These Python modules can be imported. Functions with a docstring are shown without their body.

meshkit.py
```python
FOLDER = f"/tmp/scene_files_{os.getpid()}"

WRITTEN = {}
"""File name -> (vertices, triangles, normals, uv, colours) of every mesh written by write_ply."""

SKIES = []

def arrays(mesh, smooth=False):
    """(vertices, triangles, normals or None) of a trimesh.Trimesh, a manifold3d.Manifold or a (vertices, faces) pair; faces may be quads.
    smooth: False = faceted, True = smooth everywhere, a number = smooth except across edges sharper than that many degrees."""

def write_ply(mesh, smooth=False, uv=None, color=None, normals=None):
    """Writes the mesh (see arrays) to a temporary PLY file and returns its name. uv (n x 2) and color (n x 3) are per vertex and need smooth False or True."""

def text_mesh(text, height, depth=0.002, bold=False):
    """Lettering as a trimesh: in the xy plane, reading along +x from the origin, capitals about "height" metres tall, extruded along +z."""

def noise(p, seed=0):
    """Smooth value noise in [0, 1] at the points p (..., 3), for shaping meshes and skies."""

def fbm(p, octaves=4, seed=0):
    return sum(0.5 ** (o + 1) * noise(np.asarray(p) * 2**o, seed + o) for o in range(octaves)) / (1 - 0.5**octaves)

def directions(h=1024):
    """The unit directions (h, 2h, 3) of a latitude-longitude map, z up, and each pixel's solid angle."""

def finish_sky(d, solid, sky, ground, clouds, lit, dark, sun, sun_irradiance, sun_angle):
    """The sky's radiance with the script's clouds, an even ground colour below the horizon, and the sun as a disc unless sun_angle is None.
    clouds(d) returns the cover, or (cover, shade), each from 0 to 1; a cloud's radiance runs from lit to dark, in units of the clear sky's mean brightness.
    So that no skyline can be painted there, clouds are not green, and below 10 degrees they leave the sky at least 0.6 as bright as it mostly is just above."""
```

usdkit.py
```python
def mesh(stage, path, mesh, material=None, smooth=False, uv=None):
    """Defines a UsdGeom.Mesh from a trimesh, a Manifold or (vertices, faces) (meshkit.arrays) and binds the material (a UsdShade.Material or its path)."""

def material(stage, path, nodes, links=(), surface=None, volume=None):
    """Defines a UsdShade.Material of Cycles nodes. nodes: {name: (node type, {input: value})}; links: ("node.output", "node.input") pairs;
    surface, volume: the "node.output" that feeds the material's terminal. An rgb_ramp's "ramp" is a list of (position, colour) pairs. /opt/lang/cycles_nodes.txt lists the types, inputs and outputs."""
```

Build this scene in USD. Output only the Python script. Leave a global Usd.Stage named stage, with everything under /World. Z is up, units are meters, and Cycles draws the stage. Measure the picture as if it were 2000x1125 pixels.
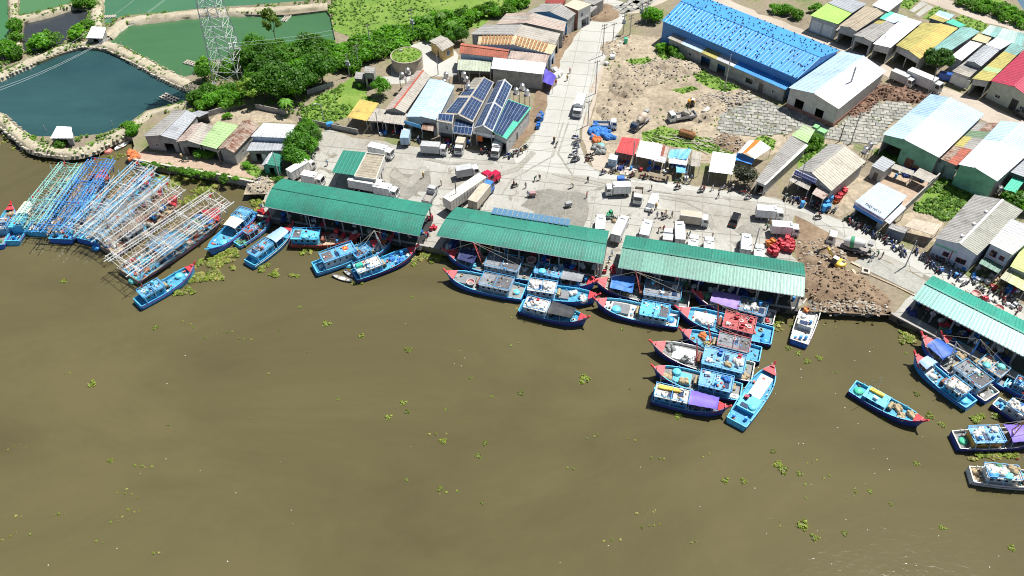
import math, random, numpy as np, trimesh, usdkit, meshkit
from pxr import Usd, UsdGeom, UsdLux, UsdShade, Gf, Sdf, Vt
from shapely.geometry import Polygon, LineString, Point, box as sbox
from shapely.ops import unary_union
stage = Usd.Stage.CreateInMemory()
UsdGeom.SetStageUpAxis(stage, 'Z'); UsdGeom.SetStageMetersPerUnit(stage, 1.0)
W_ = UsdGeom.Xform.Define(stage, '/World'); stage.SetDefaultPrim(W_.GetPrim())
UsdGeom.Scope.Define(stage, '/World/Looks')
# ------------------------------------------------------------------ camera, sky, sun
F, PIT, ROLL, HC = 1600.0, 0.79370644, -0.02510446, 120.0
EXPOSURE, SKY, SUN = 0.5, 0.05, 1.25
SUN_EL, SUN_DIR = math.radians(63), (0.82, 0.57)
cp, sp, cr, sr = math.cos(PIT), math.sin(PIT), math.cos(ROLL), math.sin(ROLL)
X0, U0, D0 = np.array([1., 0, 0]), np.array([0, sp, cp]), np.array([0, cp, -sp])
RT, UP = cr * X0 + sr * U0, -sr * X0 + cr * U0
cam = UsdGeom.Camera.Define(stage, '/World/camera')
cam.CreateHorizontalApertureAttr(36.0); cam.CreateVerticalApertureAttr(36.0 * 9 / 16); cam.CreateFocalLengthAttr(36.0 * F / 2000)
cam.CreateClippingRangeAttr(Gf.Vec2f(0.5, 20000)); cam.CreateExposureAttr(EXPOSURE)
m_ = np.eye(4); m_[0, :3], m_[1, :3], m_[2, :3], m_[3, :3] = RT, UP, -D0, (0, 0, HC)
cam.AddTransformOp().Set(Gf.Matrix4d(*m_.ravel().tolist()))
def G(px, py, z=1.6):
    """the point of the place at height z that stands at this pixel of the survey photograph"""
    d = (px - 1000) * RT + (562.5 - py) * UP + F * D0
    return np.array([0, 0, HC]) + d * (HC - z) / -d[2]
def ppx(p):
    d = np.asarray(p, float) - (0, 0, HC); w = d @ D0
    return 1000 + F * (d @ RT) / w, 562.5 - F * (d @ UP) / w
def zat(base, px, py):
    """height above base at which a vertical pole over BASE reaches pixel row py"""
    lo, hi = 0.0, 80.0
    for _ in range(40):
        m = (lo + hi) / 2
        if ppx(base + np.array([0, 0, m]))[1] > py: lo = m
        else: hi = m
    return lo
sd = np.array([*(np.array(SUN_DIR) / np.hypot(*SUN_DIR) * math.cos(SUN_EL)), math.sin(SUN_EL)])
sky = UsdLux.DomeLight.Define(stage, '/World/sky')
sky.GetPrim().SetCustomDataByKey('kind', 'structure')
skm = usdkit.material(stage, '/World/Looks/sky', {'s': ('sky_texture', {'sky_type': 'single_scattering', 'sun_disc': False, 'sun_elevation': SUN_EL, 'sun_rotation': math.atan2(sd[0], sd[1]), 'aerosol_density': 1.6}), 'b': ('background_shader', {'strength': SKY})}, [('s.color', 'b.color')], surface='b.background')
UsdShade.MaterialBindingAPI.Apply(sky.GetPrim()).Bind(skm)
sun = UsdLux.DistantLight.Define(stage, '/World/sun')
sun.CreateIntensityAttr(SUN); sun.CreateAngleAttr(0.5); sun.CreateNormalizeAttr(True); sun.CreateColorAttr(Gf.Vec3f(1, .975, .93))
zx = sd; xx = np.cross([0, 0, 1.], zx); xx /= np.linalg.norm(xx); yx = np.cross(zx, xx)
ms = np.eye(4); ms[0, :3], ms[1, :3], ms[2, :3], ms[3, :3] = xx, yx, zx, sd * 500
sun.AddTransformOp().Set(Gf.Matrix4d(*ms.ravel().tolist()))

# ------------------------------------------------------------------ materials
_mats = {}
def mk(name, nodes, links, surface):
    if name not in _mats: _mats[name] = usdkit.material(stage, '/World/Looks/' + name, nodes, links, surface=surface)
    return _mats[name]
def clampc(c): return tuple(float(min(max(x, 0.0), 1.0)) for x in c)
def P(c, rough=.6, metal=0., var=.14, sc=.9, bump=0.):
    """paint, plastic, wood ...: a colour with blotchy wear"""
    name = 'paint_%s_%d_%d_%d_%d_%d' % ('_'.join('%d' % round(x * 1000) for x in c), rough * 100, metal * 100, var * 100, sc * 100, bump * 100)
    c = np.array(c, float)
    n = {'g': ('geometry', {}), 'n': ('noise_texture', {'scale': sc, 'detail': 5.0, 'roughness': .65}),
         'r': ('rgb_ramp', {'ramp': [(.28, clampc(c * (1 - 1.5 * var))), (.5, clampc(c)), (.72, clampc(c * (1 + var)))]}),
         'p': ('principled_bsdf', {'roughness': rough, 'metallic': metal})}
    l = [('g.position', 'n.vector'), ('n.fac', 'r.fac'), ('r.color', 'p.base_color')]
    if bump:
        n['b'] = ('bump', {'strength': bump, 'distance': .15}); l += [('n.fac', 'b.height'), ('b.normal', 'p.normal')]
    return mk(name, n, l, 'p.BSDF')
def RF(c, rough=.5, stain=.35, rust=0., fine=2.2, metal=0.):
    """sheet roofing: broad stains, fine mottling, rust"""
    name = 'roof_%s_%d_%d_%d_%d' % ('_'.join('%d' % round(x * 1000) for x in c), rough * 100, stain * 100, rust * 100, metal * 100)
    c = np.array(c, float); dirt = c * (1 - stain) * .9 + np.array([.11, .09, .07]) * stain * .8
    n = {'g': ('geometry', {}), 'n': ('noise_texture', {'scale': .22, 'detail': 8.0, 'roughness': .72}), 'f': ('noise_texture', {'scale': fine, 'detail': 3.0}),
         'r': ('rgb_ramp', {'ramp': [(.36, clampc(dirt)), (.5, clampc(c)), (.75, clampc(c * 1.08))]}),
         'q': ('rgb_ramp', {'ramp': [(.3, (.8, .8, .8)), (.65, (1.06, 1.06, 1.06))]}),
         'm': ('mix', {'mix_type': 'multiply', 'fac': 1.0}), 'p': ('principled_bsdf', {'roughness': rough, 'metallic': metal})}
    l = [('g.position', 'n.vector'), ('g.position', 'f.vector'), ('n.fac', 'r.fac'), ('f.fac', 'q.fac'), ('r.color', 'm.color1'), ('q.color', 'm.color2')]
    if rust:
        n.update({'u': ('noise_texture', {'scale': .45, 'detail': 7.0, 'roughness': .75}), 'v': ('rgb_ramp', {'ramp': [(.62 - .22 * rust, (0, 0, 0)), (.72 - .2 * rust, (1, 1, 1))]}),
                  'x': ('mix', {'mix_type': 'mix', 'color2': (.17, .075, .045)})})
        l += [('g.position', 'u.vector'), ('u.fac', 'v.fac'), ('v.color', 'x.fac'), ('m.color', 'x.color1'), ('x.color', 'p.base_color')]
    else: l.append(('m.color', 'p.base_color'))
    return mk(name, n, l, 'p.BSDF')
def GROUND(name, stops, sc=.08, sc2=1.3, rough=.9, bump=.5, stops2=None, spots=None):
    n = {'g': ('geometry', {}), 'n': ('noise_texture', {'scale': sc, 'detail': 9.0, 'roughness': .68}), 'f': ('noise_texture', {'scale': sc2, 'detail': 5.0, 'roughness': .7}),
         'r': ('rgb_ramp', {'ramp': stops}), 'q': ('rgb_ramp', {'ramp': stops2 or [(.3, (.72, .72, .72)), (.7, (1.15, 1.15, 1.15))]}),
         'm': ('mix', {'mix_type': 'multiply', 'fac': 1.0}), 'b': ('bump', {'strength': bump, 'distance': .12}), 'p': ('principled_bsdf', {'roughness': rough})}
    l = [('g.position', 'n.vector'), ('g.position', 'f.vector'), ('n.fac', 'r.fac'), ('f.fac', 'q.fac'), ('r.color', 'm.color1'), ('q.color', 'm.color2'), ('f.fac', 'b.height'), ('b.normal', 'p.normal')]
    if spots:
        n.update({'u': ('noise_texture', {'scale': spots[0], 'detail': 6.0, 'roughness': .6, 'distortion': .6}), 'v': ('rgb_ramp', {'ramp': [(spots[1], (0, 0, 0)), (spots[1] + .06, (1, 1, 1))]}), 'x': ('mix', {'mix_type': 'mix', 'color2': spots[2]})})
        l += [('g.position', 'u.vector'), ('u.fac', 'v.fac'), ('v.color', 'x.fac'), ('m.color', 'x.color1'), ('x.color', 'p.base_color')]
    else: l.append(('m.color', 'p.base_color'))
    return mk(name, n, l, 'p.BSDF')
def LEAF(name, c1, c2, tr=.3):
    n = {'g': ('geometry', {}), 'o': ('object_info', {}), 'r': ('rgb_ramp', {'ramp': [(0, c1), (1, c2)]}), 'd': ('principled_bsdf', {'roughness': .55}), 't': ('translucent_bsdf', {}), 'h': ('hsv', {'saturation': 1.1, 'value': 1.5}), 'm': ('mix_closure', {'fac': tr}),
         'a': ('math', {'math_type': 'multiply_add', 'value2': .7, 'value3': 0.7}), 'hv': ('hsv', {})}
    l = [('g.random_per_island', 'r.fac'), ('o.random', 'a.value1'), ('r.color', 'hv.color'), ('a.value', 'hv.value'), ('hv.color', 'd.base_color'), ('hv.color', 'h.color'), ('h.color', 't.color'), ('d.BSDF', 'm.closure1'), ('t.BSDF', 'm.closure2')]
    return mk(name, n, l, 'm.closure')
def WATER(name, c, c2, rough=.1, wave=.55, sc=.55, spec=.5, streak=1.0):
    n = {'g': ('geometry', {}), 'mp': ('mapping', {'scale': (1.0, 1.7, 1.0), 'rotation': (0, 0, .5)}),
         'n': ('noise_texture', {'scale': .016, 'detail': 8.0, 'roughness': .66, 'distortion': .5}), 'w': ('noise_texture', {'scale': sc, 'detail': 4.0, 'roughness': .55, 'distortion': .7}), 'w2': ('noise_texture', {'scale': sc * .22, 'detail': 3.0}),
         's': ('math', {'math_type': 'multiply_add', 'value2': 1.6}), 'r': ('rgb_ramp', {'ramp': [(.36, c), (.64, c2)]}), 'b': ('bump', {'strength': wave, 'distance': .16}),
         'p': ('principled_bsdf', {'roughness': rough, 'ior': 1.33, 'specular_ior_level': spec})}
    l = [('g.position', 'mp.vector'), ('mp.vector', 'n.vector'), ('mp.vector', 'w.vector'), ('mp.vector', 'w2.vector'), ('n.fac', 'r.fac'), ('r.color', 'p.base_color'), ('w2.fac', 's.value1'), ('w.fac', 's.value3'), ('s.value', 'b.height'), ('b.normal', 'p.normal')]
    return mk(name, n, l, 'p.BSDF')
# common colours
WHITE, OFFW, CREAM = (.8, .8, .78), (.66, .65, .61), (.62, .55, .42)
GREY, DGREY, BLACK, STEEL = (.3, .3, .3), (.1, .1, .105), (.02, .02, .022), (.42, .43, .44)
BLUE, LBLUE, DBLUE, SKYB, TEAL = (.03, .22, .6), (.09, .5, .72), (.025, .09, .36), (.2, .45, .78), (.09, .5, .46)
RED, CRIM, ORANGE, YEL, GREEN, PURP = (.62, .05, .045), (.5, .03, .06), (.75, .18, .04), (.72, .48, .05), (.05, .42, .17), (.2, .13, .6)
WOOD, TAN, NETC, PINK = (.3, .2, .12), (.45, .36, .24), (.3, .27, .18), (.75, .16, .16)
CONC = P((.36, .34, .31), .9, var=.22, sc=.6, bump=.2)
PLAST = P((.42, .41, .39), .85, var=.25, sc=.5)
RUST = P((.2, .09, .05), .9, var=.35, sc=2.)
RUBBER = P(BLACK, .8)
GLASS = mk('dark_glass', {'p': ('principled_bsdf', {'base_color': (.015, .02, .025), 'roughness': .08, 'specular_ior_level': .8})}, [], 'p.BSDF')
SOLAR = mk('solar_cells', {'g': ('geometry', {}), 'n': ('noise_texture', {'scale': .5, 'detail': 2.0}), 'r': ('rgb_ramp', {'ramp': [(.3, (.016, .035, .09)), (.7, (.03, .06, .14))]}), 'p': ('principled_bsdf', {'roughness': .22, 'specular_ior_level': .7})}, [('g.position', 'n.vector'), ('n.fac', 'r.fac'), ('r.color', 'p.base_color')], 'p.BSDF')

# ------------------------------------------------------------------ mesh builder
def rotz(a): c, s = math.cos(a), math.sin(a); return np.array([[c, -s, 0], [s, c, 0], [0, 0, 1.]])
BOXV = np.array([[x, y, z] for x in (-.5, .5) for y in (-.5, .5) for z in (-.5, .5)])
BOXF = np.array([[0, 1, 3, 2], [4, 6, 7, 5], [0, 4, 5, 1], [2, 3, 7, 6], [0, 2, 6, 4], [1, 5, 7, 3]])
ICO = trimesh.creation.icosphere(1); ICO2 = trimesh.creation.icosphere(2); ICO0 = trimesh.creation.icosphere(0)
class B:
    def __init__(s): s.v, s.f, s.n = [], [], 0
    def add(s, v, f):
        v = np.asarray(v, float); f = np.asarray(f, int)
        if f.shape[1] == 4: f = np.vstack([f[:, [0, 1, 2]], f[:, [0, 2, 3]]])
        s.v.append(v); s.f.append(f + s.n); s.n += len(v); return s
    def box(s, c, size, a=0., R=None):
        v = BOXV * np.asarray(size, float); v = v @ (rotz(a) if R is None else R).T + np.asarray(c, float); return s.add(v, BOXF)
    def wedge(s, c, size, top=(1, 1), a=0., off=(0, 0)):
        """box whose top face is scaled by TOP and shifted by OFF"""
        v = BOXV.copy(); t = v[:, 2] > 0; v[t, 0] = v[t, 0] * top[0]; v[t, 1] *= top[1]; v = v * np.asarray(size, float); v[t, 0] += off[0]; v[t, 1] += off[1]
        return s.add(v @ rotz(a).T + np.asarray(c, float), BOXF)
    def bar(s, p, q, w, h=None):
        p, q = np.asarray(p, float), np.asarray(q, float); h = h or w; d = q - p; L = np.linalg.norm(d)
        if L < 1e-6: return s
        d /= L; r = np.cross(d, [0, 0, 1.]); n = np.linalg.norm(r); r = np.array([1., 0, 0]) if n < 1e-3 else r / n; u = np.cross(r, d)
        return s.add(BOXV @ np.stack([d * L, r * w, u * h]) + (p + q) / 2, BOXF)
    def tube(s, p, q, r, n=6, r2=None, cap=True):
        p, q = np.asarray(p, float), np.asarray(q, float); r2 = r if r2 is None else r2; d = q - p; L = np.linalg.norm(d); d = d / max(L, 1e-9)
        a = np.cross(d, [0, 0, 1.]); na = np.linalg.norm(a); a = np.array([1., 0, 0]) if na < 1e-3 else a / na; b = np.cross(d, a)
        t = np.arange(n) * 2 * math.pi / n; ring = np.outer(np.cos(t), a) + np.outer(np.sin(t), b)
        v = np.vstack([p + ring * r, q + ring * r2, [p], [q]]); i = np.arange(n); j = (i + 1) % n
        f = np.vstack([np.stack([i, j, j + n], 1), np.stack([i, j + n, i + n], 1)] + ([np.stack([j, i, np.full(n, 2 * n)], 1), np.stack([i + n, j + n, np.full(n, 2 * n + 1)], 1)] if cap else []))
        return s.add(v, f)
    def line(s, pts, r, n=4):
        for a, b in zip(pts[:-1], pts[1:]): s.tube(a, b, r, n, cap=False)
        return s
    def lathe(s, c, prof, n=12, a=None):
        t = np.arange(n) * 2 * math.pi / n; k = len(prof); c = np.asarray(c, float)
        v = np.vstack([np.stack([r * np.cos(t), r * np.sin(t), np.full(n, z)], 1) for r, z in prof])
        if a is not None: v = v @ np.asarray(a).T
        f = []
        for m in range(k - 1):
            i = np.arange(n); j = (i + 1) % n; f.append(np.stack([m * n + i, m * n + j, (m + 1) * n + j, (m + 1) * n + i], 1))
        return s.add(v + c, np.vstack(f))
    def torus(s, c, R, r, n=12, m=5, M=None):
        v = []; 
        for i in range(n):
            a = 2 * math.pi * i / n
            for j in range(m):
                b = 2 * math.pi * j / m; v.append([(R + r * math.cos(b)) * math.cos(a), (R + r * math.cos(b)) * math.sin(a), r * math.sin(b)])
        f = [[i * m + j, ((i + 1) % n) * m + j, ((i + 1) % n) * m + (j + 1) % m, i * m + (j + 1) % m] for i in range(n) for j in range(m)]
        v = np.array(v); v = v if M is None else v @ np.asarray(M).T
        return s.add(v + np.asarray(c, float), f)
    def blob(s, c, r, seed=0, amp=.3, ico=None, fr=1.6):
        ico = ico or ICO; d = ico.vertices; k = 1 + amp * (meshkit.noise(d * fr + seed * 7.3, seed) - .5) * 2
        return s.add(d * k[:, None] * np.asarray(r, float) + np.asarray(c, float), ico.faces)
    def grid(s, Pt, flip=False):
        Pt = np.asarray(Pt, float); a, b = Pt.shape[:2]; i = np.arange(a * b).reshape(a, b)
        f = np.stack([i[:-1, :-1], i[1:, :-1], i[1:, 1:], i[:-1, 1:]], -1).reshape(-1, 4)
        return s.add(Pt.reshape(-1, 3), f[:, ::-1] if flip else f)
    def slab(s, Pt, th):
        Pt = np.asarray(Pt, float); lo = Pt - [0, 0, th]
        s.grid(Pt); s.grid(lo, True)
        for e, l in ((Pt[0], lo[0]), (Pt[-1], lo[-1]), (Pt[:, 0], lo[:, 0]), (Pt[:, -1], lo[:, -1])): s.grid(np.stack([e, l]))
        return s
    def quad(s, a, b, c, d): return s.add([a, b, c, d], [[0, 1, 2, 3]])
    def prism(s, poly, z0, z1):
        for g in getattr(poly, 'geoms', [poly]):
            m = trimesh.creation.extrude_polygon(g, z1 - z0, engine='earcut'); s.add(m.vertices + [0, 0, z0], m.faces)
        return s
    def sheet(s, poly, z):
        for g in getattr(poly, 'geoms', [poly]):
            if g.area < .01: continue
            v, f = trimesh.creation.triangulate_polygon(g, engine='earcut'); v = np.column_stack([v, np.full(len(v), z)])
            n = np.cross(v[f[:, 1]] - v[f[:, 0]], v[f[:, 2]] - v[f[:, 0]])[:, 2]; f = np.where(n[:, None] < 0, f[:, ::-1], f); s.add(v, f)
        return s
    def arr(s): return np.vstack(s.v), np.vstack(s.f)
    def xf(s, loc=(0, 0, 0), a=0., k=1.):
        s.v = [v * k @ rotz(a).T + np.asarray(loc, float) for v in s.v]; return s
    def join(s, o, loc=(0, 0, 0), a=0., k=1.):
        for v, f in [o.arr()]: s.add(v * k @ rotz(a).T + np.asarray(loc, float), f)
        return s
# ------------------------------------------------------------------ things and parts
_names, _org = {}, {}
def path_for(name, parent):
    base = parent.GetPath().pathString if parent else '/World'; k = (base, name); i = _names.get(k, 0); _names[k] = i + 1
    return base + '/' + (name if i == 0 else '%s_%03d' % (name, i))
def tag(o, label=None, cat=None, group=None, kind=None):
    for k, v in (('label', label), ('category', cat), ('group', group), ('kind', kind)):
        if v: o.SetCustomDataByKey(k, v)
    return o
def thing(name, label, cat, loc=(0, 0, 0), rz=0., group=None, scale=1.):
    x = UsdGeom.Xform.Define(stage, path_for(name, None))
    x.AddTranslateOp().Set(Gf.Vec3d(*map(float, loc))); x.AddRotateZOp().Set(math.degrees(rz)); x.AddScaleOp().Set(Gf.Vec3f(*([float(scale)] * 3 if np.ndim(scale) == 0 else map(float, scale))))
    return tag(x.GetPrim(), label, cat, group)
def part(b, name, m, parent=None, smooth=False, label=None, cat=None, group=None, kind=None, org=None):
    if isinstance(b, B): b = b.arr()
    v, f = b
    if org is not None: v = v - np.asarray(org, float)
    o = usdkit.mesh(stage, path_for(name, parent), (v, f), m, smooth=smooth)
    return tag(o.GetPrim(), label, cat, group, kind)
def dup(src, loc, rz=0., label=None, group=None, scale=1.):
    nm = src.GetName().rstrip('0123456789').rstrip('_') if src.GetName()[-3:].isdigit() else src.GetName()
    t = thing(nm, label, None, loc, rz, group, scale)
    t.GetReferences().AddInternalReference(src.GetPath()); t.SetInstanceable(True)
    return t
USED = set()
def put(src, loc, rz=0., label=None, group=None, scale=1., used=USED):
    """the first use moves the prototype itself, the next ones reference it"""
    if src.GetPath() in used: return dup(src, loc, rz, label, group, scale)
    used.add(src.GetPath()); x = UsdGeom.Xformable(src).GetOrderedXformOps()
    x[0].Set(Gf.Vec3d(*map(float, loc))); x[1].Set(math.degrees(rz)); x[2].Set(Gf.Vec3f(*([float(scale)] * 3 if np.ndim(scale) == 0 else map(float, scale))))
    return tag(src, label, None, group)
def stuff(name, label, cat, b, m, smooth=False): return part(b, name, m, None, smooth, label, cat, None, 'stuff')
def scatter(name, label, cat, protos, pts, scales, rots, ids):
    """a PointInstancer of meshes: [(mesh, material)]"""
    pi = UsdGeom.PointInstancer.Define(stage, path_for(name, None)); tag(pi.GetPrim(), label, cat, None, 'stuff')
    for k, (b, m) in enumerate(protos):
        part(b, 'clump', m, pi.GetPrim())
    pi.CreatePrototypesRel().SetTargets([c.GetPath() for c in pi.GetPrim().GetChildren()])
    pi.CreateProtoIndicesAttr(Vt.IntArray([int(i) for i in ids])); pi.CreatePositionsAttr(Vt.Vec3fArray.FromNumpy(np.asarray(pts, np.float32)))
    pi.CreateScalesAttr(Vt.Vec3fArray.FromNumpy(np.repeat(np.asarray(scales, np.float32)[:, None], 3, 1)))
    pi.CreateOrientationsAttr(Vt.QuathArray([Gf.Quath(math.cos(a / 2), 0, 0, math.sin(a / 2)) for a in rots]))
    return pi.GetPrim()
def rough_poly(px, z=1.6, jit=.6, seg=2.5, seed=1):
    """ground outline through these pixels, its edge broken up"""
    r = np.random.default_rng(seed); q = [G(x, y, z)[:2] for x, y in px]; out = []
    for a, b in zip(q, q[1:] + q[:1]):
        n = max(1, int(np.linalg.norm(b - a) / seg)) if jit else 1
        for i in range(n): out.append(a + (b - a) * i / n + (r.normal(0, jit, 2) if jit else 0))
    p = Polygon(out); return p if p.is_valid else p.buffer(0)
LM_ = [(640, 375, 'the leftmost green shed'), (1010, 450, 'the second green shed'), (1390, 515, 'the third green shed'), (1900, 620, 'the turquoise shed'), (1736, 788, 'the lone blue boat'), (1350, 790, 'the boat with the purple awning'), (1480, 770, 'the boat with the white foredeck'), (1573, 620, 'the mud-bank boat'), (325, 555, 'the blue boat below the lamp boats'), (1080, 610, 'the boat with the black awning'), (945, 555, 'the boat with the red basket'), (1250, 605, 'the open light blue boat'), (1930, 865, 'the boat with yellow cabin sides'), (1960, 935, 'the whitish boat'), (530, 480, 'the pale blue tarpaulin boat'), (670, 510, 'the boat with white window panels'), (750, 515, 'the boat with the green roof tank'), (1840, 750, 'the net-heaped boat'),
  (450, 480 - 400, 'the pylon'), (794, 110, 'the round tank'), (865, 95, 'the yellow house'), (1130, 205, 'the white truck on the road'), (970, 295, 'the truck before the solar workshop'), (900, 285, 'the tan-topped truck'), (845, 293, 'the brown-topped grey truck'), (950, 350, 'the red tractor unit'), (685, 318, 'the dark green canopy'), (1205, 372, 'the grey-sided white truck'), (1245, 390, 'the empty tan lorry'), (1270, 402, 'the white van'), (1355, 430, 'the tan box truck'), (1432, 432, 'the black car'), (1500, 412, 'the right-hand white truck'), (1530, 442, 'the truck by the red crates'), (1655, 482, 'the big concrete mixer'), (1632, 521, 'the yellow excavator'), (1330, 225, 'the tipper truck'), (1248, 242, 'the dark-cabbed mixer'), (1222, 285, 'the red canopy'), (1265, 293, 'the white canopy'), (1325, 302, 'the blue tarpaulins'), (1410, 320, 'the second white canopy'), (1457, 340, 'the purple-flowering tree'), (1520, 310, 'the long grey roof'), (1620, 330, 'the signed shed'), (1715, 390, 'the lettered shop'), (1803, 440, 'the brown awning'), (1890, 440, 'the grey gable house'), (1950, 490, 'the two-storey pale house'), (990, 235, 'the right solar workshop'), (1170, 262, 'the blue bundles'), (1100, 405, 'the dark wet patch'), (1180, 440, 'the first backed-up truck'), (1440, 700, 'the boat stack below the third shed'), (80, 80, 'the black pond'), (185, 65, 'the dike shack'), (120, 270, 'the outer dike shack'), (405, 265, 'the light green roof'), (930, 45, 'the grey gabled roofs'), (720, 150, 'the utility huts')]
def near(x, y):
    d, nm, lx, ly = min((math.hypot(x - a, (y - b) * 1.4), n, a, b) for a, b, n in LM_)
    if d < 14: return 'right beside ' + nm
    ang = math.degrees(math.atan2(-(y - ly) * 1.4, x - lx)) % 360; w = ['right of', 'up and right of', 'behind', 'up and left of', 'left of', 'down and left of', 'in front of', 'down and right of'][int((ang + 22.5) // 45) % 8]
    return ('far ' if d > 190 else 'well ' if d > 100 else '') + w + ' ' + nm
def Z(ox, oy, s): return lambda x, y: (ox + x / s, oy + y / s)
# ------------------------------------------------------------------ the setting: water, land, ponds, roads
rnd = np.random.default_rng(7)
ZG = 1.6
def pxs(f, *pts): return [f(x, y) for x, y in pts]
SHORE = [(-900, -200), (-400, 0), (-120, 165), (0, 238), (35, 270), (60, 290), (95, 299), (140, 303), (172, 297), (200, 286), (225, 274), (246, 266), (258, 268), (262, 285), (250, 312), (262, 319), (330, 329), (420, 343), (492, 357), (505, 372), (520, 376), (512, 400), (503, 421),
         (838, 482), (862, 488), (1168, 541), (1195, 546), (1556, 604), (1578, 596), (1600, 599), (1650, 605), (1700, 607), (1738, 603), (1741, 613), (1850, 667), (2000, 747), (2250, 880)]
PA = [(-120, 110), (0, 152), (60, 128), (115, 106), (160, 93), (190, 95), (215, 101), (245, 115), (275, 130), (313, 152), (350, 166), (370, 177), (376, 187), (362, 197), (285, 216), (245, 244), (200, 261), (154, 266), (63, 266), (34, 247), (0, 224), (-120, 150)]
PB = [(211, 77), (225, 62), (242, 48), (285, 41), (330, 37), (404, 30), (450, 27), (500, 29), (560, 29), (638, 20), (645, 30), (651, 60), (655, 78), (640, 90), (560, 98), (470, 110), (398, 120), (378, 145), (355, 151), (313, 128), (273, 107), (242, 90), (217, 83)]
PC = [(204, 48), (201, 0), (202, -70), (600, -90), (618, -4), (600, 1), (560, 4), (500, 9), (455, 12), (404, 15), (324, 24), (284, 26), (236, 32), (211, 46)]
PD = [(47, 44), (60, 38), (100, 27), (143, 14), (172, 20), (168, 38), (150, 48), (137, 54), (128, 78), (119, 86), (85, 95), (45, 103), (42, 70)]
PE = [(-300, -60), (12, -60), (16, 30), (18, 70), (12, 92), (-60, 112), (-300, 90)]
PF = [(36, 28), (38, -60), (140, -60), (142, -8), (144, 4), (100, 16), (60, 26)]
PG = [(1945, -60), (2000, 20), (2010, 30), (2400, 120), (2500, -60)]
flat = [G(x, y, ZG)[:2] for x, y in SHORE] + [(1800, 60), (1800, 1800), (-1800, 1800), (-1800, 300)]
POND = {n: Polygon([G(x, y, ZG)[:2] for x, y in p]).buffer(0) for n, p in zip('ABCDEFG', (PA, PB, PC, PD, PE, PF, PG))}
LAND = Polygon(flat).buffer(0)
WET = unary_union(list(POND.values()))
SOLID = LAND.difference(WET)
river_m = WATER('river_water', (.086, .074, .034), (.117, .1, .047), .07, .15, .75)
part(B().sheet(sbox(-2500, -1500, 2500, 2500), 0.0), 'river', river_m, kind='structure')
earth = GROUND('earth', [(.3, (.16, .13, .085)), (.45, (.25, .205, .145)), (.55, (.22, .2, .11)), (.66, (.12, .17, .045))], .06, 1.1)
part(B().prism(SOLID, -3.0, ZG), 'ground', earth, kind='structure')
pond_c = {'A': ((.016, .05, .055), (.03, .08, .082)), 'B': ((.045, .12, .05), (.06, .15, .062)), 'C': ((.05, .14, .075), (.065, .17, .085)), 'D': ((.03, .035, .04), (.05, .055, .06)), 'E': ((.05, .15, .06), (.06, .18, .07)), 'F': ((.07, .17, .07), (.09, .2, .08)), 'G': ((.08, .14, .19), (.1, .17, .22))}
for n, p in POND.items():
    part(B().sheet(p.buffer(.3), 1.0), 'pond_water', WATER('pond_water_' + n.lower(), *pond_c[n], .12, .25, 1.1), kind='structure')

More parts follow.
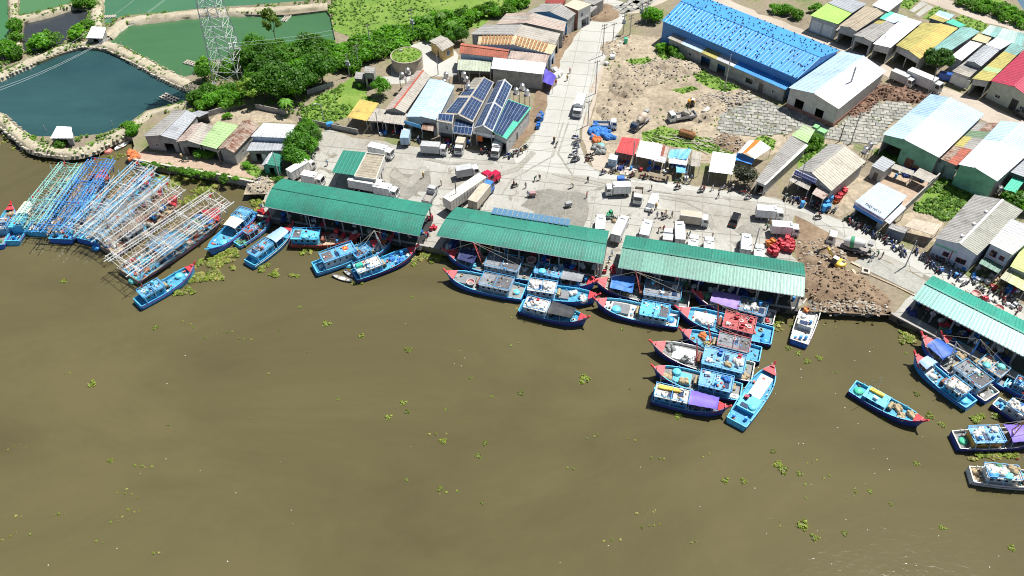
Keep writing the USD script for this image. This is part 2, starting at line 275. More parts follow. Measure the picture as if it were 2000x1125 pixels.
concrete = GROUND('concrete_apron', [(.3, (.21, .19, .15)), (.42, (.32, .305, .26)), (.55, (.38, .37, .33)), (.75, (.44, .435, .4))], .085, 1.6, .85, .12, [(.3, (.82, .82, .82)), (.7, (1.08, 1.08, 1.08))], spots=(.17, .6, (.2, .18, .14)))
road_m = GROUND('concrete_road', [(.25, (.33, .32, .28)), (.5, (.42, .415, .375)), (.75, (.48, .48, .45))], .06, 1.2, .85, .1, [(.3, (.93, .93, .93)), (.7, (1.04, 1.04, 1.04))])
pinkroad = GROUND('lane_concrete', [(.25, (.3, .26, .2)), (.5, (.42, .36, .29)), (.75, (.47, .42, .35))], .08, 1.2, .88, .1, [(.3, (.9, .9, .9)), (.7, (1.05, 1.05, 1.05))])
dirt = GROUND('building_site_dirt', [(.3, (.2, .16, .11)), (.43, (.31, .255, .18)), (.56, (.42, .35, .25)), (.68, (.25, .21, .15))], .09, 1.0, .95, 1.0, [(.3, (.6, .6, .6)), (.7, (1.2, 1.2, 1.2))])
mud = GROUND('brown_mud', [(.25, (.13, .085, .05)), (.5, (.23, .16, .1)), (.75, (.31, .23, .15))], .2, 1.1, .95, 1.0)
terrace = GROUND('terrace_paving', [(.3, (.36, .26, .18)), (.7, (.46, .35, .26))], .2, 1.5, .9, .2)
greycon = GROUND('fresh_concrete', [(.3, (.24, .24, .21)), (.7, (.33, .325, .28))], .25, 2.0, .55, .1)
wet = GROUND('wet_patch', [(.3, (.19, .18, .15)), (.7, (.29, .275, .235))], .25, 2.0, .4, .05)
grass_g = GROUND('grass_ground', [(.3, (.1, .18, .02)), (.5, (.15, .26, .035)), (.62, (.2, .28, .055)), (.75, (.26, .25, .11))], .12, 1.4, .95, .8)
dikem = GROUND('dike_earth', [(.25, (.2, .17, .1)), (.5, (.42, .37, .27)), (.75, (.5, .45, .34))], .2, 1.3, .95, .8)

def ground(name, px, m, lift, jit=.5, seed=1, clip=SOLID, minus=None):
    p = rough_poly(px, ZG, jit, 2.5, seed) if not isinstance(px, Polygon) else px
    p = p.intersection(clip) if clip is not None else p
    if minus is not None: p = p.difference(minus)
    part(B().sheet(p, ZG + lift), name, m, kind='structure'); return p
ROAD = [(1186, -3), (1140, 30), (1134, 57), (1112, 91), (1097, 119), (1086, 159), (1075, 182), (1063, 225), (1043, 256), (1021, 284), (990, 292), (930, 293), (860, 290), (790, 284), (690, 268), (640, 250), (600, 280), (585, 330), (545, 362), (520, 376), (505, 421),
        (838, 482), (862, 488), (1168, 541), (1195, 546), (1556, 604), (1572, 590), (1572, 520), (1552, 500), (1545, 440), (1555, 421), (1609, 449), (1711, 502), (1806, 545), (1741, 613), (1850, 667), (2000, 747), (2200, 860), (2200, 690), (2000, 596), (1921, 558), (1850, 518), (1796, 497), (1714, 457), (1643, 431), (1558, 400), (1512, 387), (1446, 377), (1380, 364), (1314, 358), (1239, 347), (1176, 337), (1150, 325), (1132, 284), (1134, 256), (1149, 216), (1160, 182), (1168, 159), (1177, 125), (1200, 82), (1224, 28), (1222, 5)]
apron = ground('quay_apron', ROAD, concrete, .02, .25, 3)
ground('road', [(1186, -3), (1140, 30), (1134, 57), (1112, 91), (1097, 119), (1086, 159), (1075, 182), (1063, 225), (1046, 256), (1030, 290), (1000, 310), (1010, 330), (1120, 340), (1220, 352), (1400, 380), (1560, 410), (1711, 490), (1806, 538), (1860, 560), (1960, 620), (2080, 680), (2080, 660), (1921, 563), (1796, 500), (1643, 433), (1512, 389), (1380, 367), (1239, 350), (1150, 330), (1132, 284), (1134, 256), (1149, 216), (1160, 182), (1168, 159), (1177, 125), (1200, 82), (1224, 28), (1222, 5)], road_m, .04, .4, 5)
SITE = [(1170, 175), (1182, 130), (1205, 88), (1240, 68), (1290, 72), (1330, 95), (1380, 130), (1430, 160), (1455, 180), (1500, 205), (1630, 245), (1710, 200), (1765, 197), (1800, 225), (1725, 290), (1640, 285), (1600, 280), (1520, 305), (1440, 315), (1380, 318), (1250, 305), (1190, 320), (1152, 300), (1148, 240)]
ground('building_site', SITE, dirt, .03, .8, 8)
ground('lane', [(1330, -30), (1357, -5), (1400, 12), (1640, 97), (1700, 130), (1770, 170), (1840, 193), (1900, 222), (2000, 275), (2200, 370), (2200, 320), (2000, 236), (1930, 205), (1840, 168), (1740, 132), (1650, 92), (1575, 60), (1440, 8), (1380, -30)], pinkroad, .03, .3, 9)
ground('lane', [(1730, -30), (1797, 0), (1830, 11), (1878, 27), (1921, 43), (2000, 65), (2200, 130), (2200, 115), (2000, 49), (1949, 31), (1906, 17), (1852, 0), (1800, -30)], pinkroad, .03, .3, 10)
ground('lane', [(1224, 28), (1250, 25), (1290, 5), (1350, -20), (1420, -40), (1250, -40), (1260, -5), (1222, 5)], pinkroad, .025, .3, 11)
ground('terrace', [(252, 311), (330, 326), (430, 343), (500, 350), (512, 330), (480, 318), (420, 312), (340, 300), (262, 296)], terrace, .03, .3, 12)
ground('yard', [(405, 228), (440, 214), (500, 215), (560, 225), (575, 240), (480, 245), (420, 245)], dirt, .02, .6, 13)
ground('yard', [(1655, 330), (1690, 340), (1720, 365), (1668, 410), (1640, 425), (1600, 400), (1625, 375)], dirt, .03, .4, 14)
ground('yard', [(1700, 350), (1740, 335), (1800, 345), (1825, 350), (1790, 385), (1772, 405), (1735, 420), (1700, 395)], terrace, .025, .3, 15)
ground('yard', [(1770, 420), (1800, 410), (1840, 435), (1850, 470), (1800, 480), (1740, 455)], dirt, .02, .5, 16)
ground('yard', [(762, 150), (775, 100), (830, 78), (880, 92), (900, 110), (890, 150), (845, 150), (810, 148), (800, 162), (740, 165), (715, 150)], road_m, .03, .3, 17)
ground('verge', [(1123, 60), (1137, 58), (1097, 119), (1078, 182), (1046, 256), (1022, 286), (1000, 290), (1000, 270), (1040, 210), (1060, 150), (1100, 70)], mud, .035, .5, 18)
ground('trackside', [(1150, 180), (1160, 182), (1149, 216), (1134, 256), (1148, 300), (1160, 330), (1200, 336), (1150, 250), (1165, 183), (1180, 130), (1174, 128)], pinkroad, .05, .2, 19)
ground('muddy_corner', [(1555, 423), (1609, 451), (1660, 478), (1705, 505), (1670, 512), (1600, 480), (1560, 470), (1548, 445)], mud, .045, .3, 20)
ground('concrete_pour', [(1666, 514), (1700, 497), (1806, 546), (1788, 575), (1735, 548), (1692, 527)], greycon, .06, .1, 21)
ground('wet_patch', [(1038, 372), (1075, 368), (1148, 380), (1142, 440), (1085, 450), (1020, 400)], wet, .06, .3, 22)
ground('wet_patch', [(765, 325), (830, 335), (840, 372), (800, 390), (765, 370)], wet, .06, .9, 23)
ground('wet_patch', [(1428, 452), (1475, 430), (1490, 445), (1460, 470)], wet, .06, .6, 24)
ground('wet_patch', [(1376, 432), (1398, 428), (1402, 440), (1385, 448)], wet, .06, .5, 25)
ground('concrete_plot', [(1775, 22), (1783, 26), (1813, 7), (1800, 2)], concrete, .05, 0, 26)
ground('concrete_plot', [(1784, 31), (1793, 35), (1824, 14), (1812, 9)], concrete, .05, 0, 27)
ground('far_paving', [(1181, 26), (1222, 4), (1240, -12), (1300, -14), (1262, 16), (1207, 31)], concrete, .045, .2, 28)

# grass: an even sheet with tufts standing on it
leafg = LEAF('grass_blades', (.15, .28, .025), (.26, .4, .06)); leafd = LEAF('weed_leaves', (.09, .2, .02), (.18, .34, .045))
def leaves(c, n, r, size, seed, up=.5, flat=.0, asp=.6, squash=1.):
    """n leaf faces spread over a ball at c, facing outward and upward"""
    g = np.random.default_rng(seed); d = g.normal(0, 1, (n, 3)); d[:, 2] += up; d /= np.linalg.norm(d, axis=1)[:, None]
    p = np.asarray(c) + d * (np.asarray(r) * (g.uniform(.55, 1.05, (n, 1)))) * [1, 1, squash]
    nn = d + g.normal(0, .55, (n, 3)) + [0, 0, flat]; nn /= np.linalg.norm(nn, axis=1)[:, None]
    a = np.cross(nn, g.normal(0, 1, (n, 3))); a /= np.linalg.norm(a, axis=1)[:, None]; b = np.cross(nn, a)
    s = size * g.uniform(.6, 1.35, (n, 1)); a = a * s; b = b * s * asp
    v = np.stack([p - a, p - b * .9, p + a, p + b * .9], 1).reshape(-1, 3); i = np.arange(n)[:, None] * 4
    return v, np.hstack([i, i + 1, i + 2, i + 3])
def tuft(seed, n=14, r=.45, size=.3):
    b = B(); b.add(*leaves((0, 0, .12), n, r, size, seed, 1.2, .6, .45, .5)); return b
def scatter_in(name, label, cat, poly, dens, protos, smin, smax, z, seed, thin=None):
    g = np.random.default_rng(seed); x0, y0, x1, y1 = poly.bounds; n = int((x1 - x0) * (y1 - y0) * dens); q = np.column_stack([g.uniform(x0, x1, n), g.uniform(y0, y1, n)])
    import shapely; ok = shapely.contains_xy(poly, q[:, 0], q[:, 1]); q = q[ok]
    if thin: q = q[meshkit.fbm(np.column_stack([q * thin[0], np.zeros(len(q))]), 3, seed) > thin[1]]
    if len(q): scatter(name, label, cat, protos, np.column_stack([q, np.full(len(q), z)]), g.uniform(smin, smax, len(q)), g.uniform(0, 6.28, len(q)), g.integers(0, len(protos), len(q)))
TUFTS = lambda: [(tuft(k), leafg if k % 3 else leafd) for k in range(4)]
GR = [([(640, 32), (700, -60), (1065, -60), (1040, 8), (985, 28), (920, 62), (895, 74), (800, 52), (740, 58), (700, 74), (662, 62)], .3, .5, 1.1, 'patchy green grass field beyond the belt of bushes', 1.2),
      ([(592, 213), (622, 188), (655, 170), (690, 150), (722, 166), (715, 186), (738, 196), (690, 224), (640, 243), (585, 232)], .7, .6, 1.2, 'bright green grass plot between the big trees and the yellow roof', .3),
      ([(1712, 292), (1745, 302), (1840, 347), (1872, 358), (1937, 377), (1905, 402), (1868, 430), (1840, 430), (1782, 410), (1830, 352), (1790, 328), (1748, 318), (1705, 300)], 1.3, .7, 1.5, 'lush weedy grass behind the walled yard and below the green-walled store', .2),
      ([(1250, 258), (1300, 248), (1345, 262), (1390, 268), (1445, 285), (1500, 262), (1520, 285), (1440, 300), (1400, 303), (1350, 292), (1310, 285), (1262, 278)], .7, .4, .9, 'short grass strewn with planks behind the small roadside shops', .6),
      ([(1290, 83), (1340, 108), (1400, 152), (1445, 172), (1420, 182), (1380, 172), (1340, 140), (1285, 108)], .8, .5, 1.2, 'green weeds along the foot of the blue-roofed warehouse', .5),
      ([(1225, 118), (1262, 112), (1285, 122), (1262, 136), (1238, 132)], .7, .4, .9, 'small patch of weeds in the middle of the building site', .3),
      ([(1312, 175), (1350, 168), (1365, 174), (1335, 184)], .7, .4, .9, 'thin strip of weeds beside the rubble on the building site', .3),
      ([(1555, 320), (1590, 285), (1615, 285), (1580, 325), (1560, 345)], .9, .6, 1.2, 'grass strip between the long grey roof and the signed shed', .3),
      ([(1765, -8), (1796, 2), (1775, 20), (1755, 12)], .5, .5, 1., 'grass plot beside the pale slabs near the far lane', .3),
      ([(1801, 36), (1830, 12), (1862, 28), (1838, 45)], .5, .5, 1., 'grass strip behind the blue-grey roof near the far lane', .3),
      ([(1866, 38), (1880, 29), (1932, 48), (1920, 62), (1886, 52)], .5, .5, 1., 'grass corner beside the teal sheet roofs and the far lane', .3),
      ([(270, 320), (330, 330), (420, 345), (490, 357), (500, 352), (420, 338), (330, 322)], .7, .5, 1.1, 'weeds along the foot of the village terrace wall', .3),
      ([(480, 318), (515, 330), (545, 345), (530, 355), (500, 350), (478, 332)], .7, .5, 1.1, 'weedy corner beside the small green and blue roof', .3),
      ([(165, 282), (215, 262), (250, 246), (292, 220), (300, 226), (258, 262), (222, 280), (180, 294)], .5, .5, 1., 'grass along the earth dike by the grey village roofs', .4),
      ([(1840, -60), (1870, 0), (1935, 20), (2000, 46), (2200, 105), (2200, 70), (2005, 32), (1950, -5), (1900, -60)], .9, .8, 1.6, 'green belt of tall weeds between the far lane and the water', .3)]
TP = TUFTS()
for k, (px, dens, s0, s1, lab, jit) in enumerate(GR):
    p = ground('grass_ground', px, grass_g, .035, jit, 30 + k)
    scatter_in('grass', lab, 'grass', p, dens * 3.0, TP, s0 * .7, s1, ZG + .03, 50 + k, (.12, .33))

# dikes between the ponds: earth ridges with stones and filled bags along their edges
DK = [([(-60, 172), (0, 146), (60, 118), (115, 95), (165, 84), (184, 84)], 2.6, 'bags'), ([(184, 84), (214, 88), (244, 102), (275, 118), (315, 140), (352, 158), (375, 168), (388, 182)], 2.8, 'bags'), ([(205, 70), (225, 53), (242, 40), (285, 34), (325, 30), (404, 22), (500, 19), (560, 17), (640, 10)], 3.2, ''),
      ([(190, -40), (190, 0), (187, 25), (188, 50), (192, 68)], 2.6, ''), ([(30, 36), (70, 30), (145, 8)], 2.8, ''), ([(26, -40), (24, 20), (28, 70), (34, 108)], 2.2, ''),
      ([(-120, 160), (0, 231), (30, 257), (58, 281), (75, 288), (110, 295), (142, 297), (176, 290), (216, 270), (250, 250)], 2.4, 'bags'), ([(388, 182), (372, 200), (330, 212), (292, 220), (258, 246)], 2.2, '')]
bagm, bagm2 = P((.5, .46, .36), .9, var=.3), P((.33, .3, .22), .9, var=.3)
BAG = ICO0
for k, (px, w, edge) in enumerate(DK):
    q = [G(x, y, 2.)[:2] for x, y in px]; ls = LineString(q); n = max(4, int(ls.length / 2)); d = ls.length / n
    rows = []
    for i in range(n + 1):
        c = np.array(ls.interpolate(i * d).coords[0]); e = np.array(ls.interpolate(min(ls.length, i * d + .3)).coords[0]) - np.array(ls.interpolate(max(0, i * d - .3)).coords[0]); e /= np.linalg.norm(e) + 1e-9; nn = np.array([-e[1], e[0]])
        hw = w * (.42 + .16 * rnd.random()); hh = .55 + .25 * rnd.random()
        rows.append([(*(c + nn * s * hw), ZG - .7 if abs(s) > 1.2 else ZG + hh * (1 - .35 * s * s)) for s in (-1.5, -1, -.4, .4, 1, 1.5)])
    dk = part(B().grid(np.array(rows), True), 'dike', dikem, smooth=True, kind='structure')
    if edge:
        g = np.random.default_rng(k); cnt = 0; rest = B()
        for side in (-1, 1):
            for i in range(int(ls.length / 1.05)):
                c = np.array(ls.interpolate(i * 1.05).coords[0]); e = np.array(ls.interpolate(min(ls.length, i * 1.05 + .3)).coords[0]) - c; e /= np.linalg.norm(e) + 1e-9
                pos = c + np.array([-e[1], e[0]]) * side * w * .66 + g.normal(0, .12, 2)
                b = B(); b.blob((*pos, ZG + .12 + g.uniform(-.15, .2)), (.52, .36, .3), int(g.integers(99)), .25, BAG)
                if cnt < 90 and side == -1: part(b, 'filled_bag', bagm if g.random() < .7 else bagm2, dk, True); cnt += 1
                else: rest.join(b)
        if rest.n: part(rest, 'filled_bags', bagm2, dk, True, kind='stuff')

scrub = rough_poly([(-150, -60), (660, -60), (655, 118), (600, 200), (585, 235), (480, 205), (400, 215), (250, 255), (200, 268), (60, 292), (0, 236), (-150, 150)], ZG, 0).intersection(SOLID.buffer(-.3))
scatter_in('scrub', 'low scrub and weeds on the dikes and bare earth around the ponds', 'weeds', scrub, 1.1, TP, .4, 1.3, ZG + .25, 91, (.16, .47))
scatter_in('scrub', 'sparse weeds dotted over the bare earth of the building site', 'weeds', rough_poly(SITE, ZG, 0), .5, TP, .3, .8, ZG + .04, 92, (.13, .6))
dkg = unary_union([LineString([G(x, y, 2.)[:2] for x, y in px]).buffer(w * .62) for px, w, e in DK[:1] + DK[3:]]).intersection(SOLID.buffer(.5))
scatter_in('dike_grass', 'tufts of grass along the crest of the pond dikes', 'grass', dkg, 1.2, TP, .4, 1.0, ZG + .5, 93, (.2, .46))
# paved yard: each slab has its own edges
def paving(px, su, sv, ang, nmax, h0, name, seed, mats):
    g = np.random.default_rng(seed); poly = rough_poly(px, ZG, .4, 2.5, seed); c = np.array(poly.centroid.coords[0]); R = rotz(ang)[:2, :2]; cells = []
    ext = int(70 / su)
    for i in range(-ext, ext):
        for j in range(-ext, ext):
            q = c + R @ np.array([(i + .5 * (j % 2) + g.normal(0, .05)) * su, j * sv + g.normal(0, .05)])
            if poly.contains(Point(q)) and g.random() > .015: cells.append(q)
    base = part(B().sheet(poly, ZG + .045), name, P((.17, .165, .12), .95, var=.3), kind='structure')
    cells.sort(key=lambda q: np.hypot(*q)); rest = B()
    for k, q in enumerate(cells):
        t = g.normal(0, .03, 2); b = B(); Rz = rotz(ang + g.normal(0, .06)) @ np.array([[1, 0, t[0]], [0, 1, t[1]], [-t[0], -t[1], 1]])
        b.add((BOXV * [su * g.uniform(.9, .97), sv * g.uniform(.88, .96), .16]) * np.where(BOXV[:, 2:] > 0, [.95, .95, 1], 1) @ Rz.T + [*q, ZG + .04 + h0 + g.uniform(-.02, .03)], BOXF)
        if k < nmax: part(b, 'paving_stone', mats[int(g.integers(len(mats)))], base)
        else: rest.join(b)
    if rest.n: part(rest, 'paving_stones', mats[0], base, kind='stuff')
PV = [P((.29, .285, .25), .9, var=.25), P((.34, .33, .29), .9, var=.25), P((.24, .24, .215), .9, var=.25)]
paving([(1400, 254), (1401, 234), (1420, 210), (1449, 178), (1490, 195), (1534, 210), (1600, 236), (1630, 246), (1705, 201), (1763, 198), (1782, 210), (1722, 264), (1728, 276), (1705, 284), (1662, 281), (1620, 275), (1590, 262), (1570, 244), (1540, 262), (1506, 269), (1449, 264)], 1.5, 1.35, -.25, 290, .05, 'paved_yard', 4, PV)
paving([(1183, 25), (1240, -8), (1292, -10), (1256, 16), (1207, 31)], 2.0, 1.6, .9, 60, .05, 'paved_street', 5, PV)
paving([(1183, 328), (1190, 318), (1245, 326), (1243, 338), (1218, 341)], 1.3, 1.1, -.2, 60, .04, 'paved_forecourt', 6, [P((.5, .44, .38), .9, var=.2), P((.44, .39, .33), .9, var=.2)])

# heaps on the building site and the torn-up bank
rockc = P((.27, .195, .13), .95, var=.3); rockm, rockm2, rockb = P((.4, .36, .3), .95, var=.3), P((.3, .25, .2), .95, var=.3), P((.2, .12, .08), .95, var=.4)
def heap(cx, cy, r, h, m, label, cat='earth heap', seed=1, stones=0, smat=None, ry=None, ang=0., ss=.24, name='earth_heap'):
    c = G(cx, cy, ZG); ry = ry or r; n = 22; g = np.random.default_rng(seed); u = np.linspace(-1, 1, n); U, V = np.meshgrid(u, u, indexing='ij')
    XY = np.stack([U * r, V * ry, U * 0], -1) @ rotz(ang).T + c; q = np.maximum(0, 1 - (U ** 2 + V ** 2)); nz = meshkit.fbm(np.stack([XY[..., 0] * .55, XY[..., 1] * .55, U * 0 + seed], -1), 4, seed)
    Zt = h * q ** .8 * (.35 + 1.3 * nz) + (nz - .5) * .7 * np.minimum(1, q * 3); XY[..., 2] = ZG - .05 + Zt * np.minimum(1, q * 6)
    t = part(B().grid(XY), name, m, None, True, label, cat)
    if stones:
        b = B()
        for k in range(stones):
            i, j = g.integers(2, n - 2, 2)
            if q[i, j] > 0: s = ss * g.uniform(.4, 1.5); b.blob(XY[i, j] + [*g.normal(0, .5, 2), s * .3], (s, s * g.uniform(.5, .9), s * g.uniform(.3, .7)), int(g.integers(999)), .5, ICO0)
        part(b, 'broken_stones', smat or rockm, t, kind='stuff')
    return t
heap(1225, 172, 5, 1.6, dirt, 'brown earth heap on the building site beside the road', seed=2, stones=70, smat=rockm2)
heap(1205, 215, 5.5, 1.4, dirt, 'rutted earth mound below the poles by the white truck road', seed=3, stones=60, smat=rockm2)
heap(1250, 148, 8, 1.3, dirt, 'wide rubble mound in the middle of the building site', seed=4, stones=240, smat=rockm, ry=6)
heap(1310, 135, 9, 1.5, dirt, 'large pale rubble mound below the blue-roofed warehouse', seed=5, stones=300, smat=rockm, ry=5)
heap(1390, 205, 5, 1.1, dirt, 'rubble heap with red sheeting beside the paved yard', seed=6, stones=160, smat=rockm)
heap(1372, 225, 4, 1.2, dirt, 'low earth heap next to the grey tipper truck', seed=7, stones=40, smat=rockm2)
heap(1420, 195, 7, .9, dirt, 'broken slabs piled at the upper edge of the paved yard', 'rubble heap', seed=8, stones=200, smat=rockm, ry=3.5, ss=.4)
heap(1425, 280, 4, .8, mud, 'rubble heap on the grass behind the blue tarpaulin stall', 'rubble heap', seed=9, stones=140, smat=rockm)
heap(1735, 183, 11, 1.5, rockb, 'long heap of dark reddish rubble beside the white-roofed warehouse', 'rubble heap', seed=10, stones=420, smat=rockb, ry=3.5, ang=-.35, ss=.3)
heap(1690, 205, 8, .9, rockb, 'strip of dark rubble along the brick foot of the warehouse', 'rubble heap', seed=11, stones=220, smat=rockb, ry=2, ang=.8, ss=.3)
heap(1605, 500, 5.5, 1.4, mud, 'heap of broken concrete at the excavator bucket', 'rubble heap', seed=12, stones=260, smat=rockm)
heap(1620, 560, 8.5, 1.8, mud, 'large torn-up mud bank beside the third green quay shed', seed=13, stones=330, smat=rockc, ry=5.5)
heap(1675, 575, 6.5, 1.2, mud, 'lower mud bank by the water below the concrete pour', seed=14, stones=180, smat=rockc, ry=3.4, ang=-.4)
heap(1590, 545, 4, 1.2, mud, 'rubble slope next to the corner of the third quay shed', 'rubble heap', seed=15, stones=160, smat=rockm2)
heap(1660, 600, 8, .7, mud, 'stony water edge at the foot of the mud bank', 'rubble heap', seed=16, stones=260, smat=rockm, ry=1.6, ang=-.1)
heap(508, 362, 3.2, .9, dirt, 'pile of pale stones between the terrace wall and the first shed', 'rubble heap', seed=17, stones=160, smat=rockm)
heap(1205, 95, 5, .8, dirt, 'earth bank under the transformer poles', seed=18, stones=60, smat=rockm2)
heap(1175, 25, 6, .8, mud, 'bare brown earth plot at the head of the road', seed=19, stones=10)
heap(1098, 75, 4, .5, mud, 'strip of brown earth in front of the grey gabled houses', seed=20, stones=60, smat=rockb, ry=2, ang=1.1)
def rocks(name, label, px, n, spread, size, m, seed, z=ZG, group=None):
    g = np.random.default_rng(seed); b = B(); ls = LineString([G(x, y, z)[:2] for x, y in px])
    for k in range(n):
        c = np.array(ls.interpolate(g.uniform(0, ls.length)).coords[0]) + g.normal(0, spread, 2); s = size * g.uniform(.4, 1.4)
        b.blob((*c, z + s * .1 + g.uniform(-.3, .1) * (z < 1)), (s, s * .8, s * .6), int(g.integers(999)), .4, ICO0)
    stuff(name, label, 'stones', b, m)
rocks('stones', 'stones tipped along the outer foot of the pond dike', [(0, 240), (60, 293), (140, 306), (200, 289), (246, 268)], 420, .5, .55, rockm, 1, .3)
rocks('stones', 'loose stones along the water below the terrace wall', [(262, 322), (420, 346), (500, 364), (512, 382)], 160, .5, .45, rockm, 2, .3)
rocks('stones', 'rubble along the water edge of the torn-up bank', [(1562, 604), (1600, 601), (1700, 609), (1740, 606)], 260, .5, .5, rockm, 3, .4)
# ------------------------------------------------------------------ buildings
def lerp(a, b, t): return a + (b - a) * t
class Roof:
    """a roof over four corner points (front left, front right, back right, back left)"""
    def __init__(s, q, h, axis='y', rise=0., ru=.5, kind='gable'):
        s.c = [G(x, y, ZG + h) for x, y in q]; s.axis, s.rise, s.ru, s.kind = axis, rise, ru, kind
        FL, FR, BR, BL = s.c; s.lu = (np.linalg.norm(FR - FL) + np.linalg.norm(BR - BL)) / 2; s.lv = (np.linalg.norm(BL - FL) + np.linalg.norm(BR - FR)) / 2
        if axis == 'x': s.lu, s.lv = s.lv, s.lu
        s.mid = np.mean(s.c, 0); s.mid = np.array([s.mid[0], s.mid[1], ZG])
    def dz(s, u):
        if s.kind == 'arch': return s.rise * (1 - (2 * u - 1) ** 2)
        if s.kind == 'mono': return s.rise * u
        if s.kind == 'flat': return 0 * u
        return s.rise * np.where(u < s.ru, u / s.ru, (1 - u) / (1 - s.ru))
    def at(s, u, v):
        """u across the ridge, v along it"""
        u, v = np.broadcast_arrays(np.asarray(u, float), np.asarray(v, float)); x, y = (u, v) if s.axis == 'y' else (v, u); x, y = x[..., None], y[..., None]
        FL, FR, BR, BL = s.c; p = (FL * (1 - x) + FR * x) * (1 - y) + (BL * (1 - x) + BR * x) * y
        p = p.copy(); p[..., 2] += s.dz(u); return p
def ribs(v0, v1, L, sp, hgt):
    n = max(1, int(round((v1 - v0) * L / sp))); vs, hs = [], []
    for k in range(n):
        a = v0 + (v1 - v0) * k / n; w = (v1 - v0) / n
        vs += [a, a + .62 * w, a + .70 * w, a + .90 * w]; hs += [0, 0, hgt, hgt]
    vs.append(v1 - 1e-4 * (v1 - v0)); hs.append(0); return np.array(vs), np.array(hs)
def roof_sheets(r, parent, secs, ub, vb, sp=.9, hgt=.06, th=.1, gap=.0, org=None, name='roof_sheet', nseg=1):
    """secs[i][j]: material of the sheet between ub[i]..ub[i+1] across and vb[j]..vb[j+1] along"""
    out = []
    for i in range(len(ub) - 1):
        for j in range(len(vb) - 1):
            m = secs[i][j] if isinstance(secs[i], (list, tuple)) else secs[i]
            if m is None: continue
            us = np.linspace(ub[i], ub[i + 1], nseg + 1) if r.kind == 'arch' else np.array([ub[i], ub[i + 1]])
            if r.kind == 'gable' and ub[i] < r.ru - 1e-3 and ub[i + 1] > r.ru + 1e-3: us = np.array([ub[i], r.ru, ub[i + 1]])
            g1 = .03 / r.lv if j else 0; vs, hs = ribs(vb[j] + g1, vb[j + 1], r.lv, sp, hgt)
            p = r.at(us[:, None], vs[None]); p[..., 2] += hs[None] + .012 * ((i + j) % 2)
            b = B()
            if r.axis == 'x': p = p[::-1]
            lo = p.copy(); lo[..., 2] -= th + hs[None]
            b.grid(p); b.grid(lo, True)
            for e, l in ((p[0], lo[0]), (p[-1], lo[-1]), (p[:, 0], lo[:, 0]), (p[:, -1], lo[:, -1])): b.grid(np.stack([e, l]))
            out.append(part(b, name, m, parent, org=org))
    return out
WINF = P((.55, .55, .53), .5); DOORM = P((.12, .1, .09), .6)
def wall_side(a, b2, tops, openings, parent, m, org, zb=ZG, th=.18):
    """a wall from a to b2 (inward on the left) whose top follows tops [(t, z)], with real openings"""
    d = b2 - a; L = math.hypot(d[0], d[1]); t = np.array([d[0], d[1], 0]) / L; n = np.array([-t[1], t[0], 0])
    poly = Polygon([(0, 0), (L, 0)] + [(tt * L, z - zb) for tt, z in sorted(tops, reverse=True)])
    M = lambda v: np.asarray(a)[None, :2].repeat(len(v), 0)
    def place(v, off=0.): return np.column_stack([a[0] + t[0] * v[:, 0] + n[0] * (v[:, 2] + off), a[1] + t[1] * v[:, 0] + n[1] * (v[:, 2] + off), zb + v[:, 1]])
    hole = []
    for o in openings:
        k, u, z0, w, hh = o[:5]; c = u * L; hole.append(sbox(c - w / 2, z0, c + w / 2, z0 + hh))
    q = poly.difference(unary_union(hole)) if hole else poly
    b = B()
    for g in getattr(q, 'geoms', [q]):
        if g.area > .05:
            mm = trimesh.creation.extrude_polygon(g, th, engine='earcut'); f = mm.faces; b.add(place(mm.vertices), f[:, ::-1])
    if b.n: part(b, 'wall', m, parent, org=org)
    def bx(c, size, off, mat, name, pr=None):
        v = BOXV * np.asarray(size, float) + np.asarray(c, float); return part((place(v, off), np.vstack([BOXF[:, [0, 2, 1]], BOXF[:, [0, 3, 2]]])), name, mat, pr or parent, org=org)
    for o in openings:
        k, u, z0, w, hh = o[:5]; c = u * L; mat = o[5] if len(o) > 5 else None
        if k == 'win':
            fr = B()
            for cx, cy, sx, sy in ((c, z0 + .05, w, .1), (c, z0 + hh - .05, w, .1), (c - w / 2 + .05, z0 + hh / 2, .1, hh - .2), (c + w / 2 - .05, z0 + hh / 2, .1, hh - .2), (c, z0 + hh / 2, .07, hh - .2)):
                v = BOXV * [sx, sy, .1] + [cx, cy, .06]; fr.add(place(v, -.02), np.vstack([BOXF[:, [0, 2, 1]], BOXF[:, [0, 3, 2]]]))
            w_ = part(fr, 'window', mat or WINF, parent, org=org)
            bx((c, z0 + hh / 2, .06), (w - .2, hh - .2, .03), .02, GLASS, 'pane', w_)
        elif k == 'door': bx((c, z0 + hh / 2, .08), (w - .04, hh - .03, .06), .03, mat or DOORM, 'door')
        elif k == 'panel': bx((c, z0 + hh / 2, .08), (w - .04, hh - .03, .1), .0, mat or DOORM, 'panel')
        elif k == 'shut':
            sb = B()
            for z in np.arange(z0 + .1, z0 + hh - .05, .22): sb.add(place(BOXV * [w - .06, .18, .06] + [c, z, .1], .0), np.vstack([BOXF[:, [0, 2, 1]], BOXF[:, [0, 3, 2]]]))
            part(sb, 'shutter', mat or P(STEEL, .4), parent, org=org)
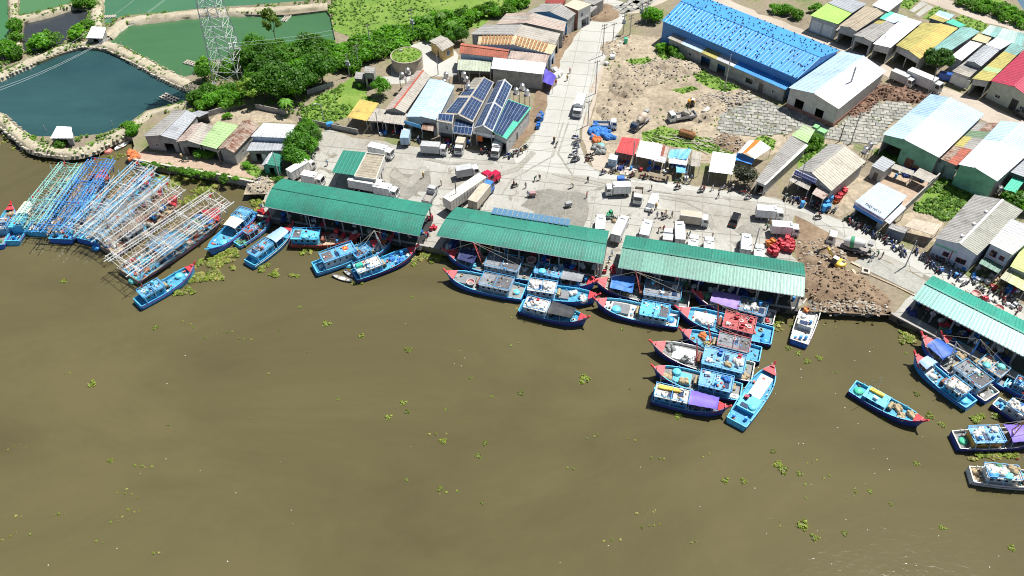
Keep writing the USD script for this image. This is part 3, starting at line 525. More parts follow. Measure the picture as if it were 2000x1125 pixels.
def house(label, q, h, roof, wall, axis='y', rise=.8, ru=.5, kind='gable', cat='house', name='house', ub=None, vb=None, sp=.9, hgt=.06, th=.1, over=.35, F_=(), R_=(), K_=(), L_=(), walls='frbl', cap=None, zb=None, post=0, nseg=4):
    """a building with roof sheets, four walls with openings, ridge cap, floor"""
    r = Roof(q, h, axis, rise, ru, kind); t = thing(name, label, cat, r.mid); o = r.mid
    if ub is None: ub = [0, ru, 1] if kind == 'gable' else [0, 1]
    if vb is None: vb = [0, 1]
    if not isinstance(roof, (list, tuple)): roof = [roof] * (len(ub) - 1)
    sh = roof_sheets(r, t, roof, ub, vb, sp, hgt, th, org=o, nseg=nseg)
    if cap is not False and kind == 'gable' and rise > .3:
        a, b2 = r.at(ru, 0.), r.at(ru, 1.); part(B().bar(a + [0, 0, .07], b2 + [0, 0, .07], .45, .07), 'ridge_cap', cap or (roof[0][0] if isinstance(roof[0], (list, tuple)) else roof[0]), t, org=o)
    iu, iv = over / r.lu, over / r.lv
    zbase = ZG if zb is None else zb
    def corner(x, y):   # x left-right, y front-back in roof fractions
        return r.at(x, y) if axis == 'y' else r.at(y, x)
    ix, iy = (iu, iv) if axis == 'y' else (iv, iu)
    C = {'f': ((ix, iy), (1 - ix, iy)), 'r': ((1 - ix, iy), (1 - ix, 1 - iy)), 'b': ((1 - ix, 1 - iy), (ix, 1 - iy)), 'l': ((ix, 1 - iy), (ix, iy))}
    for k, op in zip('frbl', (F_, R_, K_, L_)):
        if k not in walls: continue
        (x0, y0), (x1, y1) = C[k]; tops = []
        ts = [0, 1] + ([.125, .25, .375, .5, .625, .75, .875] if kind == 'arch' else [])
        if kind == 'gable':
            u0, u1 = (x0, x1) if axis == 'y' else (y0, y1)
            if abs(u1 - u0) > .5: ts.append((ru - u0) / (u1 - u0))
        for tt in sorted(ts): tops.append((tt, float(corner(lerp(x0, x1, tt), lerp(y0, y1, tt))[2]) - th - .02))
        wall_side(corner(x0, y0), corner(x1, y1), tops, op, t, wall[k] if isinstance(wall, dict) else wall, o, zbase)
    if post:
        for k in range(post):
            p = corner(lerp(ix, 1 - ix, k / max(1, post - 1)), iy); part(B().box((p[0], p[1], (zbase + p[2] - th) / 2), (.16, .16, p[2] - th - zbase)), 'post', P(STEEL, .5), t, org=o)
    return t, r
def canopy(label, q, h, m, rise=.0, axis='x', posts=True, cat='canopy', name='canopy', sp=.9, vb=None, secs=None, hgt=.05, th=.06, pm=None, ub=None, kind='mono', ru=.5):
    r = Roof(q, h, axis, rise, ru, kind); t = thing(name, label, cat, r.mid); roof_sheets(r, t, secs or [m] * (len(ub) - 1 if ub else 1), ub or [0, 1], vb or [0, 1], sp, hgt, th, org=r.mid)
    if posts:
        for x, y in ((.04, .04), (.96, .04), (.96, .96), (.04, .96)):
            p = r.at(x, y) if axis == 'y' else r.at(y, x); part(B().tube((p[0], p[1], ZG), (p[0], p[1], p[2] - th), .07, 5), 'post', pm or P(STEEL, .5), t, org=r.mid)
    return t, r
# roof and wall colours
CEM, CEM2, CEMP = RF((.4, .37, .32), .85, .35), RF((.33, .32, .3), .85, .3), RF((.44, .36, .31), .85, .4, .25)
GREYR, LGREY = RF((.36, .38, .4), .5, .25), RF((.5, .51, .52), .5, .2)
WHT, PBLU, LBL2 = RF((.8, .81, .82), .45, .06), RF((.46, .62, .76), .45, .1), RF((.36, .52, .7), .45, .12)
OLIVE, YELR, LIME, LGRN, TEALR = RF((.42, .37, .1), .7, .3), RF((.55, .4, .1), .7, .3), RF((.36, .68, .12), .6, .12), RF((.36, .52, .24), .7, .25), RF((.2, .4, .37), .65, .25)
CRIMR, REDR, BROWN = RF((.42, .035, .075), .5, .1), RF((.5, .045, .05), .5, .2), RF((.34, .22, .16), .85, .4, .5)
RUSTR = RF((.38, .3, .24), .85, .4, .75); BLUER = RF((.05, .29, .68), .42, .1); GRNR = RF((.022, .2, .14), .5, .12); GRNR2 = RF((.024, .22, .158), .48, .12)
TGRN = RF((.08, .55, .36), .5, .15)
WC, WG, WBL, WW, WY, WGR, WD, WPK = P((.3, .29, .27), .9, var=.25, sc=.7), P((.42, .42, .4), .9, var=.2), P((.4, .48, .58), .8, var=.15), P((.66, .66, .64), .8, var=.12), P((.6, .42, .18), .85, var=.15), P((.17, .4, .25), .7, var=.25, sc=.5), P((.1, .1, .1), .9), P((.3, .15, .11), .9, var=.25)
WBLUE = P((.1, .3, .55), .7, var=.15)
v3, v4 = Z(260, 190, 5.882), Z(450, 0, 3.516)
def Q(f, *p): return [f(x, y) for x, y in p]
D, WN, OP, SH = 'door', 'win', 'open', 'shut'
# village by the ponds
house('grey two-tone sheet house with two black hoops at its lower edge, leftmost of the village', Q(v3, (105, 450), (500, 490), (740, 205), (470, 150)), 4, [CEM2, GREYR], WC, rise=.9, ru=.55, F_=[(OP, .7, 0, 2.5, 2.4), (WN, .3, 1.2, 1, 1)], R_=[(D, .5, 0, 1.2, 2.2)])
house('small dark open shed behind the leftmost grey village house', Q(v3, (640, 185), (760, 235), (880, 180), (760, 150)), 2.8, GREYR, WD, kind='mono', rise=.2, F_=[(OP, .5, 0, 3, 2)], R_=[(OP, .5, 0, 2.5, 2)], cat='shed', name='shed')
house('cement sheet house left of the light green village roof', Q(v3, (490, 510), (770, 545), (920, 330), (680, 310)), 3.8, [CEMP, CEM], WC, rise=.8, F_=[(OP, .65, 0, 3.4, 2.5), (D, .25, 0, 1.1, 2.2)])
house('light green sheet roof house in the village row', Q(v3, (765, 540), (960, 600), (1215, 330), (970, 270)), 3.8, LGRN, WC, kind='mono', rise=.2, F_=[(OP, .5, 0, 4, 2.5)])
house('rust brown sheet house with a louvred grey gable in the village row', Q(v3, (975, 590), (1160, 640), (1460, 320), (1260, 270)), 3.8, [RUSTR, RUSTR], WC, rise=.9, vb=[0, .35, .7, 1], F_=[('panel', .5, .6, 3, .5, P(GREY)), ('panel', .5, 1.4, 3, .5, P(GREY)), ('panel', .5, 2.2, 3, .5, P(GREY))], R_=[(WN, .3, 1.2, 1, 1), (D, .6, 0, 1, 2.1)])
house('pale grey flat-sheet house, upper of the two beside the round dark trees', Q(v3, (1350, 450), (1790, 470), (1870, 325), (1500, 305)), 5, LGREY, WBL, kind='mono', rise=.3, axis='x', over=.2)
house('pinkish grey lean-to below the pale grey flat-sheet house', Q(v3, (1300, 615), (1730, 610), (1785, 500), (1380, 505)), 3.3, GREYR, WC, kind='mono', rise=.5, axis='x', vb=[0, .4, 1], F_=[(OP, .25, 0, 1.2, 2.2), (D, .4, 0, 1, 2, P(WHITE)), (OP, .7, 0, 2.5, 2.2)])
house('small shed with a green and pale blue gable roof by the dark trees', Q(v3, (1470, 785), (1680, 795), (1710, 660), (1560, 650)), 2.8, [LGREY, GRNR], P((.03, .25, .17), .6), rise=.5, ru=.3, F_=[(OP, .5, 0, 1.2, 2)], cat='shed', name='shed')
house('white patched shack on the corner of the outer pond dike', [(98, 270), (143, 270), (140, 250), (112, 248)], 2.4, WHT, WC, kind='mono', rise=.3, axis='x', vb=[0, .4, .7, 1], F_=[(OP, .5, 0, 2, 1.8)], cat='shack', name='shack')
house('small white-roofed shack where the pond dikes meet', [(168, 74), (200, 75), (208, 56), (180, 53)], 2.3, WHT, WC, kind='mono', rise=.3, axis='x', F_=[(OP, .5, 0, 1.6, 1.8)], cat='shack', name='shack')
# centre row left of the road
canopy('olive yellow sheet canopy at the left end of the repair shops', Q(v4, (800, 805), (935, 830), (1020, 715), (890, 690)), 3.4, YELR, .3, vb=[0, .33, .66, 1])
house('cement lean-to between the olive canopy and the red-ridged roof', Q(v4, (940, 830), (1050, 835), (1080, 760), (1000, 750)), 3.2, CEM, WC, kind='mono', rise=.3, axis='x', F_=[(OP, .5, 0, 3.6, 2.6)], cat='shed', name='shed')
house('long brown cement roof with a red ridge line, left of the pale blue roof', Q(v4, (1060, 755), (1200, 775), (1375, 525), (1280, 485)), 4.4, [CEMP, CEM], WC, rise=1., cap=RF((.45, .1, .06)), L_=[(WN, .3, 1.5, 1, 1), (WN, .6, 1.5, 1, 1)])
house('weathered sheet porch in front of the red-ridged roof', Q(v4, (1050, 840), (1195, 860), (1215, 790), (1080, 765)), 3.4, CEM, WC, kind='mono', rise=.4, axis='x', walls='lr', post=3, cat='porch', name='porch', vb=[0, .5, 1])
house('pale blue sheet workshop roof left of the solar panel houses', Q(v4, (1205, 800), (1420, 825), (1540, 590), (1370, 540)), 5, [PBLU, PBLU], WG, rise=.5, ru=.5, vb=[0, .5, 1], F_=[(OP, .5, 0, 6, 3)], cat='workshop', name='workshop')
t, r = canopy('rusty brown sheet awning beside the blue shop sign', Q(v4, (1310, 888), (1405, 903), (1420, 832), (1328, 818)), 3.4, RUSTR, .3)
sg = thing('shop_sign', 'long blue shop sign board below the pale blue workshop roof', 'sign', G(*v4(1252, 850), ZG + 3.4)); a_, b_ = G(*v4(1196, 838), ZG + 3.6), G(*v4(1308, 872), ZG + 3.6); o_ = G(*v4(1252, 850), ZG + 3.4)
part(B().bar(a_, b_, .12, 1.0), 'board', P((.1, .35, .6), .5), sg, org=o_)
# solar houses
v5 = Z(850, 0, 3.516); AL = P((.55, .56, .58), .35)
def solar(r, parent, u0, u1, v0, v1, nu, nv, lift=.16, skip=(), org=None, frame=True):
    for i in range(nu):
        for j in range(nv):
            if (i, j) in skip: continue
            ua, ub_, va, vb_ = (lerp(u0, u1, (i + .035) / nu), lerp(u0, u1, (i + .965) / nu), lerp(v0, v1, (j + .03) / nv), lerp(v0, v1, (j + .97) / nv))
            p = np.array([[r.at(ua, va), r.at(ua, vb_)], [r.at(ub_, va), r.at(ub_, vb_)]]); p[..., 2] += lift
            if r.axis == 'x': p = p[::-1]
            part(B().slab(p, .05), 'solar_panel', SOLAR, parent, org=org)
    if frame:
        p = np.array([[r.at(u0, v0), r.at(u0, v1)], [r.at(u1, v0), r.at(u1, v1)]]); p[..., 2] += lift - .03
        if r.axis == 'x': p = p[::-1]
        part(B().slab(p, .02), 'panel_rails', P((.4, .44, .48), .4), parent, org=org)
t, r = house('left solar workshop: gabled roof tiled with panels beside the pale blue roof', Q(v5, (60, 780), (260, 840), (405, 565), (270, 535)), 5, [CEM, CEM], WG, rise=.9, F_=[(OP, .6, 0, 5, 3)], cat='workshop', name='workshop')
solar(r, t, .04, .46, .03, .42, 4, 6, org=r.mid); solar(r, t, .54, .97, .03, .46, 4, 6, org=r.mid); solar(r, t, .04, .46, .5, .66, 4, 2, org=r.mid); solar(r, t, .54, .97, .5, .97, 4, 6, org=r.mid)
t, r = house('middle solar workshop with a white fascia and steep panelled gable', Q(v5, (265, 880), (395, 905), (530, 590), (430, 555)), 5.3, [LGREY, LGREY], {'f': WG, 'r': WG, 'b': WG, 'l': WG}, rise=1.2, F_=[(OP, .5, 0, 5, 3), ('panel', .5, 3.3, 5.4, .8, P(WHITE, .4)), ('panel', .2, 1.5, 1.6, 1.6, P(ORANGE))], cat='workshop', name='workshop')
solar(r, t, .03, .45, .02, .47, 3, 6, org=r.mid); solar(r, t, .55, .97, .02, .47, 3, 6, org=r.mid); solar(r, t, .03, .45, .5, .97, 3, 6, org=r.mid); solar(r, t, .55, .97, .5, .97, 3, 6, org=r.mid)
t, r = house('right solar workshop, a green sheet roof mostly covered by panels at the road corner', Q(v5, (397, 905), (490, 945), (660, 728), (500, 680)), 5.2, [TGRN], WG, kind='mono', rise=-.4, F_=[(OP, .5, 0, 3.5, 3)], R_=[(WN, .14, 2, .8, .8), (WN, .3, 2.2, .7, .7), (D, .45, 0, 1, 2.2), (WN, .62, 2, .7, .8)], cat='workshop', name='workshop')
solar(r, t, .02, .7, .01, .5, 4, 8, org=r.mid); solar(r, t, .02, .95, .5, .97, 6, 8, org=r.mid)
t, r = house('low solar canopy over the forecourt of the left solar workshop', Q(v5, (120, 915), (250, 930), (268, 850), (140, 840)), 3.4, [LGREY], WG, kind='mono', axis='x', rise=.9, walls='', post=3, cat='canopy', name='canopy')
solar(r, t, .02, .98, .02, .98, 2, 5, org=r.mid)
t, r = house('grey two-storey shop house with four small solar panels', Q(v5, (10, 830), (120, 850), (132, 790), (20, 785)), 6, [CEM], WG, kind='mono', axis='x', rise=.3, F_=[(WN, .6, 3.6, .8, 1.4), (OP, .5, 0, 3.6, 2.6)], R_=[(WN, .5, 3.4, .8, 1)])
solar(r, t, .15, .9, .08, .95, 1, 4, org=r.mid)
# upper row
house('narrow white flat-roofed store with a bare concrete front wall above the blue tarpaulin', Q(v5, (385, 470), (740, 510), (762, 440), (400, 400)), 4.8, WHT, WC, kind='mono', axis='x', rise=.3, R_=[(OP, .5, 0, 2.4, 2.8)], cat='store', name='store')
house('greenish translucent sheet roof behind the water tanks', Q(v5, (150, 480), (385, 492), (396, 425), (160, 415)), 3.6, RF((.4, .44, .34), .6, .2), WC, kind='mono', axis='x', rise=.3, vb=[0, .35, .65, 1], walls='b', post=4, cat='shed', name='shed')
house('red tiled roof house with a bluish side wall', Q(v5, (165, 365), (497, 402), (512, 342), (180, 295)), 5.2, [RF((.4, .13, .08), .85, .3)] * 2, WBL, axis='x', rise=.9, sp=.5, hgt=.07, F_=[(WN, .3, 2.5, 1, 1), (WN, .7, 2.5, 1, 1)])
house('pinkish brown sheet roof right of the red tiles', Q(v5, (500, 400), (760, 440), (786, 386), (520, 350)), 4.6, CEMP, WC, kind='mono', axis='x', rise=.3, vb=[0, .25, .5, .72, 1], sp=.8, R_=[(OP, .5, 0, 2.6, 2.6)])
tl = RF((.5, .33, .15), .85, .3)
t, r = house('blue-gabled house whose roof is dotted with rows of loose orange tiles', Q(v5, (290, 305), (800, 375), (832, 310), (300, 240)), 5.0, [RF((.55, .47, .3), .7, .2)] * 2, WBL, rise=1.4, ru=.48, R_=[(OP, .5, 0, 2.6, 2.6)])
tb = P((.38, .2, .09), .9, var=.3)
for i in range(22):
    for j in range(7):
        u, v = (i + .5) / 22, (j + .6) / 7.4
        if u < .03 or u > .93 or abs(u - .48) < .02: continue
        p = r.at(u, v); part(B().box(p + [0, 0, .15], (.55, .55, .12), .25), 'loose_tile', tb, t, org=r.mid)
house('large grey cement gable behind the orange-tiled roof', Q(v5, (240, 235), (825, 305), (860, 230), (330, 170)), 5.2, [[CEM2, CEM2, CEM2], [CEM, CEM, CEM]], WC, rise=1.4, ru=.5, vb=[0, .33, .66, 1], R_=[(OP, .5, 0, 3, 3)])
house('brownish sheet gable with a teal stripe across it', Q(v5, (420, 165), (885, 215), (902, 150), (490, 90)), 5.2, [[CEMP, CEM, CEMP], [CEMP, CEMP, CEM]], WC, rise=1.3, ru=.45, vb=[0, .4, .7, 1], R_=[(OP, .5, 0, 3, 3)])
z7 = Z(990, 0, 6.45)
t, r = house('grey roofed house with a bright blue front gable', Q(z7, (240, 160), (770, 250), (870, 170), (450, 45)), 5.4, [CEM2, CEM2], {'f': WBLUE, 'r': WG, 'b': WG, 'l': WG}, rise=1.6, ru=.55, R_=[(SH, .5, 0, 3, 3)])
house('white flat-terraced house with a rust red side at the head of the road', Q(z7, (720, 65), (900, 132), (1070, 52), (850, -10)), 6.2, P((.55, .5, .38), .9), {'f': WPK, 'r': WW, 'b': WW, 'l': WW}, kind='flat', over=.15, R_=[(WN, .3, 3.6, 1, 1.2), (OP, .6, 0, 3, 2.6)], F_=[(WN, .7, 3.8, .9, 1.1)])
canopy('grey sheet awning in front of the white terrace house', Q(z7, (935, 165), (1000, 210), (1140, 105), (1060, 65)), 3.2, CEM2, .6)
house('dark red roofed house at the top edge beside the palms', [(1064, 5), (1098, 10), (1108, -6), (1070, -12)], 5.5, RF((.25, .04, .03)), WPK, kind='mono', rise=.3, axis='x')
house('grey sheet house at the top edge behind the bare earth plot', [(1138, 2), (1160, 11), (1182, 0), (1160, -10)], 4, CEM2, WG, kind='mono', rise=.3)
t, r = house('small yellow house with a hipped cement roof beside the round tank', [(838, 80), (864, 100), (888, 87), (861, 69)], 3.4, [CEM, CEM], WY, rise=.5, F_=[(D, .6, 0, .9, 2)], R_=[(WN, .5, 1, 1.1, 1.3, P(SKYB))])
house('low dark utility hut by the transformer poles', [(692, 153), (711, 155), (713, 142), (695, 140)], 2.6, CEM2, WD, kind='flat', over=.1, F_=[(D, .5, 0, 1.2, 2)], cat='hut', name='hut')
house('taller grey concrete utility hut beside the low dark hut', [(711, 142), (730, 143), (733, 132), (713, 129)], 4.6, CEM2, WC, kind='flat', over=.1, F_=[(OP, .5, .3, 1.4, 2.6)], cat='hut', name='hut')
# round tank with a grass top
tc = G(794, 108, ZG + 3.6); tk = thing('round_tank', 'round concrete tank with grass growing on its roof', 'tank', (tc[0], tc[1], ZG)); RT_ = 4.3
part(B().lathe((0, 0, 0), [(RT_, 0), (RT_, 3.5), (RT_ + .15, 3.5), (RT_ + .15, 3.75), (RT_ - .15, 3.75), (RT_ - .15, 3.6), (0, 3.65)], 40), 'tank_wall', P((.36, .31, .24), .9, var=.35, sc=.4), tk)
part(B().lathe((0, 0, 3.66), [(RT_ - .2, 0), (RT_ * .6, .12), (.01, .16)], 30), 'turf', grass_g, tk)
bb = B(); g_ = np.random.default_rng(5)
for k in range(70):
    a, q_ = g_.uniform(0, 6.28), RT_ * .93 * math.sqrt(g_.random()); bb.join(tuft(k, 7, .35, .22), (q_ * math.cos(a), q_ * math.sin(a), 3.72))
part(bb, 'grass_tufts', leafg, tk, kind='stuff')
part(B().box((-1.6, 2.2, 3.95), (.9, .7, .4)), 'hatch', CONC, tk)
# blue warehouse and its neighbours
z4 = Z(1250, 0, 3.516)
t, r = house('very large bright blue warehouse roof dotted with ballast bags', Q(z4, (150, 142), (1080, 540), (1370, 345), (400, -35)), 6.5, [[BLUER] * 8, [BLUER] * 8], P((.06, .22, .5), .6), axis='x', rise=2., vb=list(np.linspace(0, 1, 9)), sp=1.1, hgt=.05, cat='warehouse', name='warehouse', R_=[('panel', .5, .1, 3, 3, P((.08, .3, .6)))])
bb = B(); g_ = np.random.default_rng(9)
for i in range(52):
    for u in list(np.linspace(.05, .95, 9)):
        if g_.random() < .5:
            p = r.at(min(.99, max(.01, u + g_.normal(0, .035))), min(.995, max(.005, (i + .5) / 52 + g_.normal(0, .012)))); bb.blob(p + [0, 0, .2], (.22, .18, .16), int(g_.integers(99)), .3, ICO0)
stuff('ballast_bags', 'dark ballast bags lying in rows on the blue warehouse roof', 'bags', bb, P((.05, .06, .08), .9))
t, r = house('low lean-to along the blue warehouse with patched blue, olive and white roof', Q(z4, (190, 260), (1000, 618), (1062, 560), (270, 215)), 3.8, [[CEM, PBLU, OLIVE, LGREY, BLUER, BLUER]], P((.34, .33, .3), .9, var=.3, sc=.5), kind='mono', axis='x', rise=.8, vb=[0, .12, .3, .43, .58, .8, 1], sp=.8, cat='lean-to', name='lean_to', F_=[(OP, .34, 0, 3, 2.8), (OP, .48, 0, 2.6, 2.6), (WN, .72, 1, 2, 1.3, P(BLACK)), (D, .82, 0, 1.4, 2.4), (WN, .2, 1.2, 1, 1), (WN, .92, 1.2, 1, 1)])
t, r = house('warehouse with a pale blue and white gable roof, brick foot and chimney', Q(z4, (1020, 602), (1365, 748), (1690, 490), (1383, 350)), 5.6, [PBLU, WHT], P((.55, .52, .46), .85), rise=1.3, ru=.48, vb=[0, 1], F_=[(OP, .25, .2, 2.4, 3.2), (OP, .68, .2, 2.2, 3), ], cat='warehouse', name='warehouse', sp=.7)
fr_, br_ = r.at(1 - .3 / r.lu, .3 / r.lv), r.at(1 - .3 / r.lu, 1 - .3 / r.lv); fl_ = r.at(.3 / r.lu, .3 / r.lv)
for a_, b_ in ((fr_, br_), (fl_, fr_)):
    d_ = (b_ - a_) / np.linalg.norm(b_ - a_); n_ = np.array([d_[1], -d_[0], 0]); a2, b2_ = a_ + n_ * .06, b_ + n_ * .06; part(B().bar((*a2[:2], ZG + .55), (*b2_[:2], ZG + .55), .1, 1.1), 'brick_plinth', WPK, t, org=r.mid)
ch = r.at(.74, .5); part(B().tube((ch[0], ch[1], ch[2] - .1), (ch[0], ch[1], ch[2] + 4.2), .22, 10), 'chimney', P((.3, .3, .32), .5), t, org=r.mid)
zr = Z(1550, 0, 3.516); z6 = Z(1750, 0, 7.03)
st = dict(cat='store', name='store')
fo = lambda w=4: [(OP, .5, 0, w, 2.8)]
house('store with a bright lime green roof at the left end of the far row', Q(zr, (115, 105), (305, 170), (400, 95), (235, 20)), 4.8, LIME, WG, kind='mono', rise=.2, F_=[('panel', .25, .3, 3, 3.2, WW), ('panel', .7, .3, 3, 3.2, WW)], **st)
house('grey roofed store behind the lime green roof', Q(zr, (237, 20), (402, 93), (500, 30), (330, -30)), 5, GREYR, WG, kind='mono', rise=.2, **st)
house('store with a plain brownish cement roof right of the lime roof', Q(zr, (312, 175), (430, 215), (620, 90), (492, 40)), 5, [RF((.4, .34, .25), .85, .2)] * 2, WG, rise=.5, ru=.6, F_=fo(), **st)
canopy('cement porch roof in front of the plain brownish store', Q(zr, (285, 205), (415, 252), (432, 220), (308, 178)), 3.2, CEM, .5)
house('dark grey patched store between the brownish and the white long roof', Q(zr, (410, 240), (545, 290), (700, 170), (580, 140)), 4.4, [[CEM2, OLIVE], [CEM2, CEM2]], WG, rise=.4, vb=[0, .8, 1], F_=fo(), **st)
house('long white store roof left of the olive roofs', Q(zr, (545, 300), (665, 332), (880, 155), (760, 115)), 4.8, [[WHT, WHT]], WG, kind='mono', rise=.2, vb=[0, .5, 1], F_=fo(5), **st)
house('olive and yellow patchwork roof in the far row', Q(z6, (0, 620), (330, 808), (852, 385), (375, 310)), 4.8, [[OLIVE, OLIVE, OLIVE], [YELR, YELR, YELR]], WG, rise=.5, vb=[0, .38, .72, 1], F_=[(OP, .25, 0, 3.6, 3), (OP, .75, 0, 3.6, 3)], **st)
house('teal grey roof right of the olive patchwork roof', Q(z6, (460, 695), (645, 765), (1150, 432), (902, 370)), 4.8, [[TEALR, TEALR], [TEALR, TEALR]], WG, rise=.4, vb=[0, .6, 1], F_=fo(), **st)
house('white roof right of the teal grey roof, above the street tree', Q(z6, (762, 765), (900, 842), (1182, 612), (1022, 560)), 4.6, [[WHT, WHT]], WG, kind='mono', rise=.2, vb=[0, .5, 1], **st)
house('grey roof with a sagging front beside the narrow white roofs', Q(z6, (962, 832), (1172, 912), (1420, 690), (1212, 620)), 4.8, [GREYR, GREYR], WG, rise=.4, **st)
house('mottled cement flat roof over the dark storefront behind the blue van', Q(z6, (772, 975), (1010, 1065), (1172, 915), (962, 835)), 3.6, [[CEM, CEM2]], P((.5, .5, .5), .8), kind='mono', rise=.1, vb=[0, .4, 1], F_=[('panel', .6, .2, 5, 2.4, P(OFFW)), (OP, .15, 0, 1.5, 2.6)], **st)
house('lavender white roof behind the sagging grey roof', Q(z6, (1232, 612), (1432, 690), (1592, 590), (1382, 510)), 4.8, RF((.62, .66, .76), .5, .08), WG, kind='mono', rise=.2, **st)
house('long olive strip roof left of the crimson roof', Q(z6, (1040, 1082), (1288, 1122), (1650, 772), (1482, 702)), 4.6, [[OLIVE, LGRN, OLIVE, OLIVE]], WG, kind='mono', rise=.2, vb=[0, .3, .45, .7, 1], F_=fo(), **st)
house('teal end roof behind the olive strip roof', Q(z6, (1484, 700), (1650, 770), (1765, 665), (1590, 590)), 4.7, TEALR, WG, kind='mono', rise=.2, **st)
house('crimson gable roof at the right edge of the far row', [(1935, 158), (2020, 198), (2090, 130), (2000, 98)], 4.8, [CRIMR, CRIMR], P((.42, .45, .36), .8), rise=1.3, F_=[(D, .65, 0, 1.8, 3, P(BLACK)), (WN, .25, 1.2, 1.4, 1), (WN, .85, 1.2, 1.2, 1)], **st)
house('cream yellow roof between the white and lavender roofs', Q(z6, (1040, 540), (1245, 602), (1310, 522), (1130, 460)), 4, RF((.6, .48, .28), .6, .15), WG, kind='mono', rise=.1, **st)
house('bright green roof behind the yellow patchwork roof', Q(z6, (682, 302), (870, 382), (962, 350), (782, 260)), 4.4, TGRN, WG, kind='mono', rise=.1, **st)
house('olive back roof beside a dark blue water tank yard', Q(z6, (450, 242), (650, 312), (722, 280), (530, 200)), 4, OLIVE, P((.08, .12, .18)), kind='mono', rise=.1, **st)
house('small blue-grey roof with a white edge near the far lane', Q(z6, (532, 200), (722, 278), (800, 215), (592, 150)), 3.6, [WHT, LBL2], WG, kind='mono', axis='x', rise=.2, ub=[0, .25, 1], **st)
house('white roof at the top edge right of the grey store', Q(zr, (540, 35), (650, 85), (758, 0), (640, -40)), 4.8, WHT, WG, kind='mono', rise=.2, **st)
house('pale blue roof above the dark grey patched store', Q(zr, (590, 125), (690, 160), (780, 120), (652, 80)), 4.4, [[TGRN, PBLU]], WG, kind='mono', rise=.2, axis='x', ub=[0, 1], vb=[0, .3, 1], **st)
house('row of pale teal sheet roofs with dark gaps at the end of the far row', Q(z6, (1170, 452), (1745, 642), (1765, 470), (1290, 350)), 2.6, [[RF((.36, .5, .44), .6, .15), TEALR, RF((.4, .55, .5), .6, .15), RF((.36, .5, .44), .6, .15), TEALR]], WD, kind='mono', axis='x', rise=.2, vb=[0, .2, .36, .58, .8, 1], cat='shed', name='shed')
# right middle
zm = Z(1500, 230, 3.04)
house('large store with a white and pale blue roof and green front wall, left one', Q(zr, (612, 922), (1000, 1082), (1312, 782), (942, 645)), 6, [[PBLU, LBL2], [WHT, PBLU]], {'f': WGR, 'r': WC, 'b': WG, 'l': WG}, rise=.9, ru=.36, vb=[0, .52, 1], F_=[(OP, .17, 0, 5, 4), ('panel', .58, 0, 2, 2.6, RUST), ('panel', .82, 0, 4, 1.5, RUST)], sp=.8, **st)
z8 = Z(1800, 240, 7.03)
house('low rusty patchwork roof between the two white-roofed stores', Q(z8, (247, 487), (480, 592), (1060, 2), (730, 0)), 4.4, [[RUSTR, OLIVE, RF((.13, .22, .12)), CEM2], [RF((.42, .12, .08), .85, .4, .5), CEM2, RF((.13, .22, .12)), RUSTR]], P((.25, .36, .32), .7), kind='mono', rise=.1, ub=[0, .5, 1], vb=[0, .36, .62, .78, 1], F_=[('panel', .27, .1, 3, 3, P((.3, .42, .38))), ('panel', .75, .1, 3, 3, P((.3, .42, .38)))], **st)
house('large store with a white and pale blue roof and green front wall, right one', [(1872, 321), (1948, 354), (2052, 262), (1955, 236)], 6, [[WHT, PBLU], [WHT, PBLU]], {'f': WGR, 'r': WC, 'b': WG, 'l': WG}, rise=.9, ru=.4, vb=[0, .55, 1], sp=.8, **st)
house('grey roofed store at the right edge below the right white-roofed store', [(1966, 333), (2022, 354), (2062, 310), (2003, 297)], 4.4, GREYR, WD, kind='mono', rise=.1, **st)
house('small bright green roof at the right edge above the grey ridged roof', [(1960, 369), (1984, 377), (2002, 352), (1981, 342)], 3.3, TGRN, WG, kind='mono', rise=.1, sp=.5, cat='shed', name='shed')
z9 = Z(1800, 380, 9.375)
t, r = house('large grey gable house with a light ridge beside the market lane', Q(z9, (240, 792), (1020, 1112), (1862, 292), (965, 0)), 5, [CEM2, RF((.37, .37, .32), .85, .25)], P((.52, .57, .64), .8), rise=1.0, ru=.55, sp=.6, cap=P((.6, .6, .64)), F_=[(WN, .36, 1.4, 1.2, 1.2, P((.3, .05, .05))), ('panel', .48, .0, .25, 3.4, P((.4, .05, .06))), (WN, .75, 1.2, 2, 1.3, P((.35, .06, .04))), ('panel', .3, 3.2, 4.5, .5, P((.2, .5, .35)))])
for v in (.13, .4, .68):
    p = r.at(.47, v); part(B().box(p + [0, 0, .25], (.5, .5, .35), .5), 'roof_vent', P(WHITE), t, org=r.mid)
t, r = house('two-storey pale house with a whitish sheet roof at the right edge', [(1932, 475), (1977, 499), (2032, 452), (1975, 427)], 6.2, [[RF((.6, .6, .55), .7, .15), LGREY]], P((.52, .57, .64), .8), kind='mono', rise=.2, vb=[0, .5, 1], F_=[(WN, .3, 3.4, 1.3, 1.6, P((.4, .06, .05))), (WN, .72, 3.6, 1, 1.1, P((.4, .06, .05))), (OP, .5, 0, 4, 2.6)], R_=[(WN, .4, 3.4, 1, 1.2)])
canopy('dark green sheet awning on the two-storey pale house', [(1912, 514), (1950, 534), (1958, 524), (1920, 504)], 3., RF((.08, .2, .14)), .3)
house('yellow green sheet roof shop at the lower right edge', [(1973, 520), (2035, 550), (2060, 505), (2000, 478)], 4.4, [[RF((.5, .6, .2), .6, .2), RF((.5, .6, .2), .6, .2)]], WG, kind='mono', rise=.2, vb=[0, .5, 1], F_=fo(), **st)
canopy('patched yellowish awning in front of the yellow green shop', [(1953, 543), (2003, 570), (2010, 542), (1971, 523)], 3.0, OLIVE, .5, vb=[0, .3, .6, 1], secs=[[RF((.33, .32, .2)), RF((.5, .55, .2)), RF((.5, .55, .2))]])
z10 = Z(1640, 340, 9.375)
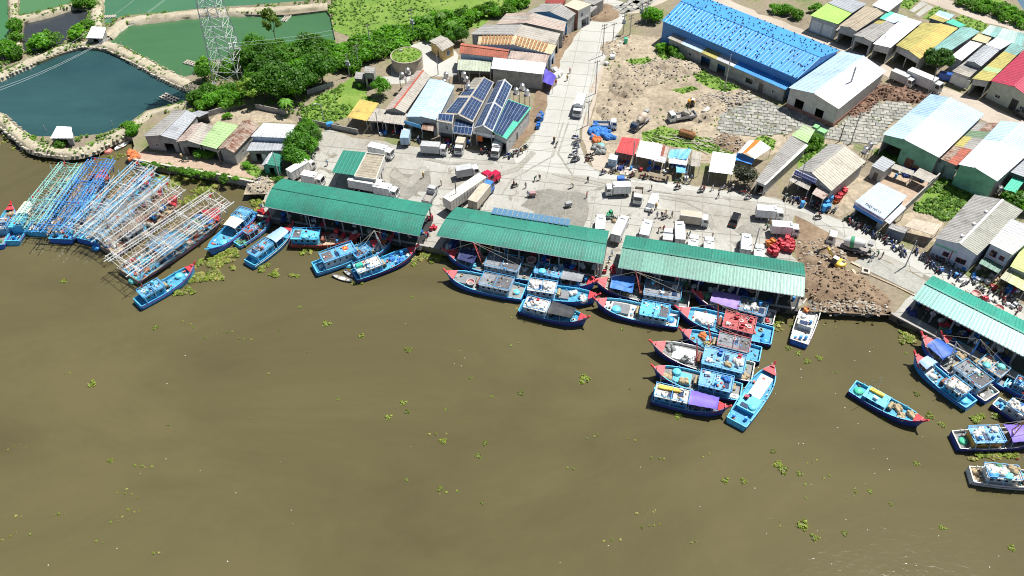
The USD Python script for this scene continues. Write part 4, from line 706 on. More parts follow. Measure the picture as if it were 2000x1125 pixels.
canopy('brown flat sheet awning right of the blue-signed shop', Q(z10, (1190, 950), (1710, 1120), (1872, 940), (1350, 822)), 2.9, RF((.5, .42, .33), .85, .25), .1, vb=[0, .5, 1])
t, r = house('shop with a pale blue roof carrying letters and a blue sign front', Q(z10, (290, 497), (830, 802), (1242, 390), (712, 150)), 4.2, [[RF((.5, .63, .74), .5, .05)] * 4], WG, kind='mono', rise=-.15, vb=[0, .3, .6, .85, 1], sp=.7, F_=[(OP, .45, 0, 5.4, 2.7)], R_=[('panel', .75, 2.6, 2, 1.2, P((.15, .45, .8)))], cat='shop', name='shop')
nm = thing('roof_lettering', 'dark raised letters reading THỌ NÂM on the pale blue shop roof', 'lettering', (0, 0, 0)); fl_, fr_ = r.at(0., 0.), r.at(1., 0.); al = (fr_ - fl_) / np.linalg.norm(fr_ - fl_); an = math.atan2(al[1], al[0]); lm = P((.03, .04, .07), .6)
x_ = 0.
for k, chh in enumerate('THỌ NÂM'):
    if chh != ' ':
        tm = meshkit.text_mesh(chh, .8, .04, True); v = np.array(tm.vertices); v[:, 0] *= .8
        bb = B().add(v, tm.faces).xf((0, 0, 0), an).xf(fl_ + al * (1.75 + x_ * .9) + np.array([-al[1], al[0], 0]) * .45 + [0, 0, .1 - .15 * (1.75 + x_ * .9) / r.lu]); part(bb, 'letter', lm, nm)
    x_ += .62 if chh != ' ' else .35
sg = thing('shop_sign', 'long white and blue sign board along the front of the lettered shop', 'sign', (0, 0, 0))
an3 = np.array([-al[1], al[0], 0])
part(B().bar(fl_ - an3 * .12 + [0, 0, -.45], fr_ - an3 * .12 + [0, 0, -.45], .14, .8), 'upper_board', P((.55, .55, .66), .5), sg)
part(B().bar(fl_ - an3 * .16 + [0, 0, -1.25], fr_ - an3 * .16 + [0, 0, -1.25], .12, .78), 'lower_board', P((.04, .2, .55), .5), sg)
bb = B()
for k in range(26):
    p = fl_ + al * (.9 + k * (np.linalg.norm(fr_ - fl_) - 1.6) / 26) - an3 * .2 + [0, 0, -.45]; bb.box(p, (.2, .03, .3 if k % 4 else .18), an)
part(bb, 'worn_lettering', P((.15, .15, .4)), sg)
canopy('pale lean-to roof on the right side of the lettered shop', Q(z10, (820, 850), (912, 922), (1217, 622), (1130, 552)), 3.3, LGREY, .0, posts=True)
house('small dark grey roller-shutter kiosk between the lettered shop and the brown awning', [(1735, 445), (1767, 456), (1775, 447), (1742, 436)], 2.6, CEM2, P((.16, .18, .22), .5), kind='flat', over=.05, F_=[(SH, .5, .1, 2.6, 2.1, P((.2, .22, .27), .5))], cat='kiosk', name='kiosk')
house('small grey cube house behind the lettered shop', Q(zm, (615, 285), (690, 320), (757, 265), (680, 225)), 3.3, GREYR, WG, kind='flat', over=.1, F_=[(D, .5, 0, 1, 2.1)])
canopy('dark open yard shed roof behind the lettered shop, left one', Q(zm, (730, 300), (860, 345), (866, 320), (745, 275)), 2.6, CEM, .2, vb=[0, .5, 1])
canopy('dark open yard shed roof behind the lettered shop, right one', [(1782, 342), (1815, 357), (1829, 345), (1796, 329)], 2.7, CEM, .2, vb=[0, .5, 1])
for a_, b_, lab in (((1737, 440), (1812, 370), 'right'), ((1812, 370), (1830, 352), 'back')):
    p, q_ = G(*a_), G(*b_); w_ = thing('yard_wall', 'grey concrete yard wall at the %s of the lettered shop' % lab, 'wall', (p[0], p[1], ZG)); part(B().bar(p + [0, 0, 1.], q_ + [0, 0, 1.], .2, 2.), 'wall', WC, w_, org=(p[0], p[1], ZG)); part(B().bar(p + [0, 0, 2.05], q_ + [0, 0, 2.05], .28, .1), 'coping', CONC, w_, org=(p[0], p[1], ZG))
z11 = Z(1540, 280, 9.375)
t, r = house('long pale cement gable shed with a blue and white sign on its front', Q(z11, (170, 472), (790, 872), (1422, 332), (762, 0)), 4.3, [[CEM2] * 3, [RF((.5, .46, .38), .85, .2)] * 3], WG, rise=1.3, ru=.36, vb=[0, .33, .66, 1], sp=.75, F_=[(OP, .5, 0, 6, 3)], cat='shed', name='shed')
canopy('weathered grey awning below the blue and white sign', Q(z11, (10, 682), (370, 862), (440, 722), (90, 542)), 3.0, CEM, .6, vb=[0, .33, .66, 1])
canopy('small pinkish awning on the corner of the signed shed', Q(z11, (430, 922), (640, 1032), (790, 882), (540, 772)), 3.3, CEMP, .2)
sg = thing('shop_sign', 'blue and white sign board on the gable of the long pale shed', 'sign', (0, 0, 0)); a_, b_ = G(*z11(115, 520), ZG + 4.3), G(*z11(510, 705), ZG + 4.3)
part(B().bar(a_, b_, .14, 1.3), 'board', P((.5, .52, .72), .5), sg); d_ = (b_ - a_) / np.linalg.norm(b_ - a_); n_ = np.array([d_[1], -d_[0], 0]); part(B().bar(a_ + n_ * .1 + [0, 0, -.52], b_ + n_ * .1 + [0, 0, -.52], .08, .3), 'lower_band', P((.05, .06, .3), .5), sg); bb = B()
for k in range(22): bb.box(lerp(a_, b_, (k + 1.2) / 24) + n_ * .1 + [0, 0, .15 + .25 * (k % 2)], (.22, .04, .34), math.atan2(d_[1], d_[0]))
part(bb, 'worn_lettering', P((.05, .06, .3)), sg)
house('long plain grey sheet roof with a white edge left of the signed shed', Q(zm, (-75, 375), (-15, 400), (240, 165), (136, 105)), 3.4, [[CEM2, CEM2, CEM2], [P(OFFW)] * 3], WG, kind='mono', rise=.0, ub=[0, .84, 1], vb=[0, .33, .66, 1], sp=.6, F_=[(OP, .5, 0, 3, 2.5)], cat='shed', name='shed')
house('light green sheet roof at the upper end of the long grey roof', [(1546, 264), (1577, 280), (1592, 254), (1570, 243)], 3.2, [[LGRN, RF((.4, .5, .3))]], WG, kind='mono', rise=.1, vb=[0, .5, 1], cat='shed', name='shed')
z12 = Z(1160, 260, 9.375)
t, r = canopy('red sheet canopy of the first roadside shop', Q(z12, (400, 347), (737, 412), (837, 125), (510, 90)), 2.9, REDR, .3, vb=[0, .33, .66, 1], cat='shop')
canopy('white sheet canopy beside the red one', Q(z12, (770, 422), (1112, 492), (1192, 210), (850, 155)), 2.9, WHT, .3, vb=[0, .5, 1], cat='shop')
canopy('rust and grey patchwork canopy right of the white canopy', Q(z12, (1145, 402), (1335, 442), (1372, 272), (1194, 212)), 2.8, RUSTR, .2, secs=[[WHT, RF((.3, .1, .07), .9, .3, .5), CEMP]], vb=[0, .35, .65, 1], cat='shop')
canopy('grey front awning under the patchwork canopy', Q(z12, (1100, 507), (1302, 552), (1335, 446), (1142, 404)), 2.5, LGREY, .3)
def tarp(label, q, h, m, sag=.35, seed=0, posts=True, stripe=None, n=9, bump=.15, name='tarpaulin', cat='tarpaulin', peak=0.):
    c = [G(x, y, ZG + h) for x, y in q]; u = np.linspace(0, 1, n); U, V = np.meshgrid(u, u, indexing='ij'); x, y = U[..., None], V[..., None]
    p = (c[0] * (1 - x) + c[1] * x) * (1 - y) + (c[3] * (1 - x) + c[2] * x) * y
    p[..., 2] += -sag * 4 * (U * (1 - U) * V * (1 - V)) * 2 + bump * (meshkit.noise(np.stack([U * 4 + seed, V * 4, U * 0], -1), seed) - .5) * 2 + peak * (1 - np.abs(2 * U - 1))
    mid = np.mean(c, 0); mid[2] = ZG; t = thing(name, label, cat, mid); part(B().slab(p, .02), 'sheet', m, t, True, org=mid)
    if stripe is not None:
        k0, k1, ms_ = stripe; part(B().slab(p[k0:k1] + [0, 0, .02], .01), 'stripe', ms_, t, True, org=mid)
    if posts:
        for q_ in c: part(B().tube((q_[0], q_[1], ZG), (q_[0], q_[1], q_[2] - .05), .05, 5), 'pole', P(WOOD), t, org=mid)
    return t
TB, TW = P((.14, .42, .72), .5, var=.2), P(WHITE, .6, var=.06)
tarp('pair of crumpled light blue tarpaulins over a roadside stall, left sheet', Q(z12, (1352, 445), (1520, 460), (1560, 296), (1392, 300)), 2.8, TB, .3, 1)
tarp('crumpled light blue tarpaulin over a roadside stall, right sheet', Q(z12, (1530, 462), (1700, 482), (1792, 290), (1565, 292)), 2.9, TB, .3, 2)
canopy('pale grey awning in front of the light blue tarpaulins', Q(z12, (1366, 548), (1700, 592), (1722, 474), (1372, 462)), 2.5, LGREY, .2, vb=[0, .3, 1])
tarp('small light blue tarpaulin hung at the front of the stall', Q(z12, (1510, 720), (1670, 735), (1690, 600), (1500, 590)), 2.0, TB, .2, 3)
canopy('narrow cement canopy between the blue stall and the white canopy', [(1349, 324), (1367, 326), (1370, 299), (1352, 297)], 2.8, CEM, .2, cat='shop')
canopy('white sheet canopy left of the purple flowering tree', [(1384, 335), (1431, 341), (1438, 304), (1392, 297)], 3.2, WHT, .2, vb=[0, .5, 1], cat='shop')
tarp('white tent tarpaulin with an orange stripe behind the white canopy', [(1441, 298), (1474, 311), (1506, 289), (1462, 274)], 3., TW, .0, 4, stripe=(2, 5, P((.75, .2, .03))), peak=.9)
tarp('blue tarpaulin hanging below the orange striped tent', [(1436, 312), (1468, 322), (1474, 310), (1440, 297)], 2.0, P((.03, .22, .62), .5), .2, 5)
t, r = house('small white kiosk with blue panes left of the red canopy', [(1188, 310), (1204, 313), (1208, 303), (1192, 300)], 2.2, P((.6, .66, .7)), P((.35, .5, .62)), kind='flat', over=.02, F_=[(WN, .3, 1, .5, .6), (WN, .7, 1, .5, .6)], cat='kiosk', name='kiosk')
# office on the quay apron
z13 = Z(400, 280, 3.308)
canopy('dark green sheet canopy joined to the flat-roofed office on the apron', Q(z13, (820, 187), (965, 207), (1040, 60), (895, 46)), 3.8, GRNR, .1, vb=[0, .5, 1], cat='canopy')
t, r = house('flat-roofed office with a parapet beside the dark green canopy', Q(z13, (967, 217), (1105, 237), (1165, 80), (1046, 66)), 3.6, P((.33, .29, .22), .9, var=.25), P((.55, .53, .48)), kind='flat', over=.1, R_=[(WN, .3, 1, 1.2, 1.2), (WN, .7, 1, 1.2, 1.2), (D, .5, 0, 1, 2.1)], F_=[(D, .3, 0, 1, 2.1)], cat='office', name='office')
for a_, b_ in (((0, 0), (1, 0)), ((1, 0), (1, 1)), ((1, 1), (0, 1)), ((0, 1), (0, 0))): part(B().bar(r.at(*a_) + [0, 0, .16], r.at(*b_) + [0, 0, .16], .16, .34), 'parapet', P((.6, .58, .52)), t, org=r.mid)
tarp('purple-blue tarpaulin hung by the road corner of the narrow white store', Q(v5, (740, 560), (805, 590), (830, 520), (755, 465)), 2.4, P((.09, .07, .42), .5), .2, 8)

# ------------------------------------------------------------------ the four green quay sheds
_tint = {}
def RF_TINT(m, f):
    nm = m.GetPath().name.split('_'); c = [int(x) / 1000 * f for x in nm[1:4]]; return RF(tuple(c), int(nm[4]) / 100, int(nm[5]) / 100 + .06)
def quay_shed(label, q, h, kind, rise, ru, mats, ncol, dec):
    r = Roof(q, h, 'x', rise, ru, kind); t = thing('quay_shed', label, 'quay shed', r.mid); o = r.mid
    n = 8; vb = list(np.linspace(0, 1, n + 1)); ub = [0, .5, 1] if kind == 'arch' else [0, ru, 1]
    vr = lambda m, k: [m, RF_TINT(m, .93), RF_TINT(m, 1.06)][(k * 7 + len(label)) % 3]
    roof_sheets(r, t, [[vr(mats[0], k) for k in range(n)], [vr(mats[1], k + 3) for k in range(n)]], ub, vb, .62, .012 if kind == 'arch' else .06, .07, org=o, nseg=6)
    ridge = [r.at(.5 if kind == 'arch' else ru, v) + [0, 0, .1] for v in (0., 1.)]; part(B().bar(ridge[0], ridge[1], .5, .06), 'ridge_cap', mats[1], t, org=o)
    steel = P((.3, .34, .36), .5)
    for k in range(ncol):
        v = .02 + .96 * k / (ncol - 1)
        pts = []
        for u in (.06, .94):
            p = r.at(u, v); pts.append(p); part(B().box((p[0], p[1], (ZG + p[2] - .1) / 2), (.26, .26, p[2] - .1 - ZG)), 'column', P((.2, .21, .22), .8), t, org=o)
        b = B(); us = np.linspace(.06, .94, 7); top = [r.at(u, v) - [0, 0, .16] for u in us]; bot = [lerp(pts[0], pts[1], (u - .06) / .88) - [0, 0, .3] for u in us]
        for i in range(6): b.bar(top[i], top[i + 1], .08); b.bar(bot[i], bot[i + 1], .08); b.bar(bot[i], top[i + 1], .05)
        part(b, 'truss', steel, t, org=o)
    for u in (.06, .94): part(B().bar(r.at(u, .01) - [0, 0, .25], r.at(u, .99) - [0, 0, .25], .14, .22), 'eaves_beam', steel, t, org=o)
    part(B().bar(r.at(.0, .0) - [0, 0, .1], r.at(.0, 1.) - [0, 0, .1], .12, .12), 'gutter', P((.55, .57, .56), .5), t, org=o)
    return t, r
SHEDS = [quay_shed('leftmost green quay shed with an arched roof', [(516, 403), (820, 461), (846, 399), (552, 349)], 4.2, 'arch', 1.25, .5, (GRNR, GRNR), 9, 0),
         quay_shed('second green quay shed, with a row of solar panels standing on its back edge', [(852, 460), (1178, 515), (1190, 451), (893, 404)], 4.2, 'arch', .95, .5, (GRNR2, GRNR), 9, 0),
         quay_shed('third green quay shed with a pale ribbed front slope', [(1207, 522), (1571, 580), (1570, 514), (1222, 459)], 4.2, 'gable', 1.1, .5, (RF((.12, .31, .24), .38, .12), GRNR), 10, 0),  # front slope coloured paler than the back to carry its sky sheen
         quay_shed('turquoise quay shed at the right edge of the picture', [(1783, 583), (2080, 738), (2085, 668), (1822, 538)], 4.0, 'gable', 1.0, .5, (RF((.11, .37, .32), .38, .12), RF((.035, .3, .22), .4, .1)), 8, 0)]  # sheen of the front slope put into its lighter colour
t, r = SHEDS[1]
sp_ = thing('solar_array', 'row of blue solar panels standing along the back of the second quay shed', 'solar panels', r.mid)
for k in range(15):
    v0_, v1_ = .24 + .51 * k / 15 + .002, .24 + .51 * (k + 1) / 15 - .002; p0, p1 = r.at(.88, v0_) + [0, 0, .3], r.at(.88, v1_) + [0, 0, .3]; p2, p3 = r.at(1.06, v1_) + [0, 0, 1.25], r.at(1.06, v0_) + [0, 0, 1.25]
    pn = part(B().slab(np.array([[p3, p0], [p2, p1]])[::-1, ::-1], .05), 'solar_panel', mk('solar_pale', {'p': ('principled_bsdf', {'base_color': (.1, .22, .34), 'roughness': .2, 'specular_ior_level': .8})}, [], 'p.BSDF'), sp_, org=r.mid)
    part(B().bar((p0 + p1) / 2 - [0, 0, .3], (p2 + p3) / 2, .05).bar((p2 + p3) / 2, (p2 + p3) / 2 - [0, 0, 1.2], .06), 'support', AL, sp_, org=r.mid)
# piles, fenders and kerb of the quay edge
qe = [(503, 421), (838, 482), (862, 488), (1168, 541), (1195, 546), (1556, 604)]
for k, (a_, b_, lab) in enumerate(((qe[0], qe[1], 'first'), (qe[2], qe[3], 'second'), (qe[4], qe[5], 'third'), ((1741, 613), (2080, 790), 'right-hand'))):
    p, q_ = G(*a_), G(*b_); L = np.linalg.norm(q_ - p); kb = thing('quay_edge', 'concrete edge beam with tyre fenders below the %s quay shed' % lab, 'quay edge', (p[0], p[1], ZG)); o = (p[0], p[1], ZG); d_ = (q_ - p) / L; n_ = np.array([d_[1], -d_[0], 0])
    part(B().bar(p + [0, 0, .08], q_ + [0, 0, .08], .5, .26), 'edge_beam', CONC, kb, org=o)
    for i in range(int(L / 4)):
        c = p + d_ * (2 + i * 4) + n_ * .35; M = np.stack([d_, [0, 0, 1.], n_], 1); part(B().torus(c - [0, 0, .5], .42, .16, 12, 6, M), 'tyre_fender', RUBBER, kb, True, org=o)
        part(B().tube(c - [0, 0, 4], c + [0, 0, -.2] - n_ * .25, .16, 7), 'pile', P((.16, .14, .12), .9), kb, org=o)
# walls of the village terrace
for k, (a_, b_, lab) in enumerate((((252, 312), (340, 329), 'left'), ((340, 329), (420, 342), 'middle'), ((420, 342), (512, 362), 'right'))):
    p, q_ = G(*a_), G(*b_); w_ = thing('terrace_wall', 'pale retaining wall along the village terrace, %s stretch' % lab, 'wall', (p[0], p[1], ZG)); part(B().bar(p + [0, 0, -.3], q_ + [0, 0, -.3], .35, 1.7), 'wall', PLAST, w_, org=(p[0], p[1], ZG)); part(B().bar(p + [0, 0, .6], q_ + [0, 0, .6], .5, .12), 'coping', P((.5, .45, .38)), w_, org=(p[0], p[1], ZG))
for k, (a_, b_, lab) in enumerate((((405, 228), (480, 205), 'behind the village'), ((560, 225), (500, 212), 'below the big trees'), ((600, 185), (652, 168), 'beside the grass plot'), ((585, 238), (700, 262), 'between grass plot and yard'))):
    p, q_ = G(*a_), G(*b_); w_ = thing('garden_wall', 'low grey wall ' + lab, 'wall', (p[0], p[1], ZG)); part(B().bar(p + [0, 0, .7], q_ + [0, 0, .7], .2, 1.5), 'wall', WC, w_, org=(p[0], p[1], ZG))
# ------------------------------------------------------------------ loose things (each kind built once, then placed)
def proto(name, cat, parts, label='x', **kw):
    t = thing(name, label, cat, (0, 0, 0))
    for p in parts: part(p[0], p[1], p[2], t, smooth=p[3] if len(p) > 3 else False)
    return t
PR = {}
def tub_mesh(r=.85):
    return B().lathe((0, 0, 0), [(0, .02), (r * .6, .0), (r * .92, .22), (r, .5), (r * .94, .52), (r * .86, .26), (r * .5, .08), (0, .08)], 18)
def tub_up(r=.85): return B().lathe((0, 0, 0), [(r, 0), (r * 1.02, .08), (r * .92, .36), (r * .55, .55), (0, .6)], 18)
def lumpy(seed, r, n=7, h=.35):
    g = np.random.default_rng(seed); b = B()
    for k in range(n): a, q = g.uniform(0, 6.28), r * math.sqrt(g.random()) * .75; b.blob((q * math.cos(a), q * math.sin(a), h * .35), (r * g.uniform(.3, .55), r * g.uniform(.3, .5), h * g.uniform(.7, 1.2)), seed * 17 + k, .5, ICO)
    return b
def crate_stack(n, m, cols=2):
    b = B()
    for i in range(cols):
        for k in range(n - (i % 2)):
            c = (0, (i - (cols - 1) / 2) * .5, .16 + k * .3)
            b.box(c, (.7, .46, .05)); 
            for s in (-1, 1): b.box((s * .34, c[1], c[2] + .1), (.03, .46, .2)).box((0, c[1] + s * .22, c[2] + .1), (.7, .03, .2))
            b.box((0, c[1], c[2] + .06), (.6, .38, .08))
    return b
def add_protos():
    for k, c in (('lblue', (.12, .55, .72)), ('red', (.6, .2, .16)), ('green', (.06, .5, .3)), ('teal', (.15, .55, .5)), ('blue', (.04, .3, .7))):
        PR['tub_' + k] = proto('basket_boat', 'basket boat', [(tub_up(), 'shell', P(c, .5), 40), (B().torus((0, 0, .06), .87, .06, 18, 5), 'rim', P(tuple(np.array(c) * .7), .5), True)])
        PR['tank_' + k] = proto('water_drum', 'drum', [(B().lathe((0, 0, 0), [(0, 0), (.29, 0), (.31, .3), (.29, .6), (.31, .88), (.27, .9), (0, .88)], 12), 'drum', P(c, .4), 30), (B().lathe((.12, 0, .88), [(.05, 0), (.05, .05), (0, .05)], 6), 'cap', P(DGREY))])
    PR['dish_red'] = proto('round_basket', 'basket', [(tub_mesh(.8), 'bowl', P((.6, .3, .27), .6), 40), (B().torus((0, 0, .5), .82, .06, 18, 5), 'rim', P((.7, .55, .5)), True)])
    for k, c in (('tan', (.4, .32, .2)), ('white', (.62, .62, .58)), ('green', (.1, .25, .14)), ('grey', (.25, .26, .25)), ('yellow', (.5, .42, .16)), ('blue', (.05, .2, .55)), ('navy', (.03, .05, .2)), ('orange', (.6, .18, .06))):
        PR['net_' + k] = proto('net_heap', 'net heap', [(lumpy(hash(k) % 7 + len(k), 1.0, 9, .45), 'netting', P(c, .95, var=.35, sc=4.), True), (B().torus((.2, .1, .42), .42, .05, 12, 4).torus((-.3, -.2, .36), .34, .05, 12, 4), 'rope_loops', P(tuple(np.array(c) * .6), .9), True)])
    for k, c in (('red', (.55, .04, .06)), ('blue', (.03, .2, .6)), ('white', (.66, .67, .68)), ('yellow', (.72, .5, .06)), ('green', (.05, .4, .2)), ('orange', (.7, .2, .03))):
        PR['crate_' + k] = proto('fish_crate_stack', 'fish crates', [(crate_stack(3, 0), 'crates', P(c, .5))])
    PR['floats'] = proto('float_bundle', 'floats', [(lumpy(5, .7, 12, .3), 'foam_floats', P((.7, .7, .68), .8), True), (B().torus((0, 0, .3), .4, .04, 12, 4), 'rope', P(TAN), True)])
    PR['foam'] = proto('foam_box', 'foam box', [(B().wedge((0, 0, .25), (.8, .55, .5), (1.05, 1.05)), 'box', P(WHITE, .8, var=.05)), (B().box((0, 0, .53), (.86, .6, .08)), 'lid', P((.72, .73, .75), .8))])
    PR['ring'] = proto('life_ring', 'life ring', [(B().torus((0, 0, .08), .36, .1, 16, 6), 'ring', P(WHITE, .5), True), (B().torus((.36, 0, .08), .11, .05, 8, 4, np.array([[1, 0, 0], [0, 0, -1], [0, 1, 0.]])).torus((-.36, 0, .08), .11, .05, 8, 4, np.array([[1, 0, 0], [0, 0, -1], [0, 1, 0.]])), 'band', P(RED), True)])
    PR['coil'] = proto('rope_coil', 'rope coil', [(B().torus((0, 0, .06), .42, .08, 16, 5).torus((.02, .01, .18), .38, .08, 16, 5).torus((0, .03, .3), .33, .08, 16, 5), 'rope', P((.5, .45, .32), .9, var=.3), True)])
    PR['basket'] = proto('wicker_basket', 'basket', [(B().lathe((0, 0, 0), [(0, .02), (.26, 0), (.36, .34), (.33, .34), (.24, .06), (0, .06)], 12), 'basket', P((.45, .34, .2), .9), 30), (B().torus((0, 0, .34), .35, .03, 12, 4), 'rim', P(WOOD), True)])
    PR['sacks'] = proto('sack_pile', 'sacks', [(B().blob((0, 0, .18), (.45, .3, .2), 1, .2).blob((.1, .5, .18), (.45, .3, .2), 2, .2).blob((.05, .25, .46), (.45, .3, .2), 3, .2), 'sacks', P((.58, .56, .5), .9), True)])
add_protos()
DESC = {'tub': '%s basket boat', 'tank': '%s plastic drum', 'dish': '%s round dish basket', 'net': '%s heap of netting', 'crate': 'stack of %s fish crates', 'floats': 'bundle of white floats', 'foam': 'white foam box', 'ring': 'white and red life ring', 'coil': 'pale rope coil', 'basket': 'brown wicker basket', 'sacks': 'pile of pale sacks'}
CN = {'lblue': 'light blue', 'navy': 'navy', 'tan': 'tan'}
_seen = {}
def loose(kind, loc, rz, where, scale=1.):
    k, _, c = kind.partition('_'); d = DESC[k]; d = d % CN.get(c, c) if '%s' in d else d
    lab = '%s %s' % (d, where); lab = ' '.join(lab.split()[:16])
    t = put(PR[kind], loc, rz, lab, None, scale); _seen.setdefault(lab, []).append(t)
    return t
# ------------------------------------------------------------------ boats
HB, HN = P((.03, .14, .5), .5, var=.34, sc=1.7), P((.02, .05, .22), .55, var=.34, sc=1.7)
HL, HLB, HW, HT, HR = P((.055, .33, .68), .5, var=.28, sc=1.7), P((.09, .46, .69), .55, var=.28, sc=1.7), P((.6, .6, .56), .6, var=.25, sc=1.7), P((.3, .22, .15), .8, var=.3), P((.34, .06, .05), .6, var=.25)
REDP, REDM = P((.62, .06, .07), .5, var=.15), P((.55, .12, .1), .6, var=.2)
CABW, CABB, DECKG, DECKB, DECKW = P((.5, .54, .56), .6, var=.15), P((.12, .34, .55), .5, var=.15), P((.24, .24, .23), .9, var=.25), P((.07, .31, .5), .75, var=.32, sc=1.6), P((.52, .51, .47), .85, var=.25, sc=1.6)
ROPE = P((.5, .45, .36), .9); POLE_W, POLE_T, POLE_B, POLE_D = P((.6, .6, .56), .6, var=.2), P((.25, .55, .48), .6), P((.05, .25, .62), .5), P((.36, .28, .2), .8, var=.3)
TARP = {'blue': P((.03, .18, .62), .5, var=.15), 'navy': P((.02, .03, .12), .6, var=.25), 'pale': P((.3, .45, .7), .5, var=.1), 'purple': P((.17, .11, .55), .55, var=.12), 'violet': P((.3, .2, .55), .55, var=.12), 'black': P((.03, .032, .036), .6, var=.3), 'grey': P((.25, .26, .28), .6, var=.2), 'cream': P((.66, .6, .48), .7, var=.1), 'white': P((.72, .73, .74), .6, var=.08), 'dkblue': P((.02, .1, .42), .5, var=.15)}
def boat(stern, bow, short, label, W=None, hull='b', rail='l', cab=(.14, .5), cabm='w', deck='g', tarp=None, tspan=(.55, .84), mast=None, bowred=True, hatch=None, tub=None, winch=True, roof='gbx', blunt=3.1, loosef=(), loosea=(), looser=(), ant=2, squid=None, zs=1.3, zb=2.1, stripe='p', seed=0, cabh=1.9, fence=True, bowh=1.4, low=1.0):
    s_, b_ = G(*stern, zs), G(*bow, zb); d = b_ - s_; L = math.hypot(d[0], d[1]); rz = math.atan2(d[1], d[0]); W = W or max(2.7, L * .295); g = np.random.default_rng(seed + int(L * 100))
    t = thing('fishing_boat', label, 'fishing boat', (s_[0], s_[1], 0), rz); R = rotz(rz); WL = lambda p: (R @ np.asarray(p, float)) + [s_[0], s_[1], 0]
    hm, rm = {'b': HB, 'n': HN, 'l': HL, 'w': HW, 't': HT, 'r': HR, 's': HLB}[hull], {'l': HLB, 'b': HL, 'w': HW, 't': HT, 'r': HR}[rail]
    if squid: blunt = 6.
    hb = lambda q: W / 2 * (.86 + .14 * math.sin(min(q / .45, 1) * math.pi / 2)) if q < .45 else W / 2 * max(.02, 1 - ((q - .45) / .55) ** blunt)
    sh = lambda q: (1.1 + .2 * (1 - q) ** 2 * .7 + bowh * q ** 3) * low
    dk = lambda q: sh(q) - .62
    T = np.concatenate([np.linspace(0, .8, 10), np.linspace(.84, 1, 6)])
    def sec(q, k):   # k: 0 sheer, 1 strake foot, 2 waterline, 3 bilge
        z = [sh(q), sh(q) - .38, .05, -.6][k]; y = hb(q) * [1, .97, .86, .5][k]; x = L * (q - [0, .012, .05, .09][k] * q ** 3); return x, y, z
    def side(k0, k1, sel, off=0.):
        b = B()
        for s in (-1, 1):
            gr = np.array([[(x, s * (y + off), z) for x, y, z in (sec(q, k) for k in (k0, k1))] for q in sel]); b.grid(gr, s < 0)
        return b
    T1, T2 = [q for q in T if q <= .8], [q for q in T if q >= .79]
    hu = side(1, 2, T); h2 = side(2, 3, T); hu.join(h2)
    tr = [sec(0, k) for k in range(4)]; P4 = np.array([[(x - .1 * i, s * y, z) for i, (x, y, z) in enumerate(tr)] for s in (-1, 1)]); hu.grid(P4, True)
    part(hu, 'hull', hm, t, 40)
    part(side(0, 1, T1), 'top_strake', P((.05, .3, .66), .45, var=.15) if hull in 'bl' else hm, t, 40); part(side(0, 1, T2), 'bow_strake', REDP if bowred else hm, t, 40)
    b = B()
    for s in (-1, 1): b.line([(x, s * (y + .03), z) for x, y, z in (sec(q, 1) for q in T)], .06, 5)
    part(b, 'rub_rail', {'p': P((.2, .06, .3), .6), 'w': HW, 'r': HR, 'n': HN}[stripe], t)
    inn = lambda q, z: (L * q - .03, max(.01, hb(q) - .16), z)
    b = B(); c = B(); dd = B()
    for s in (-1, 1):
        b.grid(np.array([[(x, s * y, z) for x, y, z in ((sec(q, 0)), inn(q, sh(q)))] for q in T]), s > 0)
        c.grid(np.array([[(x, s * y, z) for x, y, z in (inn(q, sh(q)), inn(q, dk(q)))] for q in T]), s > 0)
    b.box((.0, 0, sh(0)), (.2, W * .8, .12)); c.box((.06, 0, sh(0) - .3), (.08, W * .78, .6))
    part(b, 'gunwale', rm, t, 30); part(c, 'bulwark', HLB if rail in 'lb' else rm, t, 30)
    dd.grid(np.array([[(L * q, s * max(.01, hb(q) - .14), dk(q)) for s in (-1, 1)] for q in T])); part(dd, 'deck', {'g': DECKG, 'b': DECKB, 'w': DECKW, 't': P(TAN, .9)}[deck], t)
    q0 = .87; part(B().add([(L * q0, hb(q0), sh(q0) + .04), (L * q0, -hb(q0), sh(q0) + .04), (L * 1.0, 0, sh(1) + .06), (L * q0, hb(q0), sh(q0) - .1), (L * q0, -hb(q0), sh(q0) - .1), (L, 0, sh(1) - .1)], [[0, 1, 2, 2], [3, 5, 4, 4], [0, 3, 4, 1]]), 'bow_cap', REDP if bowred else rm, t)
    part(B().bar((L * .97, 0, sh(1) - .5), (L * 1.03, 0, sh(1) + .5), .3, .28).bar((L * .955, -.4, sh(.95) + .25), (L * .955, .4, sh(.95) + .25), .16), 'stem_post', REDP if bowred else P((.1, .5, .7)), t)
    b = B()
    for s in (-1, 1):
        for q in (.1, .5, .72): b.tube((L * q, s * (hb(q) - .08), sh(q) - .1), (L * q, s * (hb(q) - .08), sh(q) + .3), .07, 6)
    part(b, 'mooring_posts', rm, t, kind='stuff')
    # deckhouse
    if cab:
        x0, x1 = cab[0] * L, cab[1] * L; cx, cl, cw = (x0 + x1) / 2, x1 - x0, W * .64; z0 = dk(.3); zt = z0 + cabh
        cm = {'w': CABW, 'b': CABB, 'l': HLB, 'r': P((.42, .08, .08), .6), 'y': P((.55, .33, .08), .6)}[cabm]
        h = part(B().wedge((cx, 0, z0 + cabh / 2), (cl, cw, cabh), (1, .96)), 'deckhouse', cm, t)
        nw = max(3, int(cl / 1.2))
        for s in (-1, 1):
            for k in range(nw):
                wx = x0 + cl * (k + .6) / (nw + .2); part(B().box((wx, s * (cw * .485 + .01), z0 + cabh * .62), (.5, .05, .5)), 'window', GLASS, h)
        part(B().box((x1 + .02, cw * .2, z0 + .85), (.05, .6, 1.6)), 'door', P((.06, .1, .2)), h)
